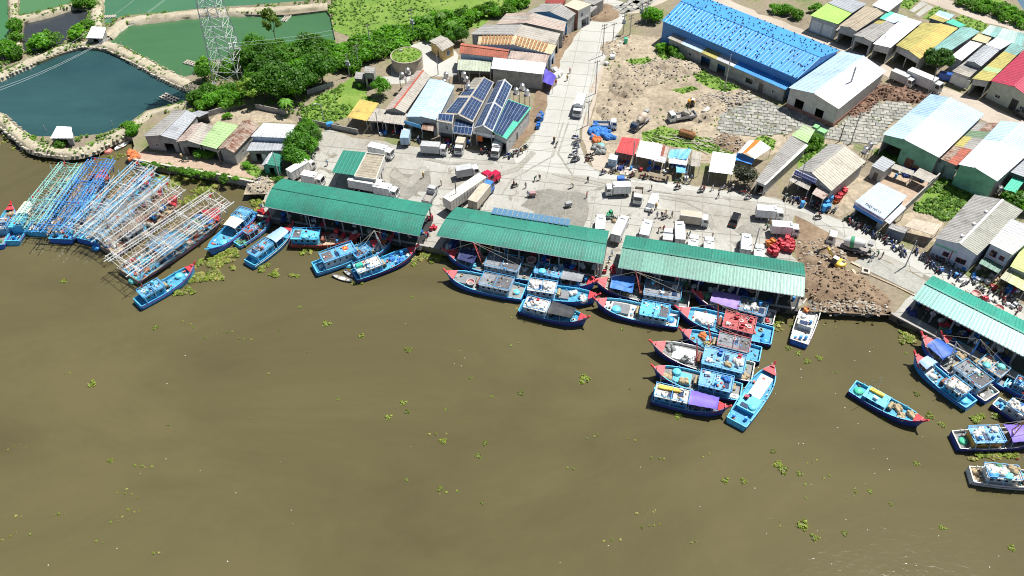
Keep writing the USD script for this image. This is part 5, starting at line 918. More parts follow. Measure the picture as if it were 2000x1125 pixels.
        rw = W * .78; rc = {'b': CABB, 'g': P((.22, .24, .26), .8, var=.2), 'l': HLB, 'w': DECKW, 't': P((.45, .38, .3), .8), 'r': P((.4, .07, .07))}[roof[0]]
        part(B().box((cx, 0, zt + .05), (cl + .5, rw, .1)), 'deckhouse_roof', rc, t)
        if fence:
            for zz, nm in ((zt + .5, 'roof_rail'),):
                b = B(); hx, hy = cl / 2 + .2, rw / 2 - .05
                for s in (-1, 1):
                    b.bar((cx - hx, s * hy, zz), (cx + hx, s * hy, zz), .09); b.bar((cx + s * hx, -hy, zz), (cx + s * hx, hy, zz), .09)
                    for k in range(4): px_ = cx - hx + 2 * hx * k / 3; b.bar((px_, s * hy, zz), (px_, s * hy, zt), .08)
                b.bar((cx, -hy, zz), (cx, hy, zz), .09)
                part(b, nm, P((.07, .36, .68), .5) if cabm != 'r' else P((.5, .1, .1)), t)
            # side frames that carry the awning over the walkway
            b = B()
            for s in (-1, 1):
                for k in range(3): px_ = x0 + cl * k / 2; b.bar((px_, s * (hb(.35) - .1), sh(.3)), (px_, s * (rw / 2 - .05), zt), .09)
                b.bar((x0 - .1, s * (rw / 2 - .05), zt - .04), (x1 + .1, s * (rw / 2 - .05), zt - .04), .1)
            b.bar((cx, -rw / 2, zt - .04), (cx, rw / 2, zt - .04), .1)
            part(b, 'awning_frame', P((.25, .5, .7), .5), t)
        n = 0
        for ch in roof[1:]:
            px_ = x0 + cl * (.16 + .3 * n); py_ = rw * .12 * (-1) ** n; n += 1
            if ch == 'x': part(B().box((px_, py_, zt + .16), (.9, 1.4, .06)).box((px_ + .0, py_, zt + .13), (1.0, 1.5, .03)), 'solar_panel', SOLAR, t)
            elif ch == 'm': part(B().box((px_, 0, zt + .13), (cl * .3, rw * .72, .05)), 'roof_mat', P((.12, .12, .13), .9, var=.2), t)
            elif ch == 'G': part(B().wedge((px_, py_, zt + .38), (1.7, 1.2, .6), (.85, .8)), 'roof_tank', P((.04, .45, .33), .5), t)
            elif ch == 'F': fl = part(B().box((px_, py_, zt + .16), (1.1, 1.1, .05)), 'flag_sheet', P((.7, .1, .03)), t); part(B().box((px_, py_, zt + .2), (.5, .5, .02), .6), 'flag_star', P(YEL), t)
            elif ch == 'r': part(B().torus((px_, py_, zt + .2), .36, .1, 14, 6), 'life_ring', P(WHITE), t, True)
            elif ch == 'Y': part(B().box((cx - cl * .1, rw * .22, zt + .32), (cl * .7, .7, .45)), 'rolled_sheet', P((.75, .5, .08)), t, True)
            elif ch == 'W': part(B().join(lumpy(n + seed, 1.0, 12, .5), (px_, 0, zt + .1)), 'roof_bundle', P((.66, .65, .6), .9, var=.2, sc=3), t, True)
        for k in range(ant):
            ax, ay = x0 + cl * g.uniform(.1, .9), rw * .4 * g.choice([-1, 1]); hh = g.uniform(2.2, 4.5); an_ = part(B().tube((ax, ay, zt), (ax + g.uniform(-.4, .4), ay, zt + hh), .035, 4), 'aerial', P((.6, .58, .52)), t)
            if k == 0 and g.random() < .6: part(B().box((ax - .25, ay, zt + hh * .8), (.5, .03, .36)), 'flag', P(RED), an_)
    if hatch:
        hx0, hx1, m = hatch; b = B().box((L * (hx0 + hx1) / 2, 0, dk((hx0 + hx1) / 2) + .22), (L * (hx1 - hx0), W * .52, .44)); part(b, 'hatch_cover', {'w': DECKW, 'g': P((.2, .21, .22), .8), 'l': HLB, 's': P((.72, .73, .74), .6)}[m], t)
    if winch:
        x = (cab[1] if cab else .5) * L + .75; z = dk(.5); b = B()
        for s in (-1, 1): b.bar((x, s * W * .2, z), (x, s * W * .2, z + .9), .14, .2)
        b.box((x + .1, -.2, z + .35), (.8, .9, .7)); part(b, 'winch_frame', P((.06, .045, .04), .7), t)
        part(B().tube((x, -W * .2, z + .85), (x, W * .2, z + .85), .34, 10), 'net_roller', P((.36, .3, .18) if g.random() < .6 else (.25, .1, .07), .9, var=.3, sc=3), t)
    if tarp:
        x0, x1 = tspan[0] * L, tspan[1] * L; n = 9; zz = sh(.65) + 1.25; U, V = np.meshgrid(np.linspace(0, 1, n), np.linspace(-1, 1, 7), indexing='ij'); yy = V * (W * .42) * (1 - .18 * U)
        Zt = zz + .35 * (1 - V ** 2) - .1 * np.sin(U * math.pi * 4) ** 2 + .08 * (meshkit.noise(np.stack([U * 5 + seed, V * 3, U * 0], -1), seed) - .5)
        part(B().slab(np.stack([x0 + (x1 - x0) * U, yy, Zt], -1)[:, ::1], .03), 'canopy_sheet', TARP[tarp], t, True)
        b = B()
        for s in (-1, 1):
            for q in (tspan[0] + .01, sum(tspan) / 2, tspan[1] - .01): b.bar((q * L, s * (hb(q) - .2), sh(q) - .3), (q * L, s * W * .4 * (1 - .18 * (q - tspan[0]) / (tspan[1] - tspan[0])), zz - .02), .07)
        part(b, 'canopy_frame', P((.3, .4, .5)), t)
    if mast:
        x, top = mast[0] * L, np.array([mast[1] * L, 0, sh(.5) + 5.0]); mm = {'r': REDM, 'w': POLE_W, 'o': P((.55, .3, .12)), 'b': POLE_B}[mast[2]]; b = B()
        fe = [np.array([x, s * .75, dk(.6)]) for s in (-1, 1)]
        for f in fe: b.bar(f, top, .14)
        for k in range(1, 7): b.bar(lerp(fe[0], top, k / 7.5), lerp(fe[1], top, k / 7.5), .09)
        part(b, 'derrick', mm, t)
        for q, y in ((.97, 0), ((cab[0] if cab else .1), .9), ((cab[0] if cab else .1), -.9)): part(B().tube(top, (q * L, y, sh(q) + (2.2 if q < .5 else .1)), .035, 4), 'stay', ROPE, t)
    where = 'of the ' + short
    gear = [B() for _ in range(4)]
    def bit(p, s):
        k = int(g.integers(4)); sz = g.uniform(.12, .42, 3) * s; (gear[k].box((p[0], p[1], p[2] + sz[2] / 2), sz * [1, 1.3, .8], g.uniform(0, 3)) if g.random() < .6 else gear[k].lathe((p[0], p[1], p[2]), [(sz[0] * .6, 0), (sz[0] * .7, sz[2]), (0, sz[2])], 8))
    for k in range(26 if not squid else 150):
        q = g.uniform(.04, .88); y = hb(q) * g.uniform(-.82, .82)
        if cab and cab[0] < q < cab[1] and abs(y) < W * .36: continue
        if hatch and hatch[0] - .02 < q < hatch[1] + .02 and abs(y) < W * .3 and g.random() < .7: continue
        bit((L * q, y, dk(q)), 1.0 if not squid else 1.5)
    if cab and fence:
        for k in range(16): bit((cab[0] * L + (cab[1] - cab[0]) * L * g.random(), W * .34 * g.uniform(-1, 1), dk(.3) + cabh + .1), .8)
    for k, gm in enumerate((P((.62, .62, .6), .7), P(((.5, .1, .05), (.05, .25, .5), (.08, .35, .3))[seed % 3], .6), P((.05, .05, .06), .7), P((.34, .27, .18), .9, var=.3))):
        if gear[k].n: part(gear[k], 'small_gear', gm, t, kind='stuff')
    for k, kind in enumerate(loosef):
        q = .58 + .3 * (k + .5) / len(loosef); y = hb(q) * .38 * (-1) ** k; loose(kind, WL((L * q, y, dk(q) + (.45 if hatch and hatch[0] < q < hatch[1] and abs(y) < W * .26 else .02))), g.uniform(0, 6), 'on the foredeck ' + where, g.uniform(.85, 1.1))
    for k, kind in enumerate(loosea):
        q = .03 + .09 * (k + .5) / len(loosea); y = hb(.1) * (.5 - 1.0 * k / max(1, len(loosea) - 1) if len(loosea) > 1 else 0); loose(kind, WL((L * q + .3, y, dk(.08) + .02)), g.uniform(0, 6), 'on the stern ' + where, g.uniform(.8, 1))
    if cab:
        for k, kind in enumerate(looser):
            q = cab[0] + (cab[1] - cab[0]) * (k + .6) / (len(looser) + .2); loose(kind, WL((L * q, W * .2 * (-1) ** (k + 1), dk(.3) + cabh + .12)), rz + g.uniform(-.2, .2), 'on the cabin roof ' + where, g.uniform(.75, 1.))
    if squid:
        pm, pm2 = {'w': POLE_W, 't': POLE_T, 'b': POLE_B, 's': P((.2, .5, .72), .6), 'd': POLE_D}[squid[0]], {'w': POLE_W, 't': POLE_T, 'b': POLE_B, 's': P((.2, .5, .72), .6), 'd': POLE_D}[squid[1]]
        zz = dk(.3) + 3.6; ov = squid[2] if len(squid) > 2 else 1.0
        for q, nm in ((.03, 'stern_gantry'), (.36, 'middle_gantry'), (.68, 'middle_gantry'), (.97, 'bow_gantry')):
            x = q * L; hw = W * (.62 if q < .9 else .5); b = B()
            for s in (-1, 1): b.bar((x, s * hb(min(q, .8)) * .8, sh(q) - .2), (x, s * hw, zz + .5), .14); b.bar((x, s * hb(min(q, .8)) * .8, sh(q) + .4), (x + (.8 if q < .5 else -.8), 0, zz + .5), .1)
            b.bar((x, -hw, zz + .5), (x, hw, zz + .5), .14); b.bar((x, -hw, zz - .3), (x, hw, zz - .3), .1); b.bar((x, -hw, zz - .3), (x, 0, zz + .5), .07); b.bar((x, hw, zz - .3), (x, 0, zz + .5), .07)
            part(b, nm, pm2, t)
        xs, xe = -.06 * L * ov, L * 1.03
        hw = W * .6; ys = [-1, -.86, -.5, -.36, .1, .42, .78, .96]
        for k in range(len(ys)):
            y = hw * (ys[k] + g.normal(0, .03)); z = zz + .5 + .22 * (k % 3) - .9 * (k in (2, 4)); j = g.uniform(-.06, .06) * L
            bm = part(B().tube((xs + j, y, z), (xe + j * .5, y * .82, z + .25), .085, 5), 'lamp_boom', pm if k % 3 else pm2, t)
            lb = B(); n = int(L / .62)
            for i in range(n):
                q = (i + .5) / n; p = np.array([xs + (xe - xs) * q, y * (1 - .18 * q), z - .16 + .25 * q]); lb.lathe(p, [(0, -.26), (.1, -.2), (.13, -.06), (.07, .1)], 5)
            part(lb, 'lamps', P((.68, .7, .7), .25), bm, kind='stuff')
        b = B()
        for k in range(10):
            q = k / 9; x = xs + (xe - xs) * q; b.bar((x, -hw * (1 - .15 * q), zz + .5), (x + .8, hw * (1 - .15 * q), zz + .62), .07)
            if k < 9: b.bar((x, -hw * .95, zz + .4), (x + L * .11, hw * .4, zz + .75), .05); b.bar((x, hw * .95, zz + .4), (x + L * .11, -hw * .4, zz + .75), .05)
        part(b, 'cross_braces', pm2, t, kind='stuff')
        b = B()
        for k in range(7): y = W * g.uniform(-.55, .55); b.tube((L * g.uniform(-.02, .12), y, sh(.2) + g.uniform(.5, 2)), (L * g.uniform(.8, 1.02), y * .8, sh(.9) + g.uniform(.6, 1.6)), .06, 5)
        for s in (-1, 1):
            for k in range(3): b.tube((L * (.02 + .01 * k), s * (hb(.3) + .12 * k), sh(.2) + .25 + .1 * k), (L * (.93 - .02 * k), s * (hb(.8) + .1 * k), sh(.9) + .2), .07, 5)
        for k in range(8):
            y = hw * g.uniform(-.9, .9); b.tube((L * g.uniform(-.03, .3), y, zz + g.uniform(-1.6, .4)), (L * g.uniform(.6, 1.02), hw * g.uniform(-.8, .8), zz + g.uniform(-1.2, 1.)), .055, 5)
        part(b, 'stowed_poles', POLE_D, t, kind='stuff')
        for k, mm in enumerate((P((.05, .26, .62), .8, var=.3, sc=3), P((.12, .5, .66), .8, var=.3, sc=3), P((.5, .48, .42), .9, var=.3, sc=3), P((.5, .12, .1), .8, var=.3, sc=3))):
            b = B()
            for i in range((5, 4, 5, 2)[k]): q = g.uniform(.04, .9); b.join(lumpy(int(g.integers(99)), .9, 5, .5), (L * q, hb(q) * g.uniform(-.7, .7), dk(q) + g.uniform(.1, 1.2)), g.uniform(0, 6))
            part(b, 'stowed_netting', mm, t, True, kind='stuff')
        for k in range(4): part(B().tube((L * (.1 + .27 * k), g.uniform(-1, 1), zz), (L * (.14 + .3 * k), g.uniform(-1.5, 1.5), zz + g.uniform(3, 6)), .06, 5), 'mast', POLE_D if k % 2 else pm, t)
        part(B().box((L * .95, .3, zz + 2.2), (.7, .04, .5)).box((L * .95, .3, zz + 1.0), (.05, .05, 2.4)), 'flag', P(RED), t, kind='stuff')
    return t, L, W, WL
S3 = Z(860, 460, 5.92); S4 = Z(1160, 520, 8.04); S5 = Z(1340, 540, 6.25); S6 = Z(1250, 640, 5.36); S7 = Z(1740, 620, 6.25)
# left cluster
boat((-8, 478), (24, 402), 'blue boat cut by the left picture edge', 'blue boat with rope heaps cut by the left picture edge', winch=False, loosef=('net_white', 'net_tan'), loosea=('net_green',), cab=(.3, .55), cabm='b', zb=1.8)
boat((22, 470), (66, 392), 'small light blue boat with a cream awning', 'small light blue boat with a cream awning at the far left', hull='s', cab=(.25, .5), cabm='l', roof='l', tarp='cream', tspan=(.55, .88), bowred=True, loosef=('crate_orange',), loosea=('tank_blue',), winch=False, zb=1.8, deck='b')
boat((70, 452), (146, 342), 'turquoise-rigged lamp boat', 'lamp boat with a turquoise and cream pole frame, leftmost of the rigged boats', W=6.2, hull='s', rail='b', deck='b', cab=(.3, .52), cabm='l', squid='tt', tarp=None, bowred=False, loosef=('net_tan', 'crate_red'), loosea=('net_white', 'net_tan'), looser=('crate_red',), roof='bx', mast=None)
boat((118, 466), (205, 333), 'bright blue rigged lamp boat', 'lamp boat with a bright blue pole frame, second of the rigged boats', W=6.6, hull='b', cab=(.25, .5), cabm='b', squid='bb', loosef=('net_blue', 'crate_red', 'tank_blue'), loosea=('tank_blue', 'net_white'), roof='bxx', deck='b')
boat((168, 468), (288, 342), 'sky blue rigged lamp boat', 'lamp boat with long sky blue and cream poles, third of the rigged boats', W=6.6, hull='b', cab=(.28, .5), cabm='b', squid='sw', loosef=('net_blue', 'net_navy'), loosea=('tank_blue', 'net_grey'), roof='bxm', deck='b')
boat((192, 476), (316, 366), 'rigged boat carrying green netting', 'narrow lamp boat carrying a bed of dark green netting among its poles', W=5.6, hull='b', rail='b', cab=(.25, .45), cabm='l', squid='ws', loosef=('net_green', 'net_green', 'net_tan'), roof='gm', bowred=True)
boat((210, 487), (346, 384), 'brown wooden lamp boat with red buoys', 'brown wooden lamp boat with red buoys at its bow and a bare tan stern deck', W=6.4, hull='t', rail='t', deck='t', cab=(.22, .42), cabm='w', squid='dw', loosef=('crate_red', 'net_tan', 'net_orange'), loosea=('net_white',), roof='tm')
boat((250, 535), (430, 404), 'white-rigged lamp boat', 'largest lamp boat with a white lattice frame and weathered wooden hull', W=8.0, hull='t', rail='t', cab=(.3, .5), cabm='b', squid='ww', loosef=('net_tan', 'net_grey', 'net_green', 'net_blue'), loosea=('net_blue',), roof='bxx', deck='b', zs=1.5, zb=2.5)
boat((268, 590), (380, 518), 'blue boat lying below the white-rigged lamp boat', 'bright blue boat with a railed cabin roof lying below the white-rigged lamp boat', hull='l', cab=(.1, .42), cabm='l', roof='brx', deck='b', tub=1, loosef=('tub_lblue',), loosea=(), looser=('tank_lblue', 'tank_lblue'), mast=None)
boat((490, 412), (406, 491), 'deep blue boat with a beige awning', 'deep blue boat with a flat beige awning amidships, bow towards the river', hull='b', rail='b', deck='b', cab=(.08, .28), cabm='b', roof='b', tarp='cream', tspan=(.3, .5), hatch=None, loosef=('tub_lblue',), winch=False, zb=1.9, bowred=False)
boat((462, 474), (528, 424), 'small boat piled with green netting', 'small boat with a red and white cabin and green netting on its stern', hull='s', cab=(.3, .55), cabm='r', loosea=('net_green', 'net_green'), loosef=('tank_white' if 'tank_white' in PR else 'tank_lblue',), winch=False, roof='bm', low=.8)
boat((487, 512), (572, 440), 'blue boat under a pale blue tarpaulin', 'blue boat with a pale blue tarpaulin forward and a round dish on its stern', hull='l', cab=(.1, .45), cabm='l', roof='bxm', tarp='pale', tspan=(.5, .82), loosea=('tub_lblue',), looser=('tank_red',), deck='b', stripe='w')
boat((568, 465), (700, 462), 'red-hulled boat with the light blue cabin', 'red-hulled boat with a light blue cabin moored under the first shed', hull='r', rail='r', deck='t', cab=(.05, .42), cabm='l', roof='lmx', loosef=('dish_red', 'tank_blue', 'crate_red', 'floats'), looser=('tub_lblue',), bowred=True, stripe='r')
boat((614, 522), (742, 470), 'blue boat with white window panels', 'broad blue boat with white window panels and a flag sheet on its roof', hull='l', cab=(.14, .6), cabm='w', roof='bmxF', deck='b', winch=True, loosef=('net_tan', 'net_green', 'floats'), loosea=('foam',), cabh=2.3, stripe='w')
boat((688, 512), (768, 462), 'teal boat squeezed between two blue boats', 'teal boat heaped with gear squeezed between two blue boats', hull='s', cab=(.1, .4), cabm='l', roof='bxm', loosef=('net_white', 'floats', 'net_orange'), mast=(.7, .6, 'w'), deck='b')
boat((692, 536), (814, 484), 'blue boat with the green roof tank', 'dark blue boat with a green tank on its roof and blue gear forward', hull='n', cab=(.05, .4), cabm='b', roof='wGx', deck='b', loosef=('net_blue', 'net_blue', 'tank_blue', 'floats'), looser=('floats',), stripe='r')
# middle cluster
boat(S3(1065, 425), S3(55, 185), 'red-derricked boat with a dark tent', 'boat with a red ladder derrick and a dark tent sheet beside the second shed', cab=(.14, .5), roof='gmm', tarp='navy', tspan=(.62, .82), mast=(.55, .66, 'r'), loosef=('tub_lblue', 'basket'), loosea=('coil', 'net_white'), hull='b', seed=1)
boat(S3(965, 650), S3(60, 425), 'boat with the round red basket', 'outer blue boat with a round red basket on its foredeck below the second shed', cab=(.16, .52), roof='gmm', loosef=('dish_red', 'basket'), loosea=('tub_lblue',), hull='b', hatch=(.62, .8, 'g'), seed=2)
boat(S3(1080, 415), S3(1800, 545), 'blue boat with a grey awning by the second shed', 'blue boat with a grey awning and orange gear, bow at the shed gap', cab=(.05, .44), cabm='b', roof='bxm', tarp='grey', tspan=(.47, .8), loosef=('net_orange', 'tank_blue', 'tank_blue'), looser=('tub_lblue', 'floats'), hull='b', seed=3)
boat(S3(1000, 610), S3(1825, 700), 'light blue boat with white bundles on its roof', 'light blue open boat with white bundles on its roof and a white net heap forward', cab=(.04, .4), roof='wWxW', loosef=('net_white', 'net_white'), loosea=('coil',), looser=('floats', 'floats'), hull='b', deck='b', hatch=(.46, .6, 'g'), seed=4)
boat(S3(935, 800), S3(1705, 960), 'boat with the long black awning', 'cluttered blue boat with a long black awning, lowest of the middle group', cab=(.08, .4), roof='wxW', tarp='black', tspan=(.44, .8), loosef=('net_white', 'coil'), looser=('floats', 'crate_red', 'foam'), hull='n', deck='b', seed=5)
boat(S4(1500, 510), S4(5, 220), 'white-railed boat with a bright blue tarpaulin', 'white-railed boat with a bright blue tarpaulin and derrick beside the third shed', rail='w', cab=(.1, .46), roof='gxm', tarp='blue', tspan=(.58, .82), mast=(.5, .58, 'r'), loosef=('net_tan', 'coil'), loosea=('tub_green',), looser=('floats', 'foam', 'tank_lblue'), hull='n', seed=6)
boat(S4(1330, 830), S4(15, 535), 'open light blue boat with a tan net roller', 'open light blue boat with a tan net roller and wide grey hatch', cab=(.13, .44), roof='lmr', hatch=(.58, .78, 'g'), loosef=('tub_lblue',), loosea=('tub_blue',), hull='n', deck='w', seed=7)
boat(S5(1080, 500), S5(95, 200), 'boat with the violet awning', 'boat with a long violet awning and red bow under the third shed', rail='w', cab=(.12, .42), cabm='b', roof='gxW', tarp='violet', tspan=(.44, .78), loosef=('net_white',), loosea=('crate_red', 'net_white'), looser=('tank_blue', 'floats'), hull='n', seed=8)
boat(S5(1055, 720), S5(-110, 400), 'boat with stacked red crates', 'boat with stacked red crates on its cabin roof and a white striped hatch', cab=(.2, .5), cabm='r', roof='rrr', hatch=(.6, .82, 's'), mast=(.56, .6, 'r'), loosef=('net_white',), loosea=('tub_blue', 'tank_blue', 'coil'), looser=('crate_red', 'crate_red', 'crate_red', 'floats'), hull='n', deck='b', seed=9)
boat(S6(1262, 275), S6(425, 35), 'boat with the dark red railed cabin', 'boat with a dark red railed cabin and yellow netting on the foredeck', cab=(.16, .52), cabm='r', roof='gmx', loosef=('net_yellow', 'net_orange', 'basket'), hull='n', deck='b', mast=(.6, .7, 'r'), looser=('ring',), seed=10)
boat(S6(1185, 460), S6(120, 165), 'white-railed boat with a grey striped hatch', 'white-railed boat with a grey and white hatch and red bow, third from the bottom', rail='w', cab=(.1, .48), cabm='b', roof='bWx', hatch=(.56, .78, 's'), mast=(.54, .58, 'r'), loosef=('net_grey', 'net_grey'), loosea=('net_tan', 'tub_green'), looser=('crate_red', 'net_tan', 'crate_blue', 'floats'), hull='n', seed=11)
boat(S6(1060, 670), S6(135, 420), 'boat with rope coils heaped at its red bow', 'boat with tan rope heaped at its red bow and a dark net winch', cab=(.12, .46), cabm='b', roof='bxr', hatch=(.56, .76, 'l'), loosef=('net_tan', 'tub_lblue', 'net_tan'), loosea=('net_white', 'net_tan'), looser=('net_blue', 'tank_blue', 'foam'), hull='n', seed=12)
boat(S6(140, 690), S6(925, 840), 'boat with the purple awning', 'lowest boat with a purple ridged awning and a rolled yellow sheet on its roof', cab=(.03, .46), cabm='b', roof='wYxx', tarp='purple', tspan=(.48, .86), loosef=('coil',), loosea=(), looser=('floats', 'sacks'), hull='n', stripe='p', winch=False, seed=13)
boat(S6(1012, 985), S6(1395, 415), 'light blue boat with a white foredeck', 'light blue boat with a long white foredeck, lying across the lowest group', hull='s', cab=(.22, .42), cabm='l', roof='lx', hatch=(.46, .84, 's'), loosea=('tank_blue', 'tank_blue'), looser=('tub_lblue', 'crate_red'), blunt=3.6, deck='b', cabh=1.0, winch=False, fence=False, stripe='n', ant=0, zb=1.6)
boat(S5(1382, 790), S5(1590, 215), 'white-railed boat beside the mud bank', 'white-railed blue boat loaded with drums beside the mud bank', hull='b', rail='w', cab=(.3, .5), cabm='w', roof='wxr', loosef=('crate_orange', 'net_grey', 'net_grey'), loosea=('tank_blue', 'tank_blue', 'tank_blue'), looser=('tank_blue', 'floats'), blunt=3.6, deck='w', cabh=1.2, winch=False, ant=1, zb=1.6, fence=False)
# right group
boat(S7(1240, 960), S7(375, 225), 'boat with the dark blue tarpaulin by the turquoise shed', 'boat with a large dark blue tarpaulin beside the turquoise shed', hull='b', rail='w', cab=(.12, .46), cabm='w', roof='gmm', tarp='dkblue', tspan=(.6, .86), mast=(.56, .62, 'w'), loosef=('net_tan',), loosea=('foam', 'coil'), looser=('floats',), seed=14)
boat(S7(985, 1050), S7(285, 455), 'blue boat heaped with white netting', 'outer blue boat heaped with white netting beside the one with the tarpaulin', hull='l', cab=(.14, .4), cabm='l', roof='wWW', tarp='pale', tspan=(.7, .86), loosef=('net_white', 'net_white', 'net_orange'), loosea=('tub_lblue',), looser=('coil', 'net_white'), deck='b', seed=15)
boat(S7(1440, 790), S7(615, 215), 'boat with a pinkish cabin roof', 'boat with a pinkish flat cabin roof and green basins under the turquoise shed', hull='b', cab=(.1, .4), cabm='b', roof='tm', mast=(.55, .55, 'b'), loosef=('net_tan', 'net_navy'), looser=('tub_teal', 'tub_teal'), seed=16)
boat((1946, 782), (2056, 846), 'white-sterned boat loaded with nets', 'white-sterned boat loaded with pale nets at the right picture edge', hull='n', rail='w', cab=(.2, .6), cabm='w', roof='wWW', loosea=('tank_blue',), looser=('net_white', 'net_blue', 'net_white'), deck='b', mast=(.7, .6, 'o'), seed=17)
boat((1966, 744), (2040, 775), 'blue boat half hidden by the net-laden boat', 'blue boat behind the net-laden boat at the right picture edge', hull='b', cab=(.2, .55), cabm='b', roof='bx', loosea=('foam',), looser=('tank_blue', 'floats'), deck='b', seed=18)
boat((1868, 858), (2040, 848), 'boat with yellow cabin sides', 'dark blue boat with yellow cabin sides and a purple-blue awning at the right edge', hull='n', rail='w', cab=(.16, .48), cabm='y', roof='bWx', tarp='purple', tspan=(.56, .9), mast=(.58, .66, 'o'), loosef=('net_orange',), loosea=('tub_green',), looser=('tank_blue', 'floats', 'tank_blue', 'floats'), cabh=1.8, seed=19)
boat((1898, 925), (2055, 935), 'whitish boat with a netting-covered roof', 'whitish boat with netting and blue basins on its roof, lowest on the right', hull='w', rail='w', cab=(.16, .56), cabm='w', roof='wWW', loosea=('net_tan', 'net_tan'), looser=('tub_blue', 'net_green', 'tub_teal', 'net_tan'), bowred=False, deck='t', stripe='p', seed=20)
boat((1666, 753), (1806, 824), 'lone blue boat under way', 'lone blue boat out on the water with a rolled orange sheet and rope pile', hull='n', cab=(.2, .48), cabm='b', roof='lY', loosef=('net_tan', 'net_tan', 'net_tan'), loosea=('tub_green',), looser=('foam',), deck='b', hatch=None, cabh=1.2, fence=False, ant=3, seed=21)
# little craft
def canoe(label, a, b, w, m, m2, cat='rowing boat', name='rowing_boat', z=0., seats=2):
    p, q = G(*a, z + .3), G(*b, z + .3); L = np.linalg.norm(q - p); d = q - p; t = thing(name, label, cat, (p[0], p[1], z), math.atan2(d[1], d[0])); T = np.linspace(0, 1, 13)
    hw = lambda k: w / 2 * math.sin(math.pi * (.04 + .92 * k)) ** .7; out = B(); inn = B()
    zz = lambda k: .42 + .35 * abs(2 * k - 1) ** 3
    out.grid(np.array([[(L * k, s * hw(k) * c, zz(k) * f + (1 - f) * -.15) for s, c, f in ((-1, 1, 1), (-1, .8, .4), (-1, .3, 0), (1, .3, 0), (1, .8, .4), (1, 1, 1))] for k in T]))
    inn.grid(np.array([[(L * k, s * hw(k) * c, zz(k) * f + .06 * (1 - f)) for s, c, f in ((-1, .97, 1), (-1, .7, .3), (1, .7, .3), (1, .97, 1))] for k in T]), True)
    part(out, 'hull', m, t, 40); part(inn, 'inside', m2, t, 40)
    for k in range(seats): part(B().box((L * (.3 + .4 * k / max(1, seats - 1)), 0, .36), (.22, hw(.4) * 1.8, .05)), 'thwart', P(WOOD), t)
canoe('small white rowing boat tied at the stern of the blue boats', (649, 537), (688, 549), 1.2, HW, DECKW); canoe('small grey tender floating between two blue sterns', (672, 528), (690, 540), 1.0, HW, P((.3, .33, .36)))
canoe('white boat under a cover pulled up beside the village creek', (226, 293), (256, 270), 2.0, HW, TARP['white']); canoe('dark long boat lying on the roadside by the shops', (1269, 347), (1299, 353), 1.2, P((.08, .07, .06)), P((.16, .13, .1)), z=1.66, seats=3)
for k, (px, py, kind, lab) in enumerate(((196, 291, 'dish_red', 'pink round basket boat in the creek mouth'), (211, 296, 'tub_red', 'brown round basket boat in the creek mouth'), (682, 517, 'tub_lblue', ''), (136, 466, 'tub_blue', ''), (190, 484, 'tub_blue', ''), (178, 470, 'tub_blue', ''), (262, 548, 'tub_teal', ''))):
    t = put(PR[kind], G(px, py, .05), k, lab or ['light blue basket boat hanging at the green-tanked boat stern', 'blue basket boat floating below the turquoise-rigged boat', 'blue basket boat floating below the brown wooden lamp boat', 'blue basket boat half hidden by the sky blue rigged boat', 'teal basket boat floating at the stern of the white-rigged boat'][k - 2], None, 1.25)
def raft(label, c, a, L, w):
    p = G(*c, 1.1); t = thing('raft', label, 'raft', p, a)
    for s in (-1, 0, 1): part(B().tube((-L / 2, s * w / 2.4, .05), (L / 2, s * w / 2.4, .05), .2, 8), 'float_pole', P((.5, .48, .42)), t)
    for k in range(5): part(B().box((-L / 2 + L * (k + .5) / 5, 0, .28), (.35, w, .08)), 'plank', P((.42, .36, .28)), t)
raft('bamboo raft in the dark pond near its right corner', (331, 192), -.6, 5.5, 2.4); raft('pale raft in the green pond by the bushes', (374, 124), -.45, 4.6, 1.8); raft('raft near the dike of the upper green pond', (215, 33), .05, 3.6, 1.4); raft('raft at the end of the little jetty in the green pond', (559, 36), 1.3, 4.2, 1.8)
# floating weed
hyl = LEAF('hyacinth_leaves', (.2, .26, .03), (.42, .44, .1), .3); hyl2 = LEAF('hyacinth_old', (.28, .27, .07), (.48, .44, .17), .25)
def hy(seed, n=26, r=.55): b = B(); b.add(*leaves((0, 0, .08), n, r, .2, seed, .9, .9, .8, .45)); return b
HP = [(hy(k), hyl if k < 3 else hyl2) for k in range(5)]
def mat(label, blobs, dens, seed, s=(.6, 1.3)):
    g = np.random.default_rng(seed); pts = []
    for x, y, rx, ry in blobs:
        c = G(x, y, 0); k = np.linalg.norm(G(x + rx, y, 0) - c), np.linalg.norm(G(x, y + ry, 0) - c); n = int(math.pi * k[0] * k[1] * dens)
        a, q = g.uniform(0, 6.28, n), np.sqrt(g.random(n)) * (1 + .25 * g.normal(0, 1, n)); p = np.column_stack([c[0] + q * k[0] * np.cos(a), c[1] + q * k[1] * np.sin(a), np.full(n, .02)])
        p = p[meshkit.fbm(p * .35 + seed, 3, seed) > .44]; pts.append(p)
    pts = np.vstack(pts); n = len(pts); scatter('water_hyacinth', label, 'water plants', HP, pts, g.uniform(*s, n), g.uniform(0, 6.28, n), g.integers(0, 5, n))
mat('yellow-green water hyacinth mat in the creek beside the terrace wall', [(350, 360, 45, 14), (400, 372, 26, 9), (300, 352, 25, 8), (372, 392, 20, 8)], 3.6, 1)
mat('water hyacinth strip between the white-rigged boat and the deep blue boat', [(410, 520, 24, 20), (440, 505, 18, 10), (388, 545, 18, 10), (350, 570, 22, 8), (455, 490, 12, 6), (420, 540, 16, 8)], 3.4, 2)
mat('water hyacinth under the bows by the first quay shed', [(505, 395, 12, 8), (500, 410, 10, 6), (620, 492, 26, 7), (600, 480, 20, 5), (655, 488, 14, 6)], 3.2, 3)
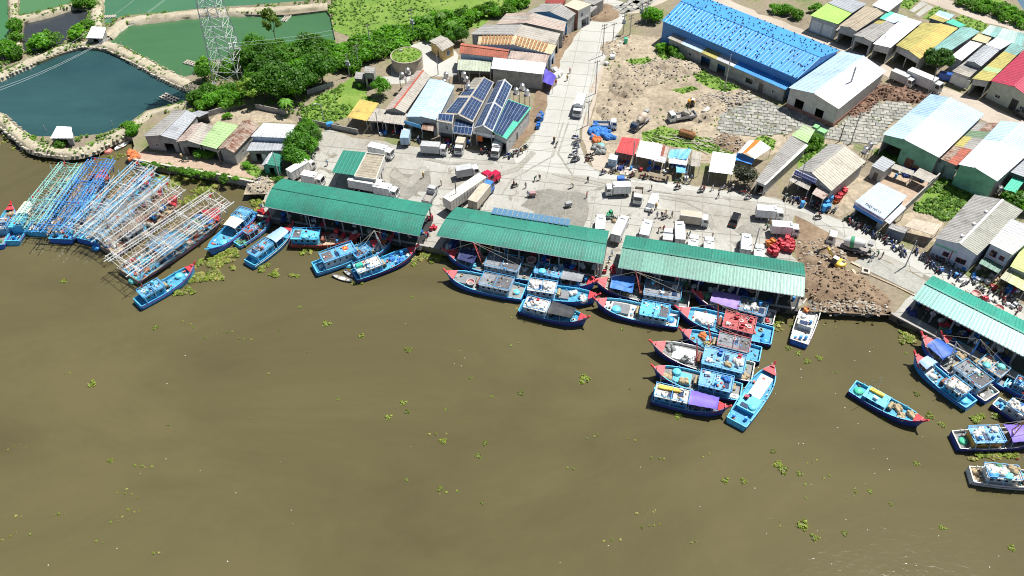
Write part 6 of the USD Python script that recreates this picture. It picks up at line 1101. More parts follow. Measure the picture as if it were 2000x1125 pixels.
mat('water hyacinth strip by the bow of the green-tanked boat', [(820, 500, 26, 8), (790, 514, 22, 6), (845, 505, 20, 6), (770, 522, 14, 4)], 3.4, 4)
mat('water hyacinth trailing below the sterns of the left boats', [(540, 536, 12, 7), (512, 526, 14, 7), (625, 546, 12, 4), (688, 553, 14, 4), (570, 540, 8, 4), (458, 524, 8, 5)], 2.6, 5)
mat('water hyacinth clumps beside the third shed and the mud bank', [(1530, 625, 14, 6), (1515, 640, 16, 6), (1545, 640, 10, 5)], 2.4, 6)
mat('water hyacinth patch at the corner of the turquoise shed pier', [(1772, 662, 16, 9), (1785, 655, 10, 6)], 4.0, 7)
mat('water hyacinth strip between the two lowest right-hand boats', [(1935, 892, 34, 6), (1975, 890, 20, 6), (1915, 818, 18, 7), (1960, 815, 20, 8)], 3.4, 8)
mat('scraps of weed in the pond corner by the outer dike', [(14, 268, 14, 12), (40, 290, 22, 8), (90, 312, 20, 5), (160, 308, 20, 5), (230, 305, 22, 6), (300, 335, 24, 5), (262, 300, 8, 8)], 1.6, 9, (.4, .9))
hp = thing('hyacinth_clump', 'small water hyacinth clump drifting alone on the open river', 'water plants', (0, 0, 0), 0, 'hyacinth clumps drifting on the river'); bb = B(); [bb.join(hy(k + 9, 22, .6), (math.cos(k * 2.2) * .7, math.sin(k * 2.2) * .5, 0)) for k in range(3)]; part(bb, 'leaves', hyl, hp); part(B().blob((0, 0, 0), (.5, .4, .06), 1, .4), 'roots', P((.1, .09, .04)), hp)
DRIFT = [(638, 632, 1.3), (706, 656, 1.), (797, 684, 1.1), (1142, 742, 1.7), (1018, 768, .9), (788, 786, 1.), (795, 804, .8), (865, 862, 1.), (948, 866, .8), (935, 890, .9), (759, 814, 1.), (179, 750, 1.3), (215, 900, .8), (304, 640, 1.), (125, 549, 1.1), (1416, 938, 1.), (1452, 940, .9), (1520, 908, 1.2), (1530, 918, 1.4), (1562, 925, .9), (1567, 1025, 1.5), (1590, 1050, 1.), (1510, 882, .8), (1700, 960, .7), (1790, 905, .8), (1726, 815, .9), (1600, 700, 1.), (1577, 706, 1.1), (1560, 690, .9), (1540, 680, 1.), (1815, 812, 1.2), (1840, 830, 1.), (860, 955, .8), (795, 937, .5), (942, 982, .6), (660, 780, .5), (1230, 760, .4), (1325, 812, 1.2), (1215, 642, .8), (920, 738, .6), (400, 660, .5), (960, 775, .5), (870, 800, .5), (1000, 620, .5), (805, 580, .6), (1790, 770, .9), (1880, 800, .8), (1650, 1042, .8), (1840, 1030, .8), (1975, 1070, .9), (1740, 985, .5), (585, 600, .6), (545, 645, .4)]
for k, (x, y, s) in enumerate(DRIFT): put(hp, G(x, y, .02), k * 1.3, '%s hyacinth clump adrift %s' % ('large' if s > 1.15 else 'small' if s > .75 else 'tiny', near(x, y)), 'hyacinth clumps drifting on the river', s * .66)
g_ = np.random.default_rng(45); pts = []
for k in range(60):
    c = G(g_.uniform(0, 2000), 560 + 560 * g_.random(), 0); a = g_.uniform(-.5, .5)
    for j in range(int(g_.integers(1, 5))): pts.append([c[0] + j * g_.uniform(.6, 1.6) * math.cos(a), c[1] + j * g_.uniform(.5, 1.5) * math.sin(a), .01])
pts = np.array([p for p in pts if not LAND.buffer(3).contains(Point(p[:2]))]); scatter('weed_flecks', 'fine flecks of weed drifting in short lines on the open river', 'water plants', HP, pts, g_.uniform(.18, .5, len(pts)), g_.uniform(0, 6, len(pts)), g_.integers(0, 5, len(pts)))
g_ = np.random.default_rng(44); bb = B()
for k in range(70):
    x, y = g_.uniform(0, 2000), g_.uniform(560, 1120); x = x if k % 2 else g_.uniform(1450, 1990); p = G(x, y, .03)
    if not LAND.contains(Point(p[:2])): bb.box(p, (g_.uniform(.08, .25), g_.uniform(.06, .15), .04), g_.uniform(0, 3))
stuff('floating_litter', 'scattered pale litter floating on the brown river', 'litter', bb, P((.55, .53, .45), .8))
# ------------------------------------------------------------------ trees and bushes
def crown(seed, lobes, per, rx, rz, size, spread=.62, lr=.42, up=.35):
    g = np.random.default_rng(seed); V, Fc, n = [], [], 0
    for k in range(lobes):
        d = g.normal(0, 1, 3); d[2] = abs(d[2]) * .9 - .25; d /= np.linalg.norm(d); q = spread * g.uniform(.55, 1.1)
        c = d * q * [rx, rx, rz]; r = lr * rx * g.uniform(.7, 1.25)
        v, f = leaves(c, per, r, size, seed * 100 + k, up, .25, .62, .85); V.append(v); Fc.append(f + n); n += len(v)
    return np.vstack(V), np.vstack(Fc)
def trunk(h, r, seed, limbs=5, top=1.6):
    g = np.random.default_rng(seed); b = B(); b.tube((0, 0, -.2), (.1, .05, h * .55), r, 8, r * .75)
    for k in range(limbs):
        a = 6.28 * k / limbs + g.uniform(-.4, .4); b.tube((.1, .05, h * g.uniform(.4, .55)), (math.cos(a) * top, math.sin(a) * top, h * g.uniform(.8, 1.05)), r * .5, 6, r * .2)
    return b
BARK = P((.16, .12, .08), .95, var=.3)
LD = LEAF('leaves_dark', (.07, .19, .016), (.23, .41, .045), .45); LM = LEAF('leaves_mid', (.1, .26, .018), (.27, .46, .05), .45); LB = LEAF('leaves_bright', (.12, .29, .02), (.28, .48, .05), .42); LY = LEAF('leaves_yellow', (.16, .26, .03), (.3, .4, .07), .35); LP = LEAF('leaves_purple', (.06, .07, .03), (.22, .1, .12), .2)
def tree_proto(name, cat, seed, m, lobes, per, rx, rz, size, h, tr=.25, **kw):
    t = thing(name, 'x', cat, (0, 0, 0)); v, f = crown(seed, lobes, per, rx, rz, size, **kw); part((v + [0, 0, h], np.vstack([f[:, [0, 1, 2]], f[:, [0, 2, 3]]])), 'crown', m, t)
    part(trunk(h, tr, seed, 5, rx * .5), 'trunk', BARK, t); return t
TD = tree_proto('broad_tree', 'tree', 1, LD, 30, 130, 4.2, 3.4, .34, 4.6); TD2 = tree_proto('broad_tree', 'tree', 2, LM, 26, 130, 4.0, 3.2, .34, 4.4); TM = tree_proto('street_tree', 'tree', 3, LD, 24, 110, 4.0, 2.6, .34, 4.6, spread=.8, lr=.3)
BS = tree_proto('bush', 'bush', 4, LB, 16, 90, 2.2, 1.5, .26, 1.1, .08); BS2 = tree_proto('bush', 'bush', 5, LM, 16, 90, 2.2, 1.7, .26, 1.2, .08); BS3 = tree_proto('bush', 'bush', 6, LB, 12, 80, 2.0, 1.2, .24, .9, .06, spread=.8, lr=.38)
TYg = tree_proto('young_tree', 'tree', 7, LY, 14, 60, 2.4, 2.4, .28, 3.6, .1, spread=.9, lr=.3); TPu = tree_proto('flowering_tree', 'tree', 8, LP, 22, 110, 3.2, 2.2, .26, 2.6, .14)
def palm_proto(name):
    t = thing(name, 'x', 'palm', (0, 0, 0)); b = B(); g = np.random.default_rng(3); part(B().tube((0, 0, -.1), (.3, .1, 4.2), .16, 7, .11), 'trunk', BARK, t)
    for k in range(15):
        a = 6.28 * k / 15 + g.uniform(-.2, .2); L = g.uniform(2., 2.7); prev = np.array([.3, .1, 4.2]); up = g.uniform(.1, .9); pts = [prev + np.array([math.cos(a) * L * s, math.sin(a) * L * s, up * L * s * .9 - 1.15 * L * s * s * .8]) for s in np.linspace(0, 1, 7)]
        side = np.array([-math.sin(a), math.cos(a), 0]); 
        for i in range(6):
            w0, w1 = [.5 * math.sin(math.pi * (.12 + .86 * s)) for s in (i / 6, (i + 1) / 6)]
            for s in (-1, 1): b.quad(pts[i], pts[i] + side * s * w0 + [0, 0, -w0 * .5], pts[i + 1] + side * s * w1 + [0, 0, -w1 * .5], pts[i + 1])
    part(b, 'fronds', LB, t); return t
PA_ = palm_proto('palm')
TREES = []
def tree(pr, x, y, s, label, zc=None, group=None, sq=None):
    if group: label = ' '.join(label.split()[:4]) + ', ' + near(x, y); label = label.replace('big dark leafy tree,', 'big dark tree of the grove,')
    h = {TD: 4.6, TD2: 4.4, TM: 4.6}.get(pr, 1.2 if pr in (BS, BS2, BS3) else 3.) * s
    p = G(x, y, ZG + h); tt = put(pr, (p[0], p[1], ZG), (x * 7.3 + y) % 6.28, label, group, s if sq is None else (s, s, s * sq)); TREES.append((label, x, tt))
zt = Z(380, 30, 5.357)
BIG = 'big dark trees crowded between the pylon and the grass plot'
BT = [(560, 430), (620, 320), (740, 420), (860, 330), (700, 560), (850, 500), (960, 430), (1090, 380), (1200, 300), (1290, 410), (1310, 540), (1180, 520), (1050, 560), (930, 640), (800, 680), (880, 760), (1030, 720), (1160, 660), (700, 690)]
for k, (x, y) in enumerate(BT): tree(TD if k % 3 else TD2, *zt(x, y), (1.0, .92, 1.12, .86)[k % 4], 'big dark leafy tree crowded into the grove between pylon and grass plot', group=BIG)
tree(TYg, *zt(1010, 470), 1.1, 'yellowish leafy tree standing out among the dark grove'); tree(TYg, *zt(820, 150), 1.2, 'thin feathery tree rising behind the grove against the green pond', sq=1.4)
tree(TYg, *zt(575, 800), 1.25, 'young yellow-green tree with a bare trunk below the pylon'); tree(PA_, *zt(965, 930), .95, 'palm-like tree with arching fronds in front of the grove')
tree(TD2, *zt(95, 590), .62, 'low dark tree between the pond corner and the pylon'); tree(BS, *zt(110, 520), 1.4, 'bright bush topping the low dark tree beside the pylon')
BEH = 'bushes between the pylon, the pond dike and the village'
for k, (x, y) in enumerate([(360, 490), (330, 560), (480, 440), (520, 520), (570, 500), (600, 600), (560, 660), (640, 540), (130, 800), (230, 790), (330, 780), (420, 780), (470, 820), (250, 850), (350, 850), (60, 930), (130, 930), (190, 880), (330, 930), (420, 930), (40, 860)]): tree((BS, BS3, BS2)[k % 3], *zt(x, y), 1. + .18 * (k % 3), 'bright green bush between the pylon, the pond dike and the village', group=BEH)
BELT = 'bushes in the belt along the green field behind the round tank'
for k, (x, y) in enumerate([(650, 118), (655, 100), (668, 108), (676, 92), (690, 106), (696, 86), (705, 98), (716, 80), (722, 95), (735, 72), (742, 88), (752, 66), (760, 82), (772, 62), (780, 76), (790, 58), (798, 70), (664, 122), (684, 118), (712, 110), (738, 100), (762, 94), (640, 92), (780, 92), (812, 60), (690, 128)]): tree((BS, BS2, BS)[k % 3], x, y, 1.15 + .2 * (k % 3), 'bright green bush in the thick belt behind the round tank', group=BELT)
PB_ = 'bushes behind the yellow house and the grey gabled roofs'
for k, (x, y) in enumerate([(815, 42), (830, 50), (845, 36), (858, 46), (872, 30), (885, 44), (898, 28), (912, 40), (925, 32), (868, 60), (890, 62), (940, 22), (955, 14), (835, 64), (850, 66), (1000, 8), (1020, 2), (985, 18), (968, 24)]): tree((BS2, BS, BS3)[k % 3], x, y, 1.1 + .2 * (k % 3), 'mid green bush behind the yellow house and the gabled roofs', group=PB_)
tree(TD, 900, 66, .62, 'round dark tree beside the red-tiled house'); tree(TD, 882, 72, .5, 'smaller dark tree right behind the yellow house')
for k, (x, y) in enumerate([(862, 34), (835, 38), (880, 52)]): tree(PA_, x, y, .9, 'palm %s' % ['among the bushes left of the gabled roofs', 'with pale fronds behind the round tank', 'close behind the round dark tree by the red tiles'][k])
tree(TD2, 742, 168, .72, 'leafy tree between the utility huts and the red-ridged roof'); tree(BS2, 703, 166, .6, 'small bush in front of the low dark utility hut')
for k, (x, y, s) in enumerate([(600, 258, .8), (582, 278, .85), (600, 282, .7), (574, 304, .72), (598, 246, .6), (610, 268, .6), (588, 312, .55)]): tree(TD if k % 2 else TD2, x, y, s, 'dark tree in the clump at the left end of the truck yard', group='dark trees at the left end of the truck yard')
for k, (x, y, s, lab) in enumerate([(80, 82, 1.7, 'large round bush at the foot of the black pond'), (97, 76, 1.6, 'right-hand round bush at the foot of the black pond'), (57, 93, 1., 'small bright bush left of the two round pond bushes'), (28, 50, 1.3, 'bush on the dike left of the black pond'), (30, 72, 1.1, 'lower bush on the dike left of the black pond'), (12, 98, 1.7, 'dark bush at the left edge above the dark pond'), (30, 104, 1.2, 'bush right of the dark one at the left edge'), (151, 64, 1.5, 'bush left of the small white-roofed dike shack'), (170, 45, 1., 'bush on the dike above the dike shack'), (155, 6, 1.2, 'dark bush at the top edge beside the black pond'), (178, 6, 1., 'bush at the top edge on the dike corner'), (247, 243, .8, 'bush on the pond dike above the creek'), (258, 254, .9, 'lower bush on the pond dike above the creek'), (118, 281, .75, 'bright bush beside the white shack on the outer dike'), (444, 227, .65, 'small round bush on the bare yard above the light green roof'), (389, 300, .8, 'shrub in the shade before the cement sheet house'), (402, 300, .75, 'shrub before the light green roof'), (420, 302, .8, 'shrub beside the louvred grey gable'), (1274, 30, 1.6, 'round dark bush by the poles left of the blue warehouse'), (1292, 92, .9, 'bush at the near left corner of the blue warehouse'), (1312, 100, 1.1, 'bush in the weeds along the blue warehouse'), (1325, 112, .8, 'lower bush in the weeds along the blue warehouse'), (1592, 273, 1.15, 'leafy bush beside the light green sheet roof'), (1583, 290, .8, 'low bush between the long grey roof and the signed shed'), (1980, 391, 1.5, 'dark leafy bush at the right edge below the bright green roof'), (2000, 396, 1.4, 'dark bush cut by the right picture edge'), (1516, 15, 1.1, 'left bush of the hedge by the lane beyond the blue warehouse'), (1534, 19, 1.1, 'middle bush of the hedge by the lane beyond the blue warehouse'), (1556, 27, 1.1, 'right bush of the hedge by the lane beyond the blue warehouse'), (1592, 14, 1.1, 'bush left of the lime green roof'), (545, 350, .5, 'low plant beside the first quay shed'), (480, 322, .6, 'low plant on the terrace corner')]): tree((BS2, BS, BS3)[k % 3] if k not in (5, 18, 24, 25) else BS2, x, y, s, lab)
for k, (x, y) in enumerate([(335, 329), (352, 333), (366, 335), (385, 338), (398, 341), (300, 324), (283, 322), (412, 342), (440, 346), (460, 349)]): tree((BS3, BS)[k % 2], x, y, .5 + .12 * (k % 3), 'low green bush at the foot of the village terrace wall', group='bushes below the village terrace wall')
for k, (x, y) in enumerate([(1880, 2), (1898, 8), (1912, 14), (1930, 18), (1948, 24), (1966, 32), (1984, 38), (1998, 44), (1925, 4), (1950, 12), (1972, 20), (1990, 28)]): tree((BS, BS3)[k % 2], x, y, 1.0, 'bush in the green belt beyond the far lane', group='bushes in the green belt beyond the far lane')
tree(TM, 1836, 116, 1.0, 'dark spreading street tree in front of the teal roof'); tree(TPu, 1457, 340, 1.0, 'purple-flowering round tree between white canopy and long grey roof')

# ------------------------------------------------------------------ poles, pylon, wires, tanks
polem, poled = P((.42, .41, .39), .8, var=.15), P((.12, .11, .1), .8)
def pole(label, base, top, r=.14, m=None, arms=0, lamp=False, tr=False):
    p = G(*base); h = max(2.5, zat(p, *top)); t = thing('utility_pole', label, 'pole', p); part(B().tube((0, 0, -.1), (0, 0, h), r, 8, r * .7), 'shaft', m or polem, t)
    for k in range(arms): z = h - .4 - k * .9; a = part(B().box((0, 0, z), (1.8, .12, .12), .5), 'crossarm', poled, t); part(B().tube((-.7 * math.cos(.5), -.7 * math.sin(.5), z), (-.7 * math.cos(.5), -.7 * math.sin(.5), z + .3), .07, 6).tube((.7 * math.cos(.5), .7 * math.sin(.5), z), (.7 * math.cos(.5), .7 * math.sin(.5), z + .3), .07, 6), 'insulators', P((.3, .16, .1)), a, kind='stuff')
    if lamp: part(B().tube((0, 0, h - .1), (-1.2, -.4, h + .3), .05, 5), 'lamp_arm', polem, t); part(B().box((-1.35, -.45, h + .3), (.6, .25, .12), .3), 'lamp_head', P(OFFW), t)
    if tr: part(B().box((0, 0, h * .5), (1.3, .9, .15)).box((0, 0, h * .5 + .6), (.9, .7, 1.0)), 'transformer', P((.34, .36, .36), .5), t)
    return p + [0, 0, h]
TP_ = {}
for lab, b_, tp_, kw in [('left pole of the transformer frame beside the utility huts', (683, 148), (675, 105), dict(arms=2, tr=True)), ('right pole of the transformer frame beside the utility huts', (702, 137), (694, 88), dict(arms=2)), ('pole in the bush belt left of the round tank', (726, 105), (717, 48), dict(arms=1)), ('pole with a transformer behind the round tank', (808, 74), (802, 17), dict(arms=2, tr=True)), ('pole at the edge of the grass plot', (633, 236), (627, 203), dict(lamp=True)),
                           ('pole in front of the cement lean-to', (740, 259), (732, 219), {}), ('pale pole at the left end of the first quay shed', (547, 351), (530, 292), {}), ('dark pole beside the long white trailer', (893, 405), (888, 354), dict(m=poled)), ('pole at the edge of the road by the small white truck', (1163, 183), (1172, 118), dict(arms=1)), ('tall pole on the right kerb of the upper road', (1177, 108), (1198, 47), dict(arms=2)),
                           ('pole above the stacked materials on the upper road', (1197, 82), (1199, 45), dict(arms=1)), ('left pole of the transformer on the earth bank', (1217, 67), (1223, 23), dict(arms=2, tr=True)), ('right pole of the transformer on the earth bank', (1230, 68), (1234, 28), dict(arms=2)), ('left pole of the pair before the dark round bush', (1252, 43), (1256, 5), dict(arms=2, tr=True)), ('right pole of the pair before the dark round bush', (1262, 45), (1266, 1), dict(arms=2)),
                           ('pole at the trackside above the blue bundles', (1148, 245), (1159, 196), dict(arms=1)), ('leaning thin pole in the weeds before the blue warehouse', (1415, 175), (1430, 107), {}), ('pale pole on the paved yard by the water tanks', (1661, 281), (1686, 219), dict(arms=1)), ('dark short pole on the paved yard', (1639, 277), (1651, 240), dict(m=poled)), ('pole behind the third quay shed', (1471, 493), (1487, 444), {}), ('pole beside the red canopy', (1235, 322), (1249, 276), {}), ('pole at the light blue tarpaulins', (1340, 352), (1348, 310), {}),
                           ('pole in the far lane by the long white roof', (1718, 106), (1729, 68), {}), ('pole beside the big white truck in the far lane', (1812, 183), (1829, 134), {}), ('pole beside the crimson roof', (1944, 198), (1954, 160), {}), ('pole beyond the far lane at the top right', (1887, 9), (1891, -20), dict(arms=1)), ('pole at the road fork by the blue bundles', (1126, 312), (1134, 272), dict(arms=1)), ('thin pole at the corner of the fenced yard', (1557, 372), (1566, 318), {}), ('pole before the grey gable house', (1768, 520), (1786, 470), {}), ('short pole on the yard beside the round tank', (856, 146), (858, 108), {})]:
    TP_[lab] = pole(lab, b_, tp_, **kw)
wirem = P((.05, .05, .05), .6); wirep = P((.62, .64, .66), .4)
def wire(label, a, b, sag=.8, r=.025, m=None):
    u = np.linspace(0, 1, 12)[:, None]; p = np.asarray(a) * (1 - u) + np.asarray(b) * u; p[:, 2] -= sag * 4 * (u * (1 - u))[:, 0]; part(B().line(p, r, 4), 'wire', m or wirem, None, False, label, 'wire')
L_ = list(TP_.values())
for k, (i, j, lab) in enumerate([(9, 8, 'wire down the right side of the upper road'), (10, 9, 'wire between the two upper road poles'), (8, 15, 'wire past the small white truck to the trackside pole'), (15, 26, 'wire from the trackside pole to the road fork'), (11, 13, 'wire from the earth bank to the pole pair'), (2, 3, 'wire over the bush belt behind the round tank'), (1, 2, 'wire from the hut transformer to the bush belt'), (4, 5, 'wire over the grass plot'), (26, 20, 'wire from the road fork to the red canopy'), (20, 21, 'wire above the roadside shops'), (21, 27, 'wire from the light blue tarpaulins to the fenced yard'), (27, 28, 'wire past the lettered shop'), (22, 23, 'wire along the far lane'), (23, 24, 'wire from the big white truck to the crimson roof')]): wire(lab, L_[i], L_[j])
wire('wire crossing the road to the right solar workshop', L_[26], G(990, 275, ZG + 5), .6); wire('lower wire crossing the road from the fork', L_[26] - [0, 0, .8], G(1025, 296, ZG + 4), .5)
# pylon
bc = G(453, 152); py_ = thing('pylon', 'tall white lattice power pylon beside the green pond', 'pylon', bc, -.12); HT_, W0, W1 = 44., 7.4, 2.2; pm_ = P((.55, .58, .57), .45, var=.1)
wd = lambda z: lerp(W0, W1, min(z / HT_, 1)) / 2
lv = [0]; 
while lv[-1] < HT_ - 1.5: lv.append(lv[-1] + max(1.6, wd(lv[-1]) * 1.0))
sg4 = [(-1, -1), (1, -1), (1, 1), (-1, 1)]
for sx, sy in sg4: part(B().bar((sx * W0 / 2, sy * W0 / 2, -.1), (sx * W1 / 2, sy * W1 / 2, HT_), .2), 'leg', pm_, py_)
for i in range(len(lv) - 1):
    z0, z1 = lv[i], lv[i + 1]; b = B()
    for k in range(4):
        (ax, ay), (bx_, by_) = sg4[k], sg4[(k + 1) % 4]; a0, b0, a1, b1 = [np.array([x * wd(z), y * wd(z), z]) for x, y, z in ((ax, ay, z0), (bx_, by_, z0), (ax, ay, z1), (bx_, by_, z1))]
        b.bar(a0, b1, .09).bar(b0, a1, .09).bar(a1, b1, .09)
    part(b, 'lattice_panel', pm_, py_, kind='stuff')
for z, w in ((27., 5.5), (33, 5), (39, 4.5)): part(B().bar((-w, 0, z), (w, 0, z), .22).bar((-w, 0, z), (0, 0, z + 1.4), .12).bar((w, 0, z), (0, 0, z + 1.4), .12), 'crossarm', pm_, py_)
part(B().box((-W0 / 2, -W0 / 2, .2), (1.2, 1.2, .6)).box((W0 / 2, -W0 / 2, .2), (1.2, 1.2, .6)).box((W0 / 2, W0 / 2, .2), (1.2, 1.2, .6)).box((-W0 / 2, W0 / 2, .2), (1.2, 1.2, .6)), 'footings', CONC, py_, kind='stuff')
for k, (z, a_) in enumerate(((27., (0, 171)), (33., (0, 152)), (28., (0, 176)))): wire('pale power line %s of the three running left from the pylon over the dark pond' % ['lowest', 'highest', 'middle'][k], bc + [-(5 - k), 0, z], G(*a_, 24), 2.5, .02, wirep)
pd = G(477, 165); t = thing('utility_pole', 'dark pole with a white fitting standing in front of the pylon', 'pole', pd); part(B().tube((0, 0, 0), (0, 0, 12.5), .17, 8, .12), 'shaft', P((.25, .2, .16), .8), t); part(B().box((0, 0, 12.2), (2.2, .2, .2), .2).box((0, 0, 11.2), (1.6, .2, .2), .2), 'crossarm', P(WHITE), t)
for k, e in enumerate(((655, 58), (655, 66))): wire('pale line %s of the two from the dark pole over the grove' % ['upper', 'lower'][k], pd + [0, 0, 12.3 - k * .8], G(*e, ZG + 9), .4, .02, wirep)
# stakes in the ponds
sk = thing('stake', 'pale wooden stake standing at the pond edge', 'stake', (0, 0, 0), 0, 'stakes along the pond edges'); part(B().tube((0, 0, -.4), (.12, 0, 1.9), .07, 6, .05), 'shaft', P((.55, .5, .4)), sk); part(B().box((.12, 0, 1.85), (.3, .05, .05)), 'nail_bar', P(WOOD), sk)
for k, (x, y) in enumerate([(960, 105), (840, 330), (905, 360), (950, 392), (1030, 432), (1100, 455), (1160, 500), (1250, 520), (1325, 505), (768, 295), (840, 240), (320, 900), (780, 870), (425, 30)]): px, py = x / 3.516, y / 3.516; put(sk, G(px, py, 1.0), k, 'pale wooden stake standing at the pond edge', 'stakes along the pond edges')
# steel water tanks on frames
def tank(label, x, y, zt_, r=.62, hgt=1.5):
    p = G(x, y, ZG + zt_ + hgt * .6); t = thing('water_tank', label, 'water tank', (p[0], p[1], ZG)); sm = mk('stainless', {'p': ('principled_bsdf', {'base_color': (.62, .62, .63), 'metallic': .85, 'roughness': .32})}, [], 'p.BSDF')
    part(B().lathe((0, 0, zt_), [(0, 0), (r, 0), (r, .2), (r * 1.02, .25), (r, .3), (r, hgt - .3), (r * .9, hgt - .1), (r * .3, hgt + .12), (r * .3, hgt + .2), (0, hgt + .2)], 18), 'tank', sm, t, 30); part(B().lathe((0, 0, zt_ + hgt + .2), [(r * .28, 0), (r * .28, .06), (0, .08)], 10), 'lid', P(DGREY), t)
    part(B().box((0, 0, zt_ - .06), (1.6, 1.6, .1)), 'platform', P((.3, .27, .25)), t)
    for sx, sy in sg4: part(B().bar((sx * .7, sy * .7, 0), (sx * .7, sy * .7, zt_ - .1), .09), 'leg', P((.22, .18, .16)), t)
for k, (x, y, z, lab) in enumerate([(871, 146, 3.2, 'leftmost of the steel tanks behind the solar workshops'), (867, 159, 3.0, 'steel tank nearest the pale blue roof'), (906, 145, 3.2, 'back steel tank beside the translucent roof'), (911, 154, 3.0, 'front steel tank beside the translucent roof'), (914, 169, 5.4, 'steel tank standing on the left solar roof edge'), (1008, 176, 4.6, 'left tank of the three on the frame by the road'), (1020, 168, 4.6, 'back tank of the three on the frame by the road'), (1029, 179, 4.6, 'right tank of the three on the frame by the road'), (1691, 291, 3.6, 'front steel tank behind the signed shed'), (1700, 282, 3.6, 'back steel tank behind the signed shed'), (785, 146, 4.2, 'left tank beside the red-ridged roof'), (796, 137, 4.2, 'right tank beside the red-ridged roof'), (1953, 368, 1.0, 'steel tank in the corner beside the bright green roof')]): tank('stainless water tank, ' + lab, x, y, z)

# ------------------------------------------------------------------ vehicles
TYRE, RIM, LAMP, TAIL = P((.02, .02, .02), .85), P((.4, .4, .4), .4), P((.75, .75, .7), .2), P((.5, .03, .02), .3)
def wheel(t, x, y, r, w=.28):
    M = np.array([[1, 0, 0], [0, 0, -1], [0, 1, 0.]]); wh = part(B().lathe((x, y, r), [(r * .55, -w / 2), (r * .92, -w / 2), (r, -w * .3), (r, w * .3), (r * .92, w / 2), (r * .55, w / 2)], 14, M), 'wheel', TYRE, t)
    part(B().lathe((x, y, r), [(0, -w * .35), (r * .56, -w * .4), (r * .56, w * .4), (0, w * .35)], 10, M), 'rim', RIM, wh)
def cab(t, x0, L, W, z0, H, m, slope=.86, glass=True):
    c = part(B().wedge((x0 + L / 2, 0, z0 + H * .25), (L, W, H * .5)).wedge((x0 + L / 2 - .0, 0, z0 + H * .75), (L * .98, W * .98, H * .5), (slope, .92), 0, (-L * .06, 0)), 'cab', m, t)
    f = x0 + L; part(B().quad((f - .0 + .012, -W * .44, z0 + H * .52), (f + .012, W * .44, z0 + H * .52), (f - L * .13 + .02, W * .42, z0 + H * .93), (f - L * .13 + .02, -W * .42, z0 + H * .93)), 'windscreen', GLASS, c)
    for s in (-1, 1):
        part(B().quad((x0 + L * .3, s * W * .495, z0 + H * .54), (x0 + L * .9, s * W * .495, z0 + H * .54), (x0 + L * .8, s * W * .472, z0 + H * .88), (x0 + L * .3, s * W * .472, z0 + H * .88)), 'side_window', GLASS, c)
        part(B().box((f + .02, s * W * .36, z0 + H * .22), (.06, .32, .18)), 'headlight', LAMP, c); part(B().bar((f - .15, s * W * .5, z0 + H * .7), (f - .05, s * (W * .5 + .25), z0 + H * .75), .05).box((f - .02, s * (W * .5 + .25), z0 + H * .7), (.08, .14, .34)), 'mirror', poled, c)
    part(B().box((f + .03, 0, z0 + .08), (.1, W, .22)), 'bumper', P((.25, .25, .26)), c); part(B().box((f + .015, 0, z0 + H * .36), (.04, W * .6, .14)), 'grille', P(BLACK), c)
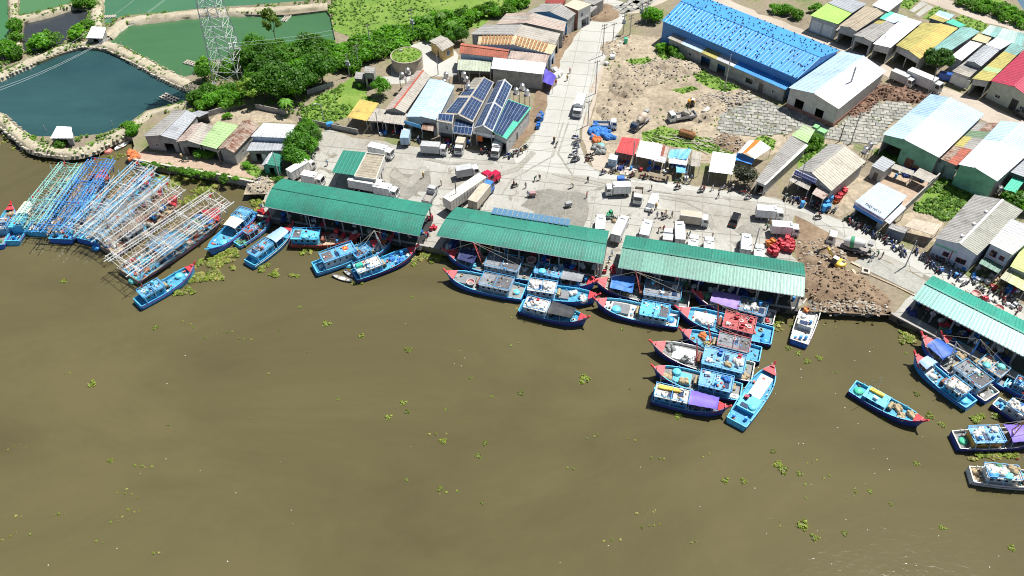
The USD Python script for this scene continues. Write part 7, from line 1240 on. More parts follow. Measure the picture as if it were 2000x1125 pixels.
def truck(label, rear, front, L=5.8, box='w', cabc='w', W=2.05, H=2.05, load=None, scale=1., z=0.05, name='box_truck', cat='truck', at=None):
    a, b = G(*rear), G(*front); c = (a + b) / 2; d = b - a; rz = math.atan2(d[1], d[0]); t = thing(name, label, cat, (c[0], c[1], ZG + z), rz, None, scale)
    col = {'w': P(((.74, .75, .75), (.68, .68, .66), (.72, .7, .65))[len(label) % 3], .4, var=.14), 'g': P((.42, .43, .43), .5), 't': P((.46, .4, .31), .6, var=.15), 'b': P((.05, .2, .55), .4), 'n': P((.05, .06, .08), .4), 'r': P((.45, .02, .05), .3), 'k': P((.05, .05, .05)), 'o': P((.7, .3, .05), .5), 'l': P((.3, .42, .55), .5), 'G': P((.2, .5, .2), .5), 'br': P((.22, .14, .1), .6)}
    big = L > 7.5; r = .5 if big else .4; cl = 1.7 if big else 1.45; z0 = r * 1.3; X = L / 2
    part(B().box((-.1, -.4, z0), (L - .4, .12, .2)).box((-.1, .4, z0), (L - .4, .12, .2)).box((-L * .2, 0, z0), (.2, .9, .16)).box((L * .2, 0, z0), (.2, .9, .16)), 'chassis', P((.06, .06, .06)), t, kind='stuff')
    cab(t, X - cl, cl, W * .96, z0 * .7, 1.95 if not big else 2.5, col[cabc])
    bl = L - cl - .15; bx = -X + bl / 2
    if box in ('flat',):
        part(B().box((bx, 0, z0 + .2), (bl, W, .14)), 'bed', P((.25, .22, .2)), t)
    elif load == 'open':
        bed = part(B().box((bx, 0, z0 + .2), (bl, W, .12)), 'bed', P((.3, .27, .24)), t)
        for s in (-1, 1): part(B().box((bx, s * (W / 2 - .04), z0 + .55), (bl, .07, .6)), 'side_board', col[box], bed)
        part(B().box((-X + .04, 0, z0 + .55), (.07, W - .16, .6)), 'tail_board', col[box], bed); part(B().box((-X + bl - .04, 0, z0 + .8), (.07, W - .16, 1.1)), 'head_board', col[box], bed)
    else:
        bxo = part(B().box((bx, 0, z0 + .2 + H / 2), (bl, W, H)), 'cargo_box', col[box], t)
        b = B()
        for s in (-1, 1):
            b.bar((-X, s * W / 2, z0 + .2 + H), (-X + bl, s * W / 2, z0 + .2 + H), .07)
            for k in range(int(bl / .9) + 1): b.box((-X + .05 + (bl - .1) * k / int(bl / .9), s * (W / 2 + .015), z0 + .2 + H / 2), (.05, .03, H))
        part(b, 'edge_trim', P((.45, .46, .47)), bxo, kind='stuff'); part(B().box((-X - .02, .0, z0 + .2 + H / 2), (.03, .05, H * .95)).box((-X - .03, .12, z0 + .2 + H / 2), (.03, .05, H * .9)), 'rear_door_bars', P((.3, .3, .3)), bxo, kind='stuff')
        if box == 'w' and not big: part(B().box((-X + bl - .25, 0, z0 + .32 + H), (.4, 1.0, .24)), 'cooling_unit', P((.55, .57, .58)), bxo)
    for s in (-1, 1):
        wheel(t, X - cl * .55, s * (W / 2 - .16), r)
        for dx in ((.22,) if not big else (.16, .32)): wheel(t, -X + L * dx, s * (W / 2 - .2), r, .45)
        part(B().box((-X - .01, s * W * .4, z0), (.05, .25, .14)), 'tail_light', TAIL, t)
    return t, c, rz, L
z3b = Z(800, 280, 2.96); zq = Z(1150, 230, 3.04); zx_ = Z(400, 280, 3.308); zd = Z(1130, 180, 6.667)
truck('white box truck driving down the road towards the river', (1136, 203), (1126, 232), 7.0, 'w', 'w', H=2.5, W=2.3)
truck('white box truck with a grey side in the middle of the apron', zq(235, 450), zq(105, 455), 5.6)
truck('small white-cabbed lorry with an empty tan bed on the apron', zq(297, 440), zq(286, 520), 5.2, 't', 'w', load='open')
truck('tan box truck with a white cab right of the moving traffic', zq(545, 620), zq(695, 640), 6.2, 't', 'w')
truck('white box truck on the right side of the apron', zq(1000, 590), zq(1130, 600), 5.8)
truck('white and grey box truck beside the red crates', zq(1090, 685), zq(1222, 695), 5.8, 'w')
truck('blue-cabbed lorry with a long tan box behind the second shed', (925, 412), (957, 372), 8.6, 't', 'b', W=2.3, H=2.2)
truck('grey box truck with a white cab behind the red-cabbed trailer', z3b(278, 200), z3b(392, 180), 5.4, 'g', 'w')
truck('white truck at the upper left behind the first quay shed', zx_(575, 235), zx_(690, 165), 7.0, 'w', H=2.3)
truck('small white truck close behind the first quay shed', zx_(650, 250), zx_(765, 272), 5.2)
truck('white covered truck at the office corner', zx_(950, 285), zx_(1150, 320), 8.0, 'w', H=2.2, W=2.5)
truck('white truck at the right of the row behind the first shed', zx_(1110, 325), zx_(1245, 350), 5.6)
truck('white truck passing behind the dark green canopy', zx_(1070, 65), zx_(1220, 100), 6.2)
truck('pale grey flat trailer parked between the first two sheds', zx_(1430, 400), zx_(1480, 320), 4.8, 'g', 'g', load='open', H=.6)
truck('greyish box truck seen from behind, parked left of the shop forecourts', v4(1200, 1018), v4(1222, 925), 5.0, 'l', 'w')
truck('brown-topped grey box truck in front of the left workshops', v4(1325, 1050), v4(1478, 1060), 6.2, 'g', 'w')
truck('tan-topped box truck facing the river before the solar workshops', v4(1605, 975), v4(1565, 1075), 5.8, 't', 'w')
truck('white box truck facing the river before the middle solar workshop', v5(455, 985), v5(405, 1105), 6.0, 'w')
BK = 'white box trucks backed up behind the quay sheds'
for k, (r_, f_, L, lab) in enumerate([((60, 730), (72, 610), 5.4, 'first white box truck at the gap by the solar array'), ((150, 760), (215, 620), 7.4, 'longest white box truck at the gap of the second and third sheds'), ((320, 755), (350, 650), 5.8, 'white box truck at the left end of the third shed'), ((462, 770), (468, 700), 3.6, 'small grey-topped truck behind the third shed'), ((535, 790), (530, 650), 6.6, 'tall white box truck behind the middle of the third shed'), ((610, 800), (618, 745), 3.6, 'low whitish truck just right of the tall one'), ((704, 815), (706, 755), 3.6, 'low whitish truck half hidden by the third shed roof'), ((920, 840), (925, 735), 5.8, 'white box truck alone behind the right half of the third shed'), ((1000, 860), (1003, 800), 3.6, 'small white truck beside the pole behind the third shed')]): truck(lab, zq(*r_), zq(*f_), L, 'w' if k != 3 else 'g', 'w', H=2.1 if L > 4 else 1.3)
truck('grey canvas lorry parked in the far lane', zr(672, 545), zr(800, 600), 6.2, 'g', 'w')
truck('long white box lorry with a grey cab under the street tree', zr(790, 560), zr(975, 640), 9.4, 'w', 'g', H=2.6, W=2.4)
truck('blue-sided lorry parked above the blue bundles', zd(220, 460), zd(455, 470), 6.0, 'l', 'w', load='open')
truck('little light green van beside the light green sheet roof', (1604, 268), (1590, 262), 3.6, 'G', 'G', H=1.2, W=1.7)
t, c, rz, L = truck('grey tipper truck loaded with rubble on the building site', zd(1480, 330), zd(1205, 375), 7.2, 'g', 'w', load='open', W=2.3)
part(lumpy(3, 1.1, 14, .6).xf((-1.2, 0, 1.5)), 'rubble_load', rockm, t, True)
def mixer(label, rear, front, L, cabc, drum, scale=1.):
    t, c, rz, L = truck(label, rear, front, L, 'flat', cabc, 2.3, name='concrete_mixer', cat='concrete mixer', scale=scale); M = np.array([[.25, 0, .97], [0, 1, 0], [-.97, 0, .25]]).T
    M = rotz(0) @ np.array([[math.cos(.22), 0, -math.sin(.22)], [0, 1, 0], [math.sin(.22), 0, math.cos(.22)]]) @ np.array([[0, 0, 1], [0, 1, 0], [-1, 0, 0.]]); M = np.array([[0.2, 0, -.98], [0, 1, 0], [.98, 0, .2]])
    prof = [(.05, -2.1), (.75, -2.0), (1.15, -.9), (1.2, 0), (1.1, .8), (.6, 1.9), (.5, 2.1), (.3, 2.1)]
    dm = part(B().lathe((-.9, 0, 2.2), prof, 20, M), 'drum', drum, t, 40); part(B().lathe((-.9, 0, 2.2), [(1.17, -.75), (1.23, -.7), (1.235, .0), (1.17, .05)], 20, M), 'drum_band', P((.05, .28, .14) if scale == 1. else (.4, .3, .22)), dm)
    part(B().wedge((-L / 2 + .6, 0, 3.0), (.9, .9, .8), (1.5, 1.4)), 'hopper', P((.3, .3, .3)), t); part(B().bar((-L / 2 + .3, 0, 1.9), (-L / 2 - 1.2, .1, 1.0), .5, .12), 'chute', P((.35, .35, .33)), t)
    for s in (-1, 1): part(B().box((-L * .24, s * 1.02, 1.15), (2.6, .35, .08)), 'mudguard', P((.25, .25, .25)), t)
mixer('large white and green concrete mixer truck pouring the lane', (1692, 497), (1618, 476), 9.0, 'w', P((.6, .6, .57), .5, var=.12)); mixer('dark-cabbed concrete mixer with a beige drum on the building site', zd(905, 345), zd(690, 530), 7.4, 'n', P((.5, .42, .34), .6), .9)
# red tractor with the long trailer
a_, b_ = G(*z3b(250, 385)), G(*z3b(495, 215)); c = (a_ + b_) / 2; d_ = b_ - a_; rz = math.atan2(d_[1], d_[0]); t = thing('semi_trailer_truck', 'long white semi-trailer with a bright red tractor unit', 'truck', (c[0], c[1], ZG + .05), rz); WB = P((.66, .62, .54), .6, var=.15)
tb_ = part(B().box((-2.8, 0, 2.65), (11.5, 2.45, 2.6)), 'trailer_box', WB, t); bb = B()
for s in (-1, 1):
    for k in range(14): bb.box((-8.5 + .88 * k, s * 1.24, 2.65), (.06, .04, 2.6))
part(bb, 'trailer_ribs', P((.5, .5, .5)), tb_, kind='stuff'); part(B().box((-2.8, 0, 1.2), (11.3, 1.0, .25)), 'trailer_frame', P((.06, .06, .06)), t)
rm_ = P((.5, .015, .06), .25, var=.05); cb = part(B().wedge((4.6, 0, 2.2), (2.4, 2.4, 2.4), (.9, .9)).wedge((6.9, 0, 1.55), (2.4, 1.9, 1.25), (.92, .85)).wedge((4.4, 0, 3.6), (1.8, 2.1, .6), (.5, .8), 0, (-.3, 0)), 'tractor_cab', rm_, t)
part(B().quad((5.83, -1.0, 2.35), (5.83, 1.0, 2.35), (5.7, .95, 3.25), (5.7, -.95, 3.25)), 'windscreen', GLASS, cb); part(B().box((8.12, 0, 1.4), (.06, 1.2, .8)), 'grille', P((.5, .5, .52), .3), cb)
for s in (-1, 1):
    part(B().quad((4.4, s * 1.185, 2.4), (5.5, s * 1.185, 2.4), (5.35, s * 1.12, 3.1), (4.4, s * 1.12, 3.1)), 'side_window', GLASS, cb); part(B().wedge((7.1, s * .98, 1.1), (1.5, .5, .5), (.8, .8)), 'wing', rm_, cb); part(B().tube((3.5, s * 1.0, 1.4), (3.5, s * 1.0, 4.0), .09, 8), 'exhaust_stack', STEEL and P(STEEL, .3, .6), cb); part(B().box((8.08, s * .8, 1.35), (.1, .3, .25)), 'headlight', LAMP, cb)
    for x in (-7.6, -6.4, -5.2, 3.0, 4.2): wheel(t, x, s * 1.0, .52, .45)
    wheel(t, 7.0, s * 1.0, .52)
# car, van, three-wheelers
def car(label, rear, front, m, van=False, L=4.5, name='car'):
    a, b = G(*rear), G(*front); c = (a + b) / 2; d = b - a; t = thing(name, label, name, (c[0], c[1], ZG + .05), math.atan2(d[1], d[0])); W, X = (1.8, L / 2) if not van else (1.9, L / 2)
    bd = part(B().wedge((0, 0, .55), (L, W, .6), (.97, .95)).wedge((-.15 if not van else -.2, 0, 1.15 if not van else 1.35), (L * .62 if not van else L * .86, W * .93, .6 if not van else 1.0), (.72 if not van else .86, .82), 0, (-.1, 0)), 'body', m, t, kind=None)
    hz = .86; gh = .5 if not van else .6; fx = L * .3 if not van else L * .42
    for s in (-1, 1): part(B().quad((-L * .36, s * W * .458, hz + .05), (fx * .85, s * W * .458, hz + .05), (fx * .55, s * W * .395, hz + gh), (-L * .3, s * W * .395, hz + gh)), 'side_window', GLASS, bd); part(B().box((X - .04, s * W * .36, .62), (.12, .36, .16)), 'headlight', LAMP, bd); part(B().box((-X + .04, s * W * .38, .66), (.12, .3, .16)), 'tail_light', TAIL, bd)
    f0 = (-.15 + L * .31) if not van else (-.2 + L * .43); part(B().quad((f0 + .01, -W * .42, hz + .04), (f0 + .01, W * .42, hz + .04), (f0 - L * .1, W * .36, hz + gh), (f0 - L * .1, -W * .36, hz + gh)), 'windscreen', GLASS, bd)
    for s in (-1, 1):
        for x in (-L * .31, L * .31): wheel(t, x, s * (W / 2 - .1), .33, .22)
    return t
car('black saloon car on the open apron', (1428, 447), (1440, 419), P((.015, .015, .018), .2, var=.05)); car('white van with a red and black front among the motorbikes', zq(395, 480), zq(355, 565), P((.76, .77, .77), .35, var=.05), True, 5.0, 'van'); car('dark car cut by the right edge in the far lane', (2004, 232), (1990, 224), P((.03, .03, .035), .3)); car('blue van parked at the storefront under the street tree', zr(1010, 540), zr(1085, 555), P((.03, .1, .4), .3), True, 4.8, 'van')
def trike(label, c, a, m):
    p = G(*c); t = thing('cargo_tricycle', label, 'cargo tricycle', (p[0], p[1], ZG + .05), a); part(B().box((-.6, 0, .75), (1.7, 1.2, .12)), 'bed', P((.2, .2, .2)), t); part(B().wedge((-.6, 0, 1.15), (1.7, 1.25, .7), (.95, .9)), 'covered_load', m, t)
    part(B().bar((.3, 0, .55), (1.4, 0, .6), .18, .3).box((.7, 0, .85), (.7, .3, .14)), 'bike_frame', P((.05, .05, .06)), t); part(B().tube((1.35, 0, .35), (1.15, 0, 1.15), .05, 6).bar((1.15, -.4, 1.15), (1.15, .4, 1.15), .05), 'handlebar', poled, t); wheel(t, 1.45, 0, .32, .14)
    for s in (-1, 1): wheel(t, -.7, s * .62, .32, .14)
trike('blue cargo tricycle behind the white apron truck', (1217, 356), .0, P((.03, .14, .5))); trike('bright blue cargo tricycle at the left end of the truck yard', (650, 249), .3, P((.03, .25, .7))); trike('dark cargo tricycle on the kerb of the upper road', (1053, 232), 1.4, P((.1, .12, .2)))
# diggers
def digger(label, c, a, col, arm=True, scale=1.):
    p = G(*c); t = thing('excavator', label, 'excavator', (p[0], p[1], ZG + .05), a, None, scale)
    for s in (-1, 1): part(B().wedge((0, s * .95, .4), (2.9, .5, .8), (.75, 1)).box((0, s * .95, .42), (2.2, .56, .3)), 'track', P((.05, .045, .04), .9), t)
    m = P(col, .4, var=.15); part(B().lathe((-.5, 0, .85), [(0, 0), (1.15, 0), (1.2, .2), (1.15, .75), (.9, .95), (0, 1.0)], 18), 'house', m, t, 40); cb = part(B().wedge((.45, .5, 1.75), (1.2, .95, 1.6), (.85, .9)), 'operator_cab', P((.05, .06, .07), .3), t); part(B().box((.4, .5, 2.58), (1.1, .9, .08)), 'cab_roof', P(WHITE), cb); part(B().quad((1.06, .1, 1.4), (1.06, .9, 1.4), (1.0, .86, 2.4), (1.0, .14, 2.4)), 'front_pane', GLASS, cb)
    part(B().box((-1.0, -.3, 1.9), (.7, .5, .12)), 'vents', P((.08, .08, .08)), t)
    e0, e1, e2 = np.array([.6, -.2, 1.4]), np.array([3.0, -.2, 3.3]), np.array([4.6, -.2, 1.5]); part(B().bar(e0, e1, .32, .42), 'boom', m, t); part(B().bar(e1, e2, .26, .32), 'stick', P((.1, .07, .04), .7), t); part(B().wedge((4.6, -.2, .95), (.9, 1.0, .9), (.6, 1), 0, (.15, 0)), 'bucket', P((.05, .045, .04), .8), t); part(B().tube((.9, -.2, 1.9), (2.3, -.2, 3.1), .09, 8), 'ram', P(STEEL, .3, .6), t)
digger('yellow excavator with a white cab roof on the torn-up bank', (1633, 521), 2.35, (.72, .5, .06)); digger('orange excavator working behind the grey tipper truck', (1349, 206), -1.9, (.6, .3, .04), True, .8)
p = G(1341, 268); t = thing('rusty_tank', 'rusty orange tank lying on the grass behind the shops', 'tank', (p[0], p[1], ZG), -.5); part(B().lathe((0, 0, 1.0), [(0, -2.1), (.6, -2.0), (1, -1.6), (1, 1.6), (.6, 2.0), (0, 2.1)], 18, np.array([[0, 0, 1], [0, 1, 0], [-1, 0, 0.]]).T), 'shell', P((.32, .15, .06), .85, var=.4, sc=1.5), t, 40); part(B().box((0, 0, 2.0), (2.6, .5, .12)).box((-1.2, 0, .1), (.3, 1.8, .3)).box((1.2, 0, .1), (.3, 1.8, .3)), 'walkway_and_feet', RUST, t, kind='stuff')
p = G(1377, 222); t = thing('concrete_pipe', 'pale concrete pipe lying beside the tipper truck', 'pipe', (p[0], p[1], ZG), .9); part(B().lathe((0, 0, .75), [(.72, -1.3), (.72, 1.3), (.58, 1.3), (.58, -1.3), (.72, -1.3)], 18, np.array([[0, 0, 1], [0, 1, 0], [-1, 0, 0.]]).T), 'pipe', P((.5, .47, .42), .9), t)
p = G(1690, 531); t = thing('manhole_ring', 'square concrete manhole frame at the edge of the pour', 'manhole', (p[0], p[1], ZG), -.4); bb = B()
for k in range(4): bb.box(np.array([.62 * math.cos(k * math.pi / 2), .62 * math.sin(k * math.pi / 2), .2]), (.36, 1.6 if k % 2 == 0 else .88, .4) if k % 2 == 0 else (.88, .36, .4))
part(bb, 'frame', P((.5, .44, .37), .9), t, kind='stuff'); part(B().box((0, 0, .02), (.9, .9, .04)), 'pit', P((.01, .01, .01)), t)
for k, (a_, b_) in enumerate((((1655, 529), (1667, 541)), ((1664, 527), (1675, 541)), ((1662, 513), (1680, 522)), ((1700, 538), (1750, 560)), ((1752, 561), (1790, 580)))):
    p, q = G(*a_), G(*b_); t = thing('timber', ['left of two planks beside the yellow excavator', 'right of two planks beside the yellow excavator', 'broken board lying at the end of the concrete pour', 'long formwork board along the concrete pour', 'formwork board at the lower end of the concrete pour'][k], 'plank', (p[0], p[1], ZG + .08)); part(B().bar((0, 0, .1), q - p + [0, 0, .1], .5 if k < 3 else .18, .1), 'board', P((.5, .38, .26)), t); part(B().box(((q - p)[0] * .5, (q - p)[1] * .5, .02), (.4, .4, .12)), 'bearer', P(WOOD), t)
# ------------------------------------------------------------------ people
import manifold3d as m3
def sph(p, r, n=10): return m3.Manifold.sphere(r, n).translate([float(x) for x in p])
def bone(p, q, r, r2): return m3.Manifold.batch_hull([sph(p, r), sph(q, r2)])
def chain(ps, rs): return [bone(ps[i], ps[i + 1], rs[i], rs[i + 1]) for i in range(len(ps) - 1)]
def union(ms): return m3.Manifold.batch_boolean(ms, m3.OpType.Add)
def person_proto(pose, shirt, trousers, hat, skin=(.36, .2, .12)):
    lean = {'stand': .0, 'walk': .06, 'bend': .62, 'sit': .12}[pose]; hz = .9 if pose != 'sit' else .78
    hip = np.array([0, 0, hz]); up = np.array([math.sin(lean), 0, math.cos(lean)]); ch = hip + up * .42; nk = hip + up * .56; hd = nk + (up + [.15, 0, 0]) * .15
    body, sl, tr = [], [], []
    body += [bone(hip, ch, .13, .15), bone(nk - up * .04, nk + up * .06, .06, .055), m3.Manifold.batch_hull([sph(hd, .1, 14), sph(hd + [.02, 0, -.07], .07, 12)]), sph(hd + [.105, 0, -.02], .022), sph(hd + [0, .1, -.01], .025), sph(hd + [0, -.1, -.01], .025), sph(hd + [.085, .035, .015], .016), sph(hd + [.085, -.035, .015], .016)]
    sl += [m3.Manifold.batch_hull([sph(hip + [0, .07, .04], .125), sph(hip + [0, -.07, .04], .125), sph(ch + [0, .12, 0], .12), sph(ch + [0, -.12, 0], .12), sph(nk - up * .03, .09)])]
    for s in (-1, 1):
        sh = ch + np.array([0, s * .19, .03]); sw = {'stand': .04, 'walk': .28 * s, 'bend': .25, 'sit': .3}[pose]
        if pose == 'bend': el, wr = sh + [.12, s * .03, -.24], sh + [.26, s * .0, -.45]
        elif pose == 'sit': el, wr = sh + [.16, s * .04, -.22], sh + [.42, s * .02, -.2]
        else: el, wr = sh + [-sw * .4, s * .05, -.28], sh + [-sw * .9 + .04, s * .05, -.52]
        body += chain([sh, el, wr], [.055, .045, .032]); dv = (wr - el) / np.linalg.norm(wr - el); pm = wr + dv * .07; body.append(bone(wr, pm, .03, .034))
        for f in range(4):
            o = np.array([.016 * (f - 1.5), 0, 0]); b0 = pm + o + dv * .02; b1 = b0 + dv * (.05 + .01 * (f in (1, 2))); body.append(bone(b0, b1, .01, .009)); body.append(bone(b1, b1 + dv * .02 + [.012, 0, 0], .009, .007))
        body.append(bone(wr + dv * .03, wr + dv * .06 + [.045, -s * .01, 0], .012, .009)); sl += [bone(sh, lerp(sh, el, .8), .075, .065)]
        hp_ = hip + [0, s * .09, -.02]
        if pose == 'walk': kn, an = hp_ + [.16 * s + .05, 0, -.4], hp_ + [.2 * s - .04, 0, -.8]
        elif pose == 'sit': kn, an = hp_ + [.38, s * .08, -.02], hp_ + [.3, s * .1, -.44]
        else: kn, an = hp_ + [.03 if pose == 'stand' else -.02, s * .02, -.42], hp_ + [0, s * .03, -.82]
        body += chain([hp_, kn, an], [.085, .06, .045]) + [bone(an + [-.03, 0, -.03], an + [.15, s * .02, -.05], .045, .035)]; tr += [bone(hp_ + [0, 0, .03], kn, .105, .075), bone(kn, an + [0, 0, .08], .075, .06)]
    tr.append(bone(hip + [0, -.07, 0], hip + [0, .07, 0], .13, .13)); t = thing('person', 'x', 'person', (0, 0, 0))
    part(meshkit.arrays(union(body))[:2], 'body', P(skin, .6, var=.05), t, 50); part(meshkit.arrays(union(sl))[:2], 'shirt', P(shirt, .8, var=.1), t, 50); part(meshkit.arrays(union(tr))[:2], 'trousers', P(trousers, .8, var=.1), t, 50)
    if hat == 'cone': part(B().lathe(hd + [0, 0, .02], [(.26, 0), (.02, .2), (0, .2), (.0, .17), (.25, -.01), (.26, 0)], 14), 'conical_hat', P((.6, .5, .32), .8), t)
    elif hat == 'helmet': part(B().lathe(hd + [0, 0, .0], [(.125, -.02), (.13, .05), (.09, .12), (0, .14)], 12), 'helmet', P((.5, .08, .08), .3), t, True)
    else: part(B().blob(hd + [-.02, 0, .035], (.108, .105, .09), 3, .08, ICO2), 'hair', P((.012, .01, .01), .6), t, True)
    return t
PN = [('stand', 'red', (.5, .05, .06), 'hair'), ('walk', 'white', (.66, .66, .66), 'hair'), ('stand', 'dark blue', (.03, .06, .2), 'cone'), ('walk', 'black', (.03, .03, .035), 'hair'), ('bend', 'green', (.06, .2, .09), 'hair'), ('stand', 'yellow', (.6, .42, .06), 'cone'), ('bend', 'grey', (.25, .25, .27), 'cone'), ('walk', 'light blue', (.2, .4, .6), 'hair'), ('sit', 'dark', (.05, .05, .06), 'helmet'), ('sit', 'pale', (.5, .48, .44), 'helmet')]
PP = [person_proto(p, c, ((.05, .05, .07), (.12, .12, .14), (.16, .12, .08))[k % 3], h) for k, (p, n, c, h) in enumerate(PN)]
VB = {'stand': 'standing', 'walk': 'walking', 'bend': 'bending', 'sit': 'riding'}; HT = {'cone': ' and conical hat', 'helmet': ' and helmet', 'hair': ''}
_lab = {}
def uniq(t, lab, grp): _lab.setdefault(lab, []).append((t, grp)); return t
def person(k, x, y, a, z=None, why=None):
    pz, n, c, h = PN[k]; lab = 'person in %s shirt%s %s %s' % (n, HT[h], VB[pz], why or near(x, y)); lab = ' '.join(lab.split()[:16])
    return uniq(put(PP[k], G(x, y, ZG + .05) if z is None else z, a, lab, None, 1.02), lab, 'people on the quay')
g_ = np.random.default_rng(12)
for i, (x, y) in enumerate([(1044, 353), (1054, 351), (1004, 362), (1027, 367), (1031, 384), (827, 347), (862, 362), (1119, 366), (1148, 356), (1146, 386), (1272, 371), (1402, 386), (1283, 425), (1292, 424), (1300, 420), (1346, 463), (1391, 465), (1374, 374), (1391, 372), (1430, 373), (640, 323), (1271, 415), (1281, 408), (1312, 424), (1286, 452), (1296, 452), (1341, 464), (1498, 448), (1504, 442), (1499, 437), (1113, 143), (1108, 157), (1083, 278), (1086, 286), (835, 435), (842, 425), (838, 462), (832, 468), (1186, 520), (1184, 528), (1190, 512), (1195, 500), (512, 408), (518, 404), (880, 297), (890, 300), (1076, 168), (1086, 166), (1302, 340), (1312, 334), (1338, 345), (1350, 352), (1290, 322), (1368, 375), (433, 321), (357, 312), (1020, 300), (940, 300), (948, 297), (855, 292)]): person(int(g_.integers(8)), x, y, g_.uniform(0, 6.28))
for i, (x, y, k) in enumerate([(1698, 498, 4), (1706, 499, 6), (1714, 500, 4), (1722, 503, 2), (1700, 510, 7)]): person(k, x, y, 2.2, None, ['raking wet concrete left of the others', 'raking wet concrete second from left', 'raking wet concrete in the middle', 'watching at the right of the concrete rakers', 'crouched over the hose at the mixer chute'][i])
for sh, (t, r) in enumerate(SHEDS):
    for k in range(22 if sh < 3 else 18):
        u, v = g_.uniform(.06, .9), g_.uniform(.03, .97 if sh < 3 else .7); p = r.at(u, v); person(int(g_.integers(8)), 0, 0, g_.uniform(0, 6.28), (p[0], p[1], ZG + .06), 'among the crates under the %s shed' % ['leftmost green', 'second green', 'third green', 'turquoise'][sh])
# motorbikes
def moto_proto(c):
    t = thing('motorbike', 'x', 'motorbike', (0, 0, 0)); m = P(c, .35); M = np.array([[1, 0, 0], [0, 0, -1], [0, 1, 0.]])
    part(B().wedge((-.25, 0, .62), (.9, .22, .3), (.9, .8)).bar((.1, 0, .45), (.5, 0, .85), .14, .3).wedge((.42, 0, .7), (.25, .4, .5), (.6, .8)), 'body', m, t); part(B().wedge((-.3, 0, .82), (.8, .26, .12), (.9, .7)), 'seat', P(BLACK, .6), t)
    for x in (-.62, .62): part(B().torus((x, 0, .3), .24, .065, 14, 5, M), 'wheel', TYRE, t, True)
    part(B().bar((.62, 0, .3), (.48, 0, .98), .09), 'fork', P((.3, .3, .3), .3), t); part(B().bar((.46, -.34, 1.02), (.46, .34, 1.02), .05).tube((.46, -.3, 1.02), (.5, -.36, 1.2), .02, 4).tube((.46, .3, 1.02), (.5, .36, 1.2), .02, 4), 'handlebar', P(BLACK), t); part(B().box((.56, 0, .95), (.1, .2, .16)), 'headlamp', LAMP, t); part(B().bar((-.75, .14, .35), (.0, .14, .3), .08), 'exhaust', P(STEEL, .3, .5), t); return t
MC = [('black', (.02, .02, .022)), ('silver grey', (.4, .4, .42)), ('red', (.45, .03, .04)), ('blue', (.04, .1, .35)), ('white', (.6, .6, .6)), ('dark green', (.05, .12, .08))]; MP = [moto_proto(c) for n, c in MC]
def moto(x, y, a, k=None, rider=None):
    k = int(g_.integers(6)) if k is None else k; lab = '%s motorbike %s %s' % (MC[k][0], 'ridden' if rider is not None else 'parked', near(x, y)); p = G(x, y, ZG + .05); uniq(put(MP[k], p, a, lab, None, 1.05), lab, 'motorbikes around the quay')
    if rider is not None: d = np.array([math.cos(a), math.sin(a), 0]); person(8 + rider, x, y, a, p - d * .25 + [0, 0, .12], 'a %s motorbike %s' % (MC[k][0], near(x, y)))
for i, (x, y, a, r_) in enumerate([(1082, 278, 1.4, 0), (1323, 369, .2, 0), (1369, 374, .3, 1), (1461, 388, .1, 1), (1486, 381, .2, 0), (1596, 427, 2.9, 0), (1927, 26, 2.6, 0), (1178, 340, .4, 0), (1195, 336, .5, None), (1199, 338, .6, None), (1235, 345, .8, 0), (1255, 347, .1, None), (1261, 349, .2, 0), (1303, 354, 1.4, 0), (1323, 356, .3, None), (1340, 359, -.2, None), (1410, 370, .4, None), (1426, 373, .8, None), (1451, 378, -.2, None), (1298, 427, .4, 1), (1194, 427, -.2, None), (1186, 428, .1, None), (1202, 430, .0, None), (1233, 345, .2, None), (1005, 365, .3, 0)]): moto(x, y, a, None, r_)
def row(a, b, n, ang, jit=3):
    for k in range(n): moto(lerp(a[0], b[0], (k + .5) / n) + g_.normal(0, jit), lerp(a[1], b[1], (k + .5) / n) + g_.normal(0, jit * .5), ang + g_.normal(0, .35))
row((988, 308), (1012, 300), 6, 1.2); row((1013, 298), (1028, 290), 5, .8); row((1118, 300), (1130, 320), 6, .3, 4); row((1128, 270), (1122, 292), 4, .2); row((1530, 388), (1570, 396), 9, 1.); row((1582, 400), (1600, 410), 6, .9); row((1608, 405), (1628, 416), 6, 1.)
row((1650, 430), (1682, 446), 10, 1.); row((1686, 448), (1716, 464), 11, 1.); row((1722, 462), (1742, 482), 8, .9); row((1744, 480), (1768, 500), 8, 1.); row((1790, 490), (1802, 510), 5, 1.); row((1815, 495), (1860, 520), 8, 1.); row((1808, 512), (1840, 535), 7, .9); row((1845, 528), (1890, 558), 7, 1., 5); row((1900, 555), (1960, 590), 9, 1., 6); row((1960, 580), (1998, 612), 6, 1., 5); row((935, 297), (960, 302), 6, 1.2); row((868, 288), (884, 294), 4, 1.2); row((765, 262), (830, 278), 8, 1.2, 4); row((1090, 74), (1112, 64), 5, .6, 3); row((1196, 316), (1232, 322), 4, .4, 3); row((1150, 318), (1156, 300), 4, .2, 3); row((500, 352), (512, 356), 1, .2); row((356, 313), (362, 314), 1, .2)
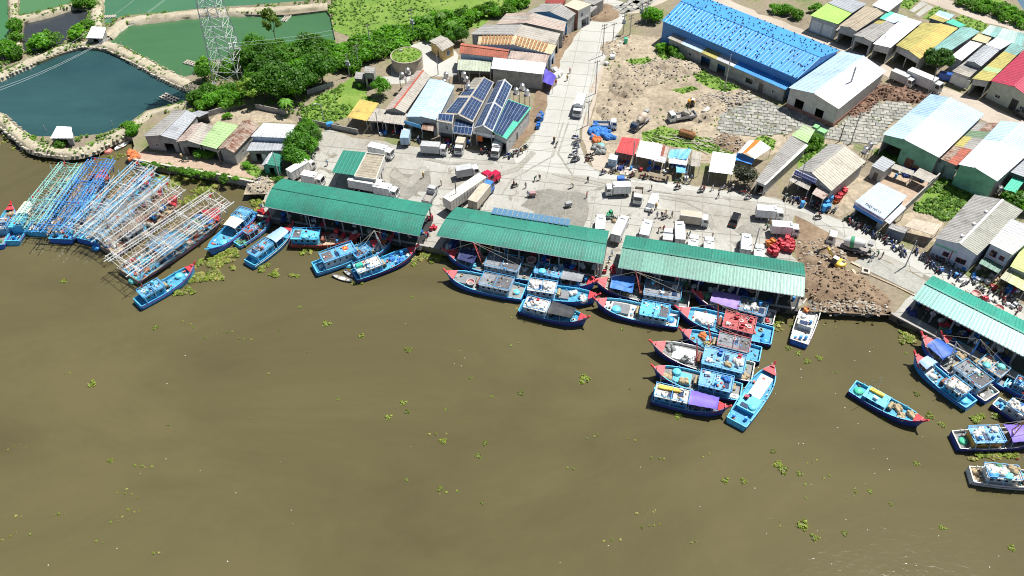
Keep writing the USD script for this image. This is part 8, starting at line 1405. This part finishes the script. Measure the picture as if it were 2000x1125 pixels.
# ------------------------------------------------------------------ goods and clutter on land
def goods(kind, spots, where, grp, s=1., jit=0.):
    for i, (x, y) in enumerate(spots):
        k, _, c = kind.partition('_'); d = DESC[k]; d = d % CN.get(c, c) if '%s' in d else d; lab = '%s %s' % (d, where or near(x, y)); uniq(put(PR[kind], G(x, y, ZG + .05), i * 2.1, lab, None, s * g_.uniform(.85, 1.15)), lab, grp)
def spread(x0, y0, x1, y1, n, jx, jy): return [(lerp(x0, x1, g_.random()) + g_.normal(0, jx), lerp(y0, y1, g_.random()) + g_.normal(0, jy)) for _ in range(n)]
for kind, n in (('crate_red', 4), ('crate_blue', 4), ('crate_yellow', 3), ('crate_white', 8), ('basket', 6), ('sacks', 9), ('foam', 12), ('tank_blue', 3), ('dish_red', 3), ('net_tan', 5)): goods(kind, spread(1830, 518, 1990, 606, n, 8, 5), 'among the market goods along the lane behind the turquoise shed', 'goods along the market lane')
for kind, n in (('crate_blue', 3), ('foam', 4), ('basket', 3), ('crate_yellow', 2), ('crate_red', 2)): goods(kind, spread(1925, 545, 1985, 570, n, 8, 4), 'in front of the yellow green shop', 'goods before the yellow green shop')
goods('crate_red', [(1527, 482), (1533, 478), (1539, 474), (1543, 480), (1536, 484), (1530, 488), (1545, 486), (1520, 478), (1515, 490), (1512, 497), (1506, 493), (1540, 490)], 'in the red pile right of the third shed', 'red crates piled right of the third shed', 1.7)
goods('crate_orange', [(1500, 478), (1505, 480)], 'beside the red crate pile', 'orange crates by the red pile', 1.5)
goods('net_blue', [(1158, 260), (1165, 256), (1172, 262), (1180, 258), (1187, 266), (1162, 266), (1190, 270), (1168, 252)], 'in the heap of blue bundles by the road fork', 'blue bundles by the road fork', 1.7); goods('net_orange', [(1162, 271), (1166, 275)], 'beside the blue bundles', 'orange netting by the blue bundles', 1.5)
goods('net_grey', [(1168, 290), (1171, 294)], 'below the blue bundles', 'grey netting below the blue bundles', 1.6); goods('tub_teal', [(1173, 285)], 'beside the grey netting below the blue bundles', None)
goods('net_tan', [(1202, 432), (1214, 436)], None, None, .9); goods('crate_green', [(1188, 425), (1191, 420)], 'on the apron left of the parked handcarts', 'green crates on the apron', 1.2); goods('tank_blue', [(1566, 403), (1612, 402), (1620, 394), (1608, 412), (1616, 410)], 'before the awnings of the signed shed', 'blue drums before the signed shed', 1.8)
goods('crate_red', [(1640, 385), (1646, 380), (1650, 374), (1634, 392)], 'in the yard between signed shed and lettered shop', 'red crates in the yard', 1.3); goods('crate_orange', [(1637, 390), (1632, 396)], 'in the yard beside the signed shed', 'orange crates in the yard', 1.2)
goods('net_orange', [(258, 303), (266, 306), (262, 310)], 'in the red heap at the left end of the village terrace', 'red netting on the village terrace', 1.5); goods('net_white', [(1085, 140), (1092, 146), (1078, 150)], 'on the roadside by the narrow white store', 'rubbish bags by the narrow white store', 1.3); goods('net_green', [(1076, 154)], 'on the roadside by the narrow white store', None, 1.3)
goods('crate_blue', [(1052, 245), (1056, 236), (1058, 226), (1050, 250)], 'on the kerb along the right solar workshop', 'blue crates on the kerb', 1.2); goods('sacks', [(1190, 96), (1196, 100), (1205, 92), (1212, 88), (1200, 106)], 'stacked at the foot of the upper road poles', 'sacks by the upper road poles', 1.3)
goods('tank_green', [(1222, 84)], 'at the transformer poles of the upper road', None, 2.); goods('foam', [(1196, 172 - 58), (1185, 126)], 'on the right kerb of the upper road', 'foam boxes on the upper kerb', 1.5)
for nm, x0, y0, x1, y1 in (('before the left workshops', 730, 252, 830, 268), ('under the solar workshop canopy', 870, 270, 930, 284), ('at the roadside shops', 1215, 318, 1345, 345), ('behind the lettered shop', 1745, 335, 1810, 352)):
    for kind, n in (('crate_blue', 2), ('tank_blue', 2), ('net_navy', 3), ('crate_red', 1), ('basket', 2), ('foam', 2)): goods(kind, spread(x0, y0, x1, y1, n, 4, 2), nm, 'goods ' + nm)
for nm, x0, y0, x1, y1 in (('in the gap between the first two quay sheds', 832, 425, 850, 478), ('in the gap between the second and third sheds', 1180, 495, 1195, 535), ('at the left end of the first shed', 508, 402, 522, 416)): goods('crate_red', spread(x0, y0, x1, y1, 4, 3, 3), nm, 'red crates ' + nm)
for k, (pts, w) in enumerate([([(1040, 300), (1010, 330), (960, 345), (900, 350)], 1.6), ([(1280, 385), (1340, 395), (1390, 420), (1400, 445)], .5), ([(1110, 240), (1090, 300), (1120, 345), (1200, 362), (1330, 380)], .45), ([(1100, 240), (1080, 305), (1000, 350), (980, 380)], .45), ([(830, 310), (880, 320), (960, 318)], 1.0), ([(1080, 340), (1200, 368), (1380, 395), (1540, 420)], .6), ([(770, 340), (800, 360), (825, 330)], 2.2)]):
    p = LineString([G(x, y)[:2] for x, y in pts]).buffer(w / 2 * 1.0); part(B().sheet(p.intersection(apron), ZG + .068), 'tyre_track', GROUND('tyre_marks', [(.3, (.25, .235, .19)), (.7, (.36, .35, .31))], .3, 2., .8, .1), kind='structure')
jb = []; bx0, by0, bx1, by1 = apron.bounds
for ang, st in ((-.19, 6.), (1.38, 6.)):
    d = np.array([math.cos(ang), math.sin(ang)]); n = np.array([-d[1], d[0]]); c0 = np.array([(bx0 + bx1) / 2, (by0 + by1) / 2])
    for k in range(-24, 25): jb.append(LineString([c0 + n * k * st - d * 160, c0 + n * k * st + d * 160]).buffer(.06))
part(B().sheet(unary_union(jb).intersection(apron), ZG + .064), 'slab_joints', P((.27, .26, .22), .9, var=.3), kind='structure')
# wet floors, colour darkened to carry the roof shade, and fish crates under the sheds
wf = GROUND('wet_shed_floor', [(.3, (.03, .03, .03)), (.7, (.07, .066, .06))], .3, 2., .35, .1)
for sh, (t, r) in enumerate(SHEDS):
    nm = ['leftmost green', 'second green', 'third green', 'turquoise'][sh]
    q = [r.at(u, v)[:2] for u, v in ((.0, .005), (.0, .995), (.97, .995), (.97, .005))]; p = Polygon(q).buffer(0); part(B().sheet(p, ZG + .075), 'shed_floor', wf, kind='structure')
    for kind, n in (('crate_blue', 9), ('crate_red', 7), ('crate_white', 6), ('foam', 8), ('basket', 7), ('net_navy', 7), ('net_green', 4), ('tank_blue', 5), ('sacks', 3), ('dish_red', 2)):
        k, _, c = kind.partition('_'); d = DESC[k]; d = d % CN.get(c, c) if '%s' in d else d; lab = '%s under the %s quay shed' % (d, nm)
        for i in range(n): u, v = g_.uniform(.03, .9), g_.uniform(.02, .98 if sh < 3 else .7); pp = r.at(u, v); uniq(put(PR[kind], (pp[0], pp[1], ZG + .08), g_.uniform(0, 6), lab, None, g_.uniform(.9, 1.3)), lab, 'goods under the %s quay shed' % nm)
for j, (x, y, n, nm) in enumerate([(1360, 276, 16, 'planks scattered on the grass behind the shops'), (1398, 270, 8, 'boards at the edge of the paved yard'), (1290, 268, 10, 'poles lying behind the white canopy')]):
    bb = B()
    for k in range(n): c = G(x + g_.normal(0, 18), y + g_.normal(0, 5), ZG + .2); a = -.5 + g_.normal(0, .3); d = np.array([math.cos(a), math.sin(a), g_.normal(0, .02)]); bb.bar(c, c + d * g_.uniform(2, 5), .16, .08)
    stuff('timber', nm, 'timber', bb, P((.45, .4, .32), .9, var=.3))
for k, (x, y, a) in enumerate([(1040, 384, .1), (1110, 404, .3)]):
    p = G(x, y); t = thing('handcart', ['red-checked covered handcart by the wet patch', 'bare handcart in the wet patch'][k], 'handcart', (p[0], p[1], ZG + .05), a); part(B().box((0, 0, .6), (1.6, 1.0, .1)).bar((.8, -.4, .6), (1.6, -.3, .9), .06).bar((.8, .4, .6), (1.6, .3, .9), .06), 'cart_bed', P(WOOD), t, kind='stuff'); part(B().wedge((0, 0, .95), (1.5, 1.0, .6), (.9, .9)), 'load', P((.35, .2, .2) if k == 0 else (.3, .3, .3)), t)
    for s in (-1, 1): wheel(t, 0, s * .55, .3, .1)
# ------------------------------------------------------------------ tidy up: unused prototypes out, shared labels get a group
for pr in list(PR.values()) + PP + MP + [TD, TD2, TM, BS, BS2, BS3, TYg, TPu, PA_]:
    if pr.GetPath() not in USED: stage.RemovePrim(pr.GetPath())
for lab, ts in list(_seen.items()):
    if len(ts) > 1:
        for t in ts: t.SetCustomDataByKey('group', lab)
ORD = ['leftmost', 'second from left', 'third from left', 'fourth from left', 'fifth from left', 'sixth from left', 'seventh from left', 'eighth from left', 'ninth from left']
_tl = {}
for lab, x, t in TREES: _tl.setdefault(lab, []).append((x, t))
for lab, ts in _tl.items():
    if 1 < len(ts) < 10:
        for k, (x, t) in enumerate(sorted(ts, key=lambda q: q[0])): t.SetCustomDataByKey('label', ' '.join((ORD[k] + ' ' + lab).split()[:16]))
for lab, ts in _lab.items():
    if len(ts) > 1:
        for t, g in ts: t.SetCustomDataByKey('group', g or lab)
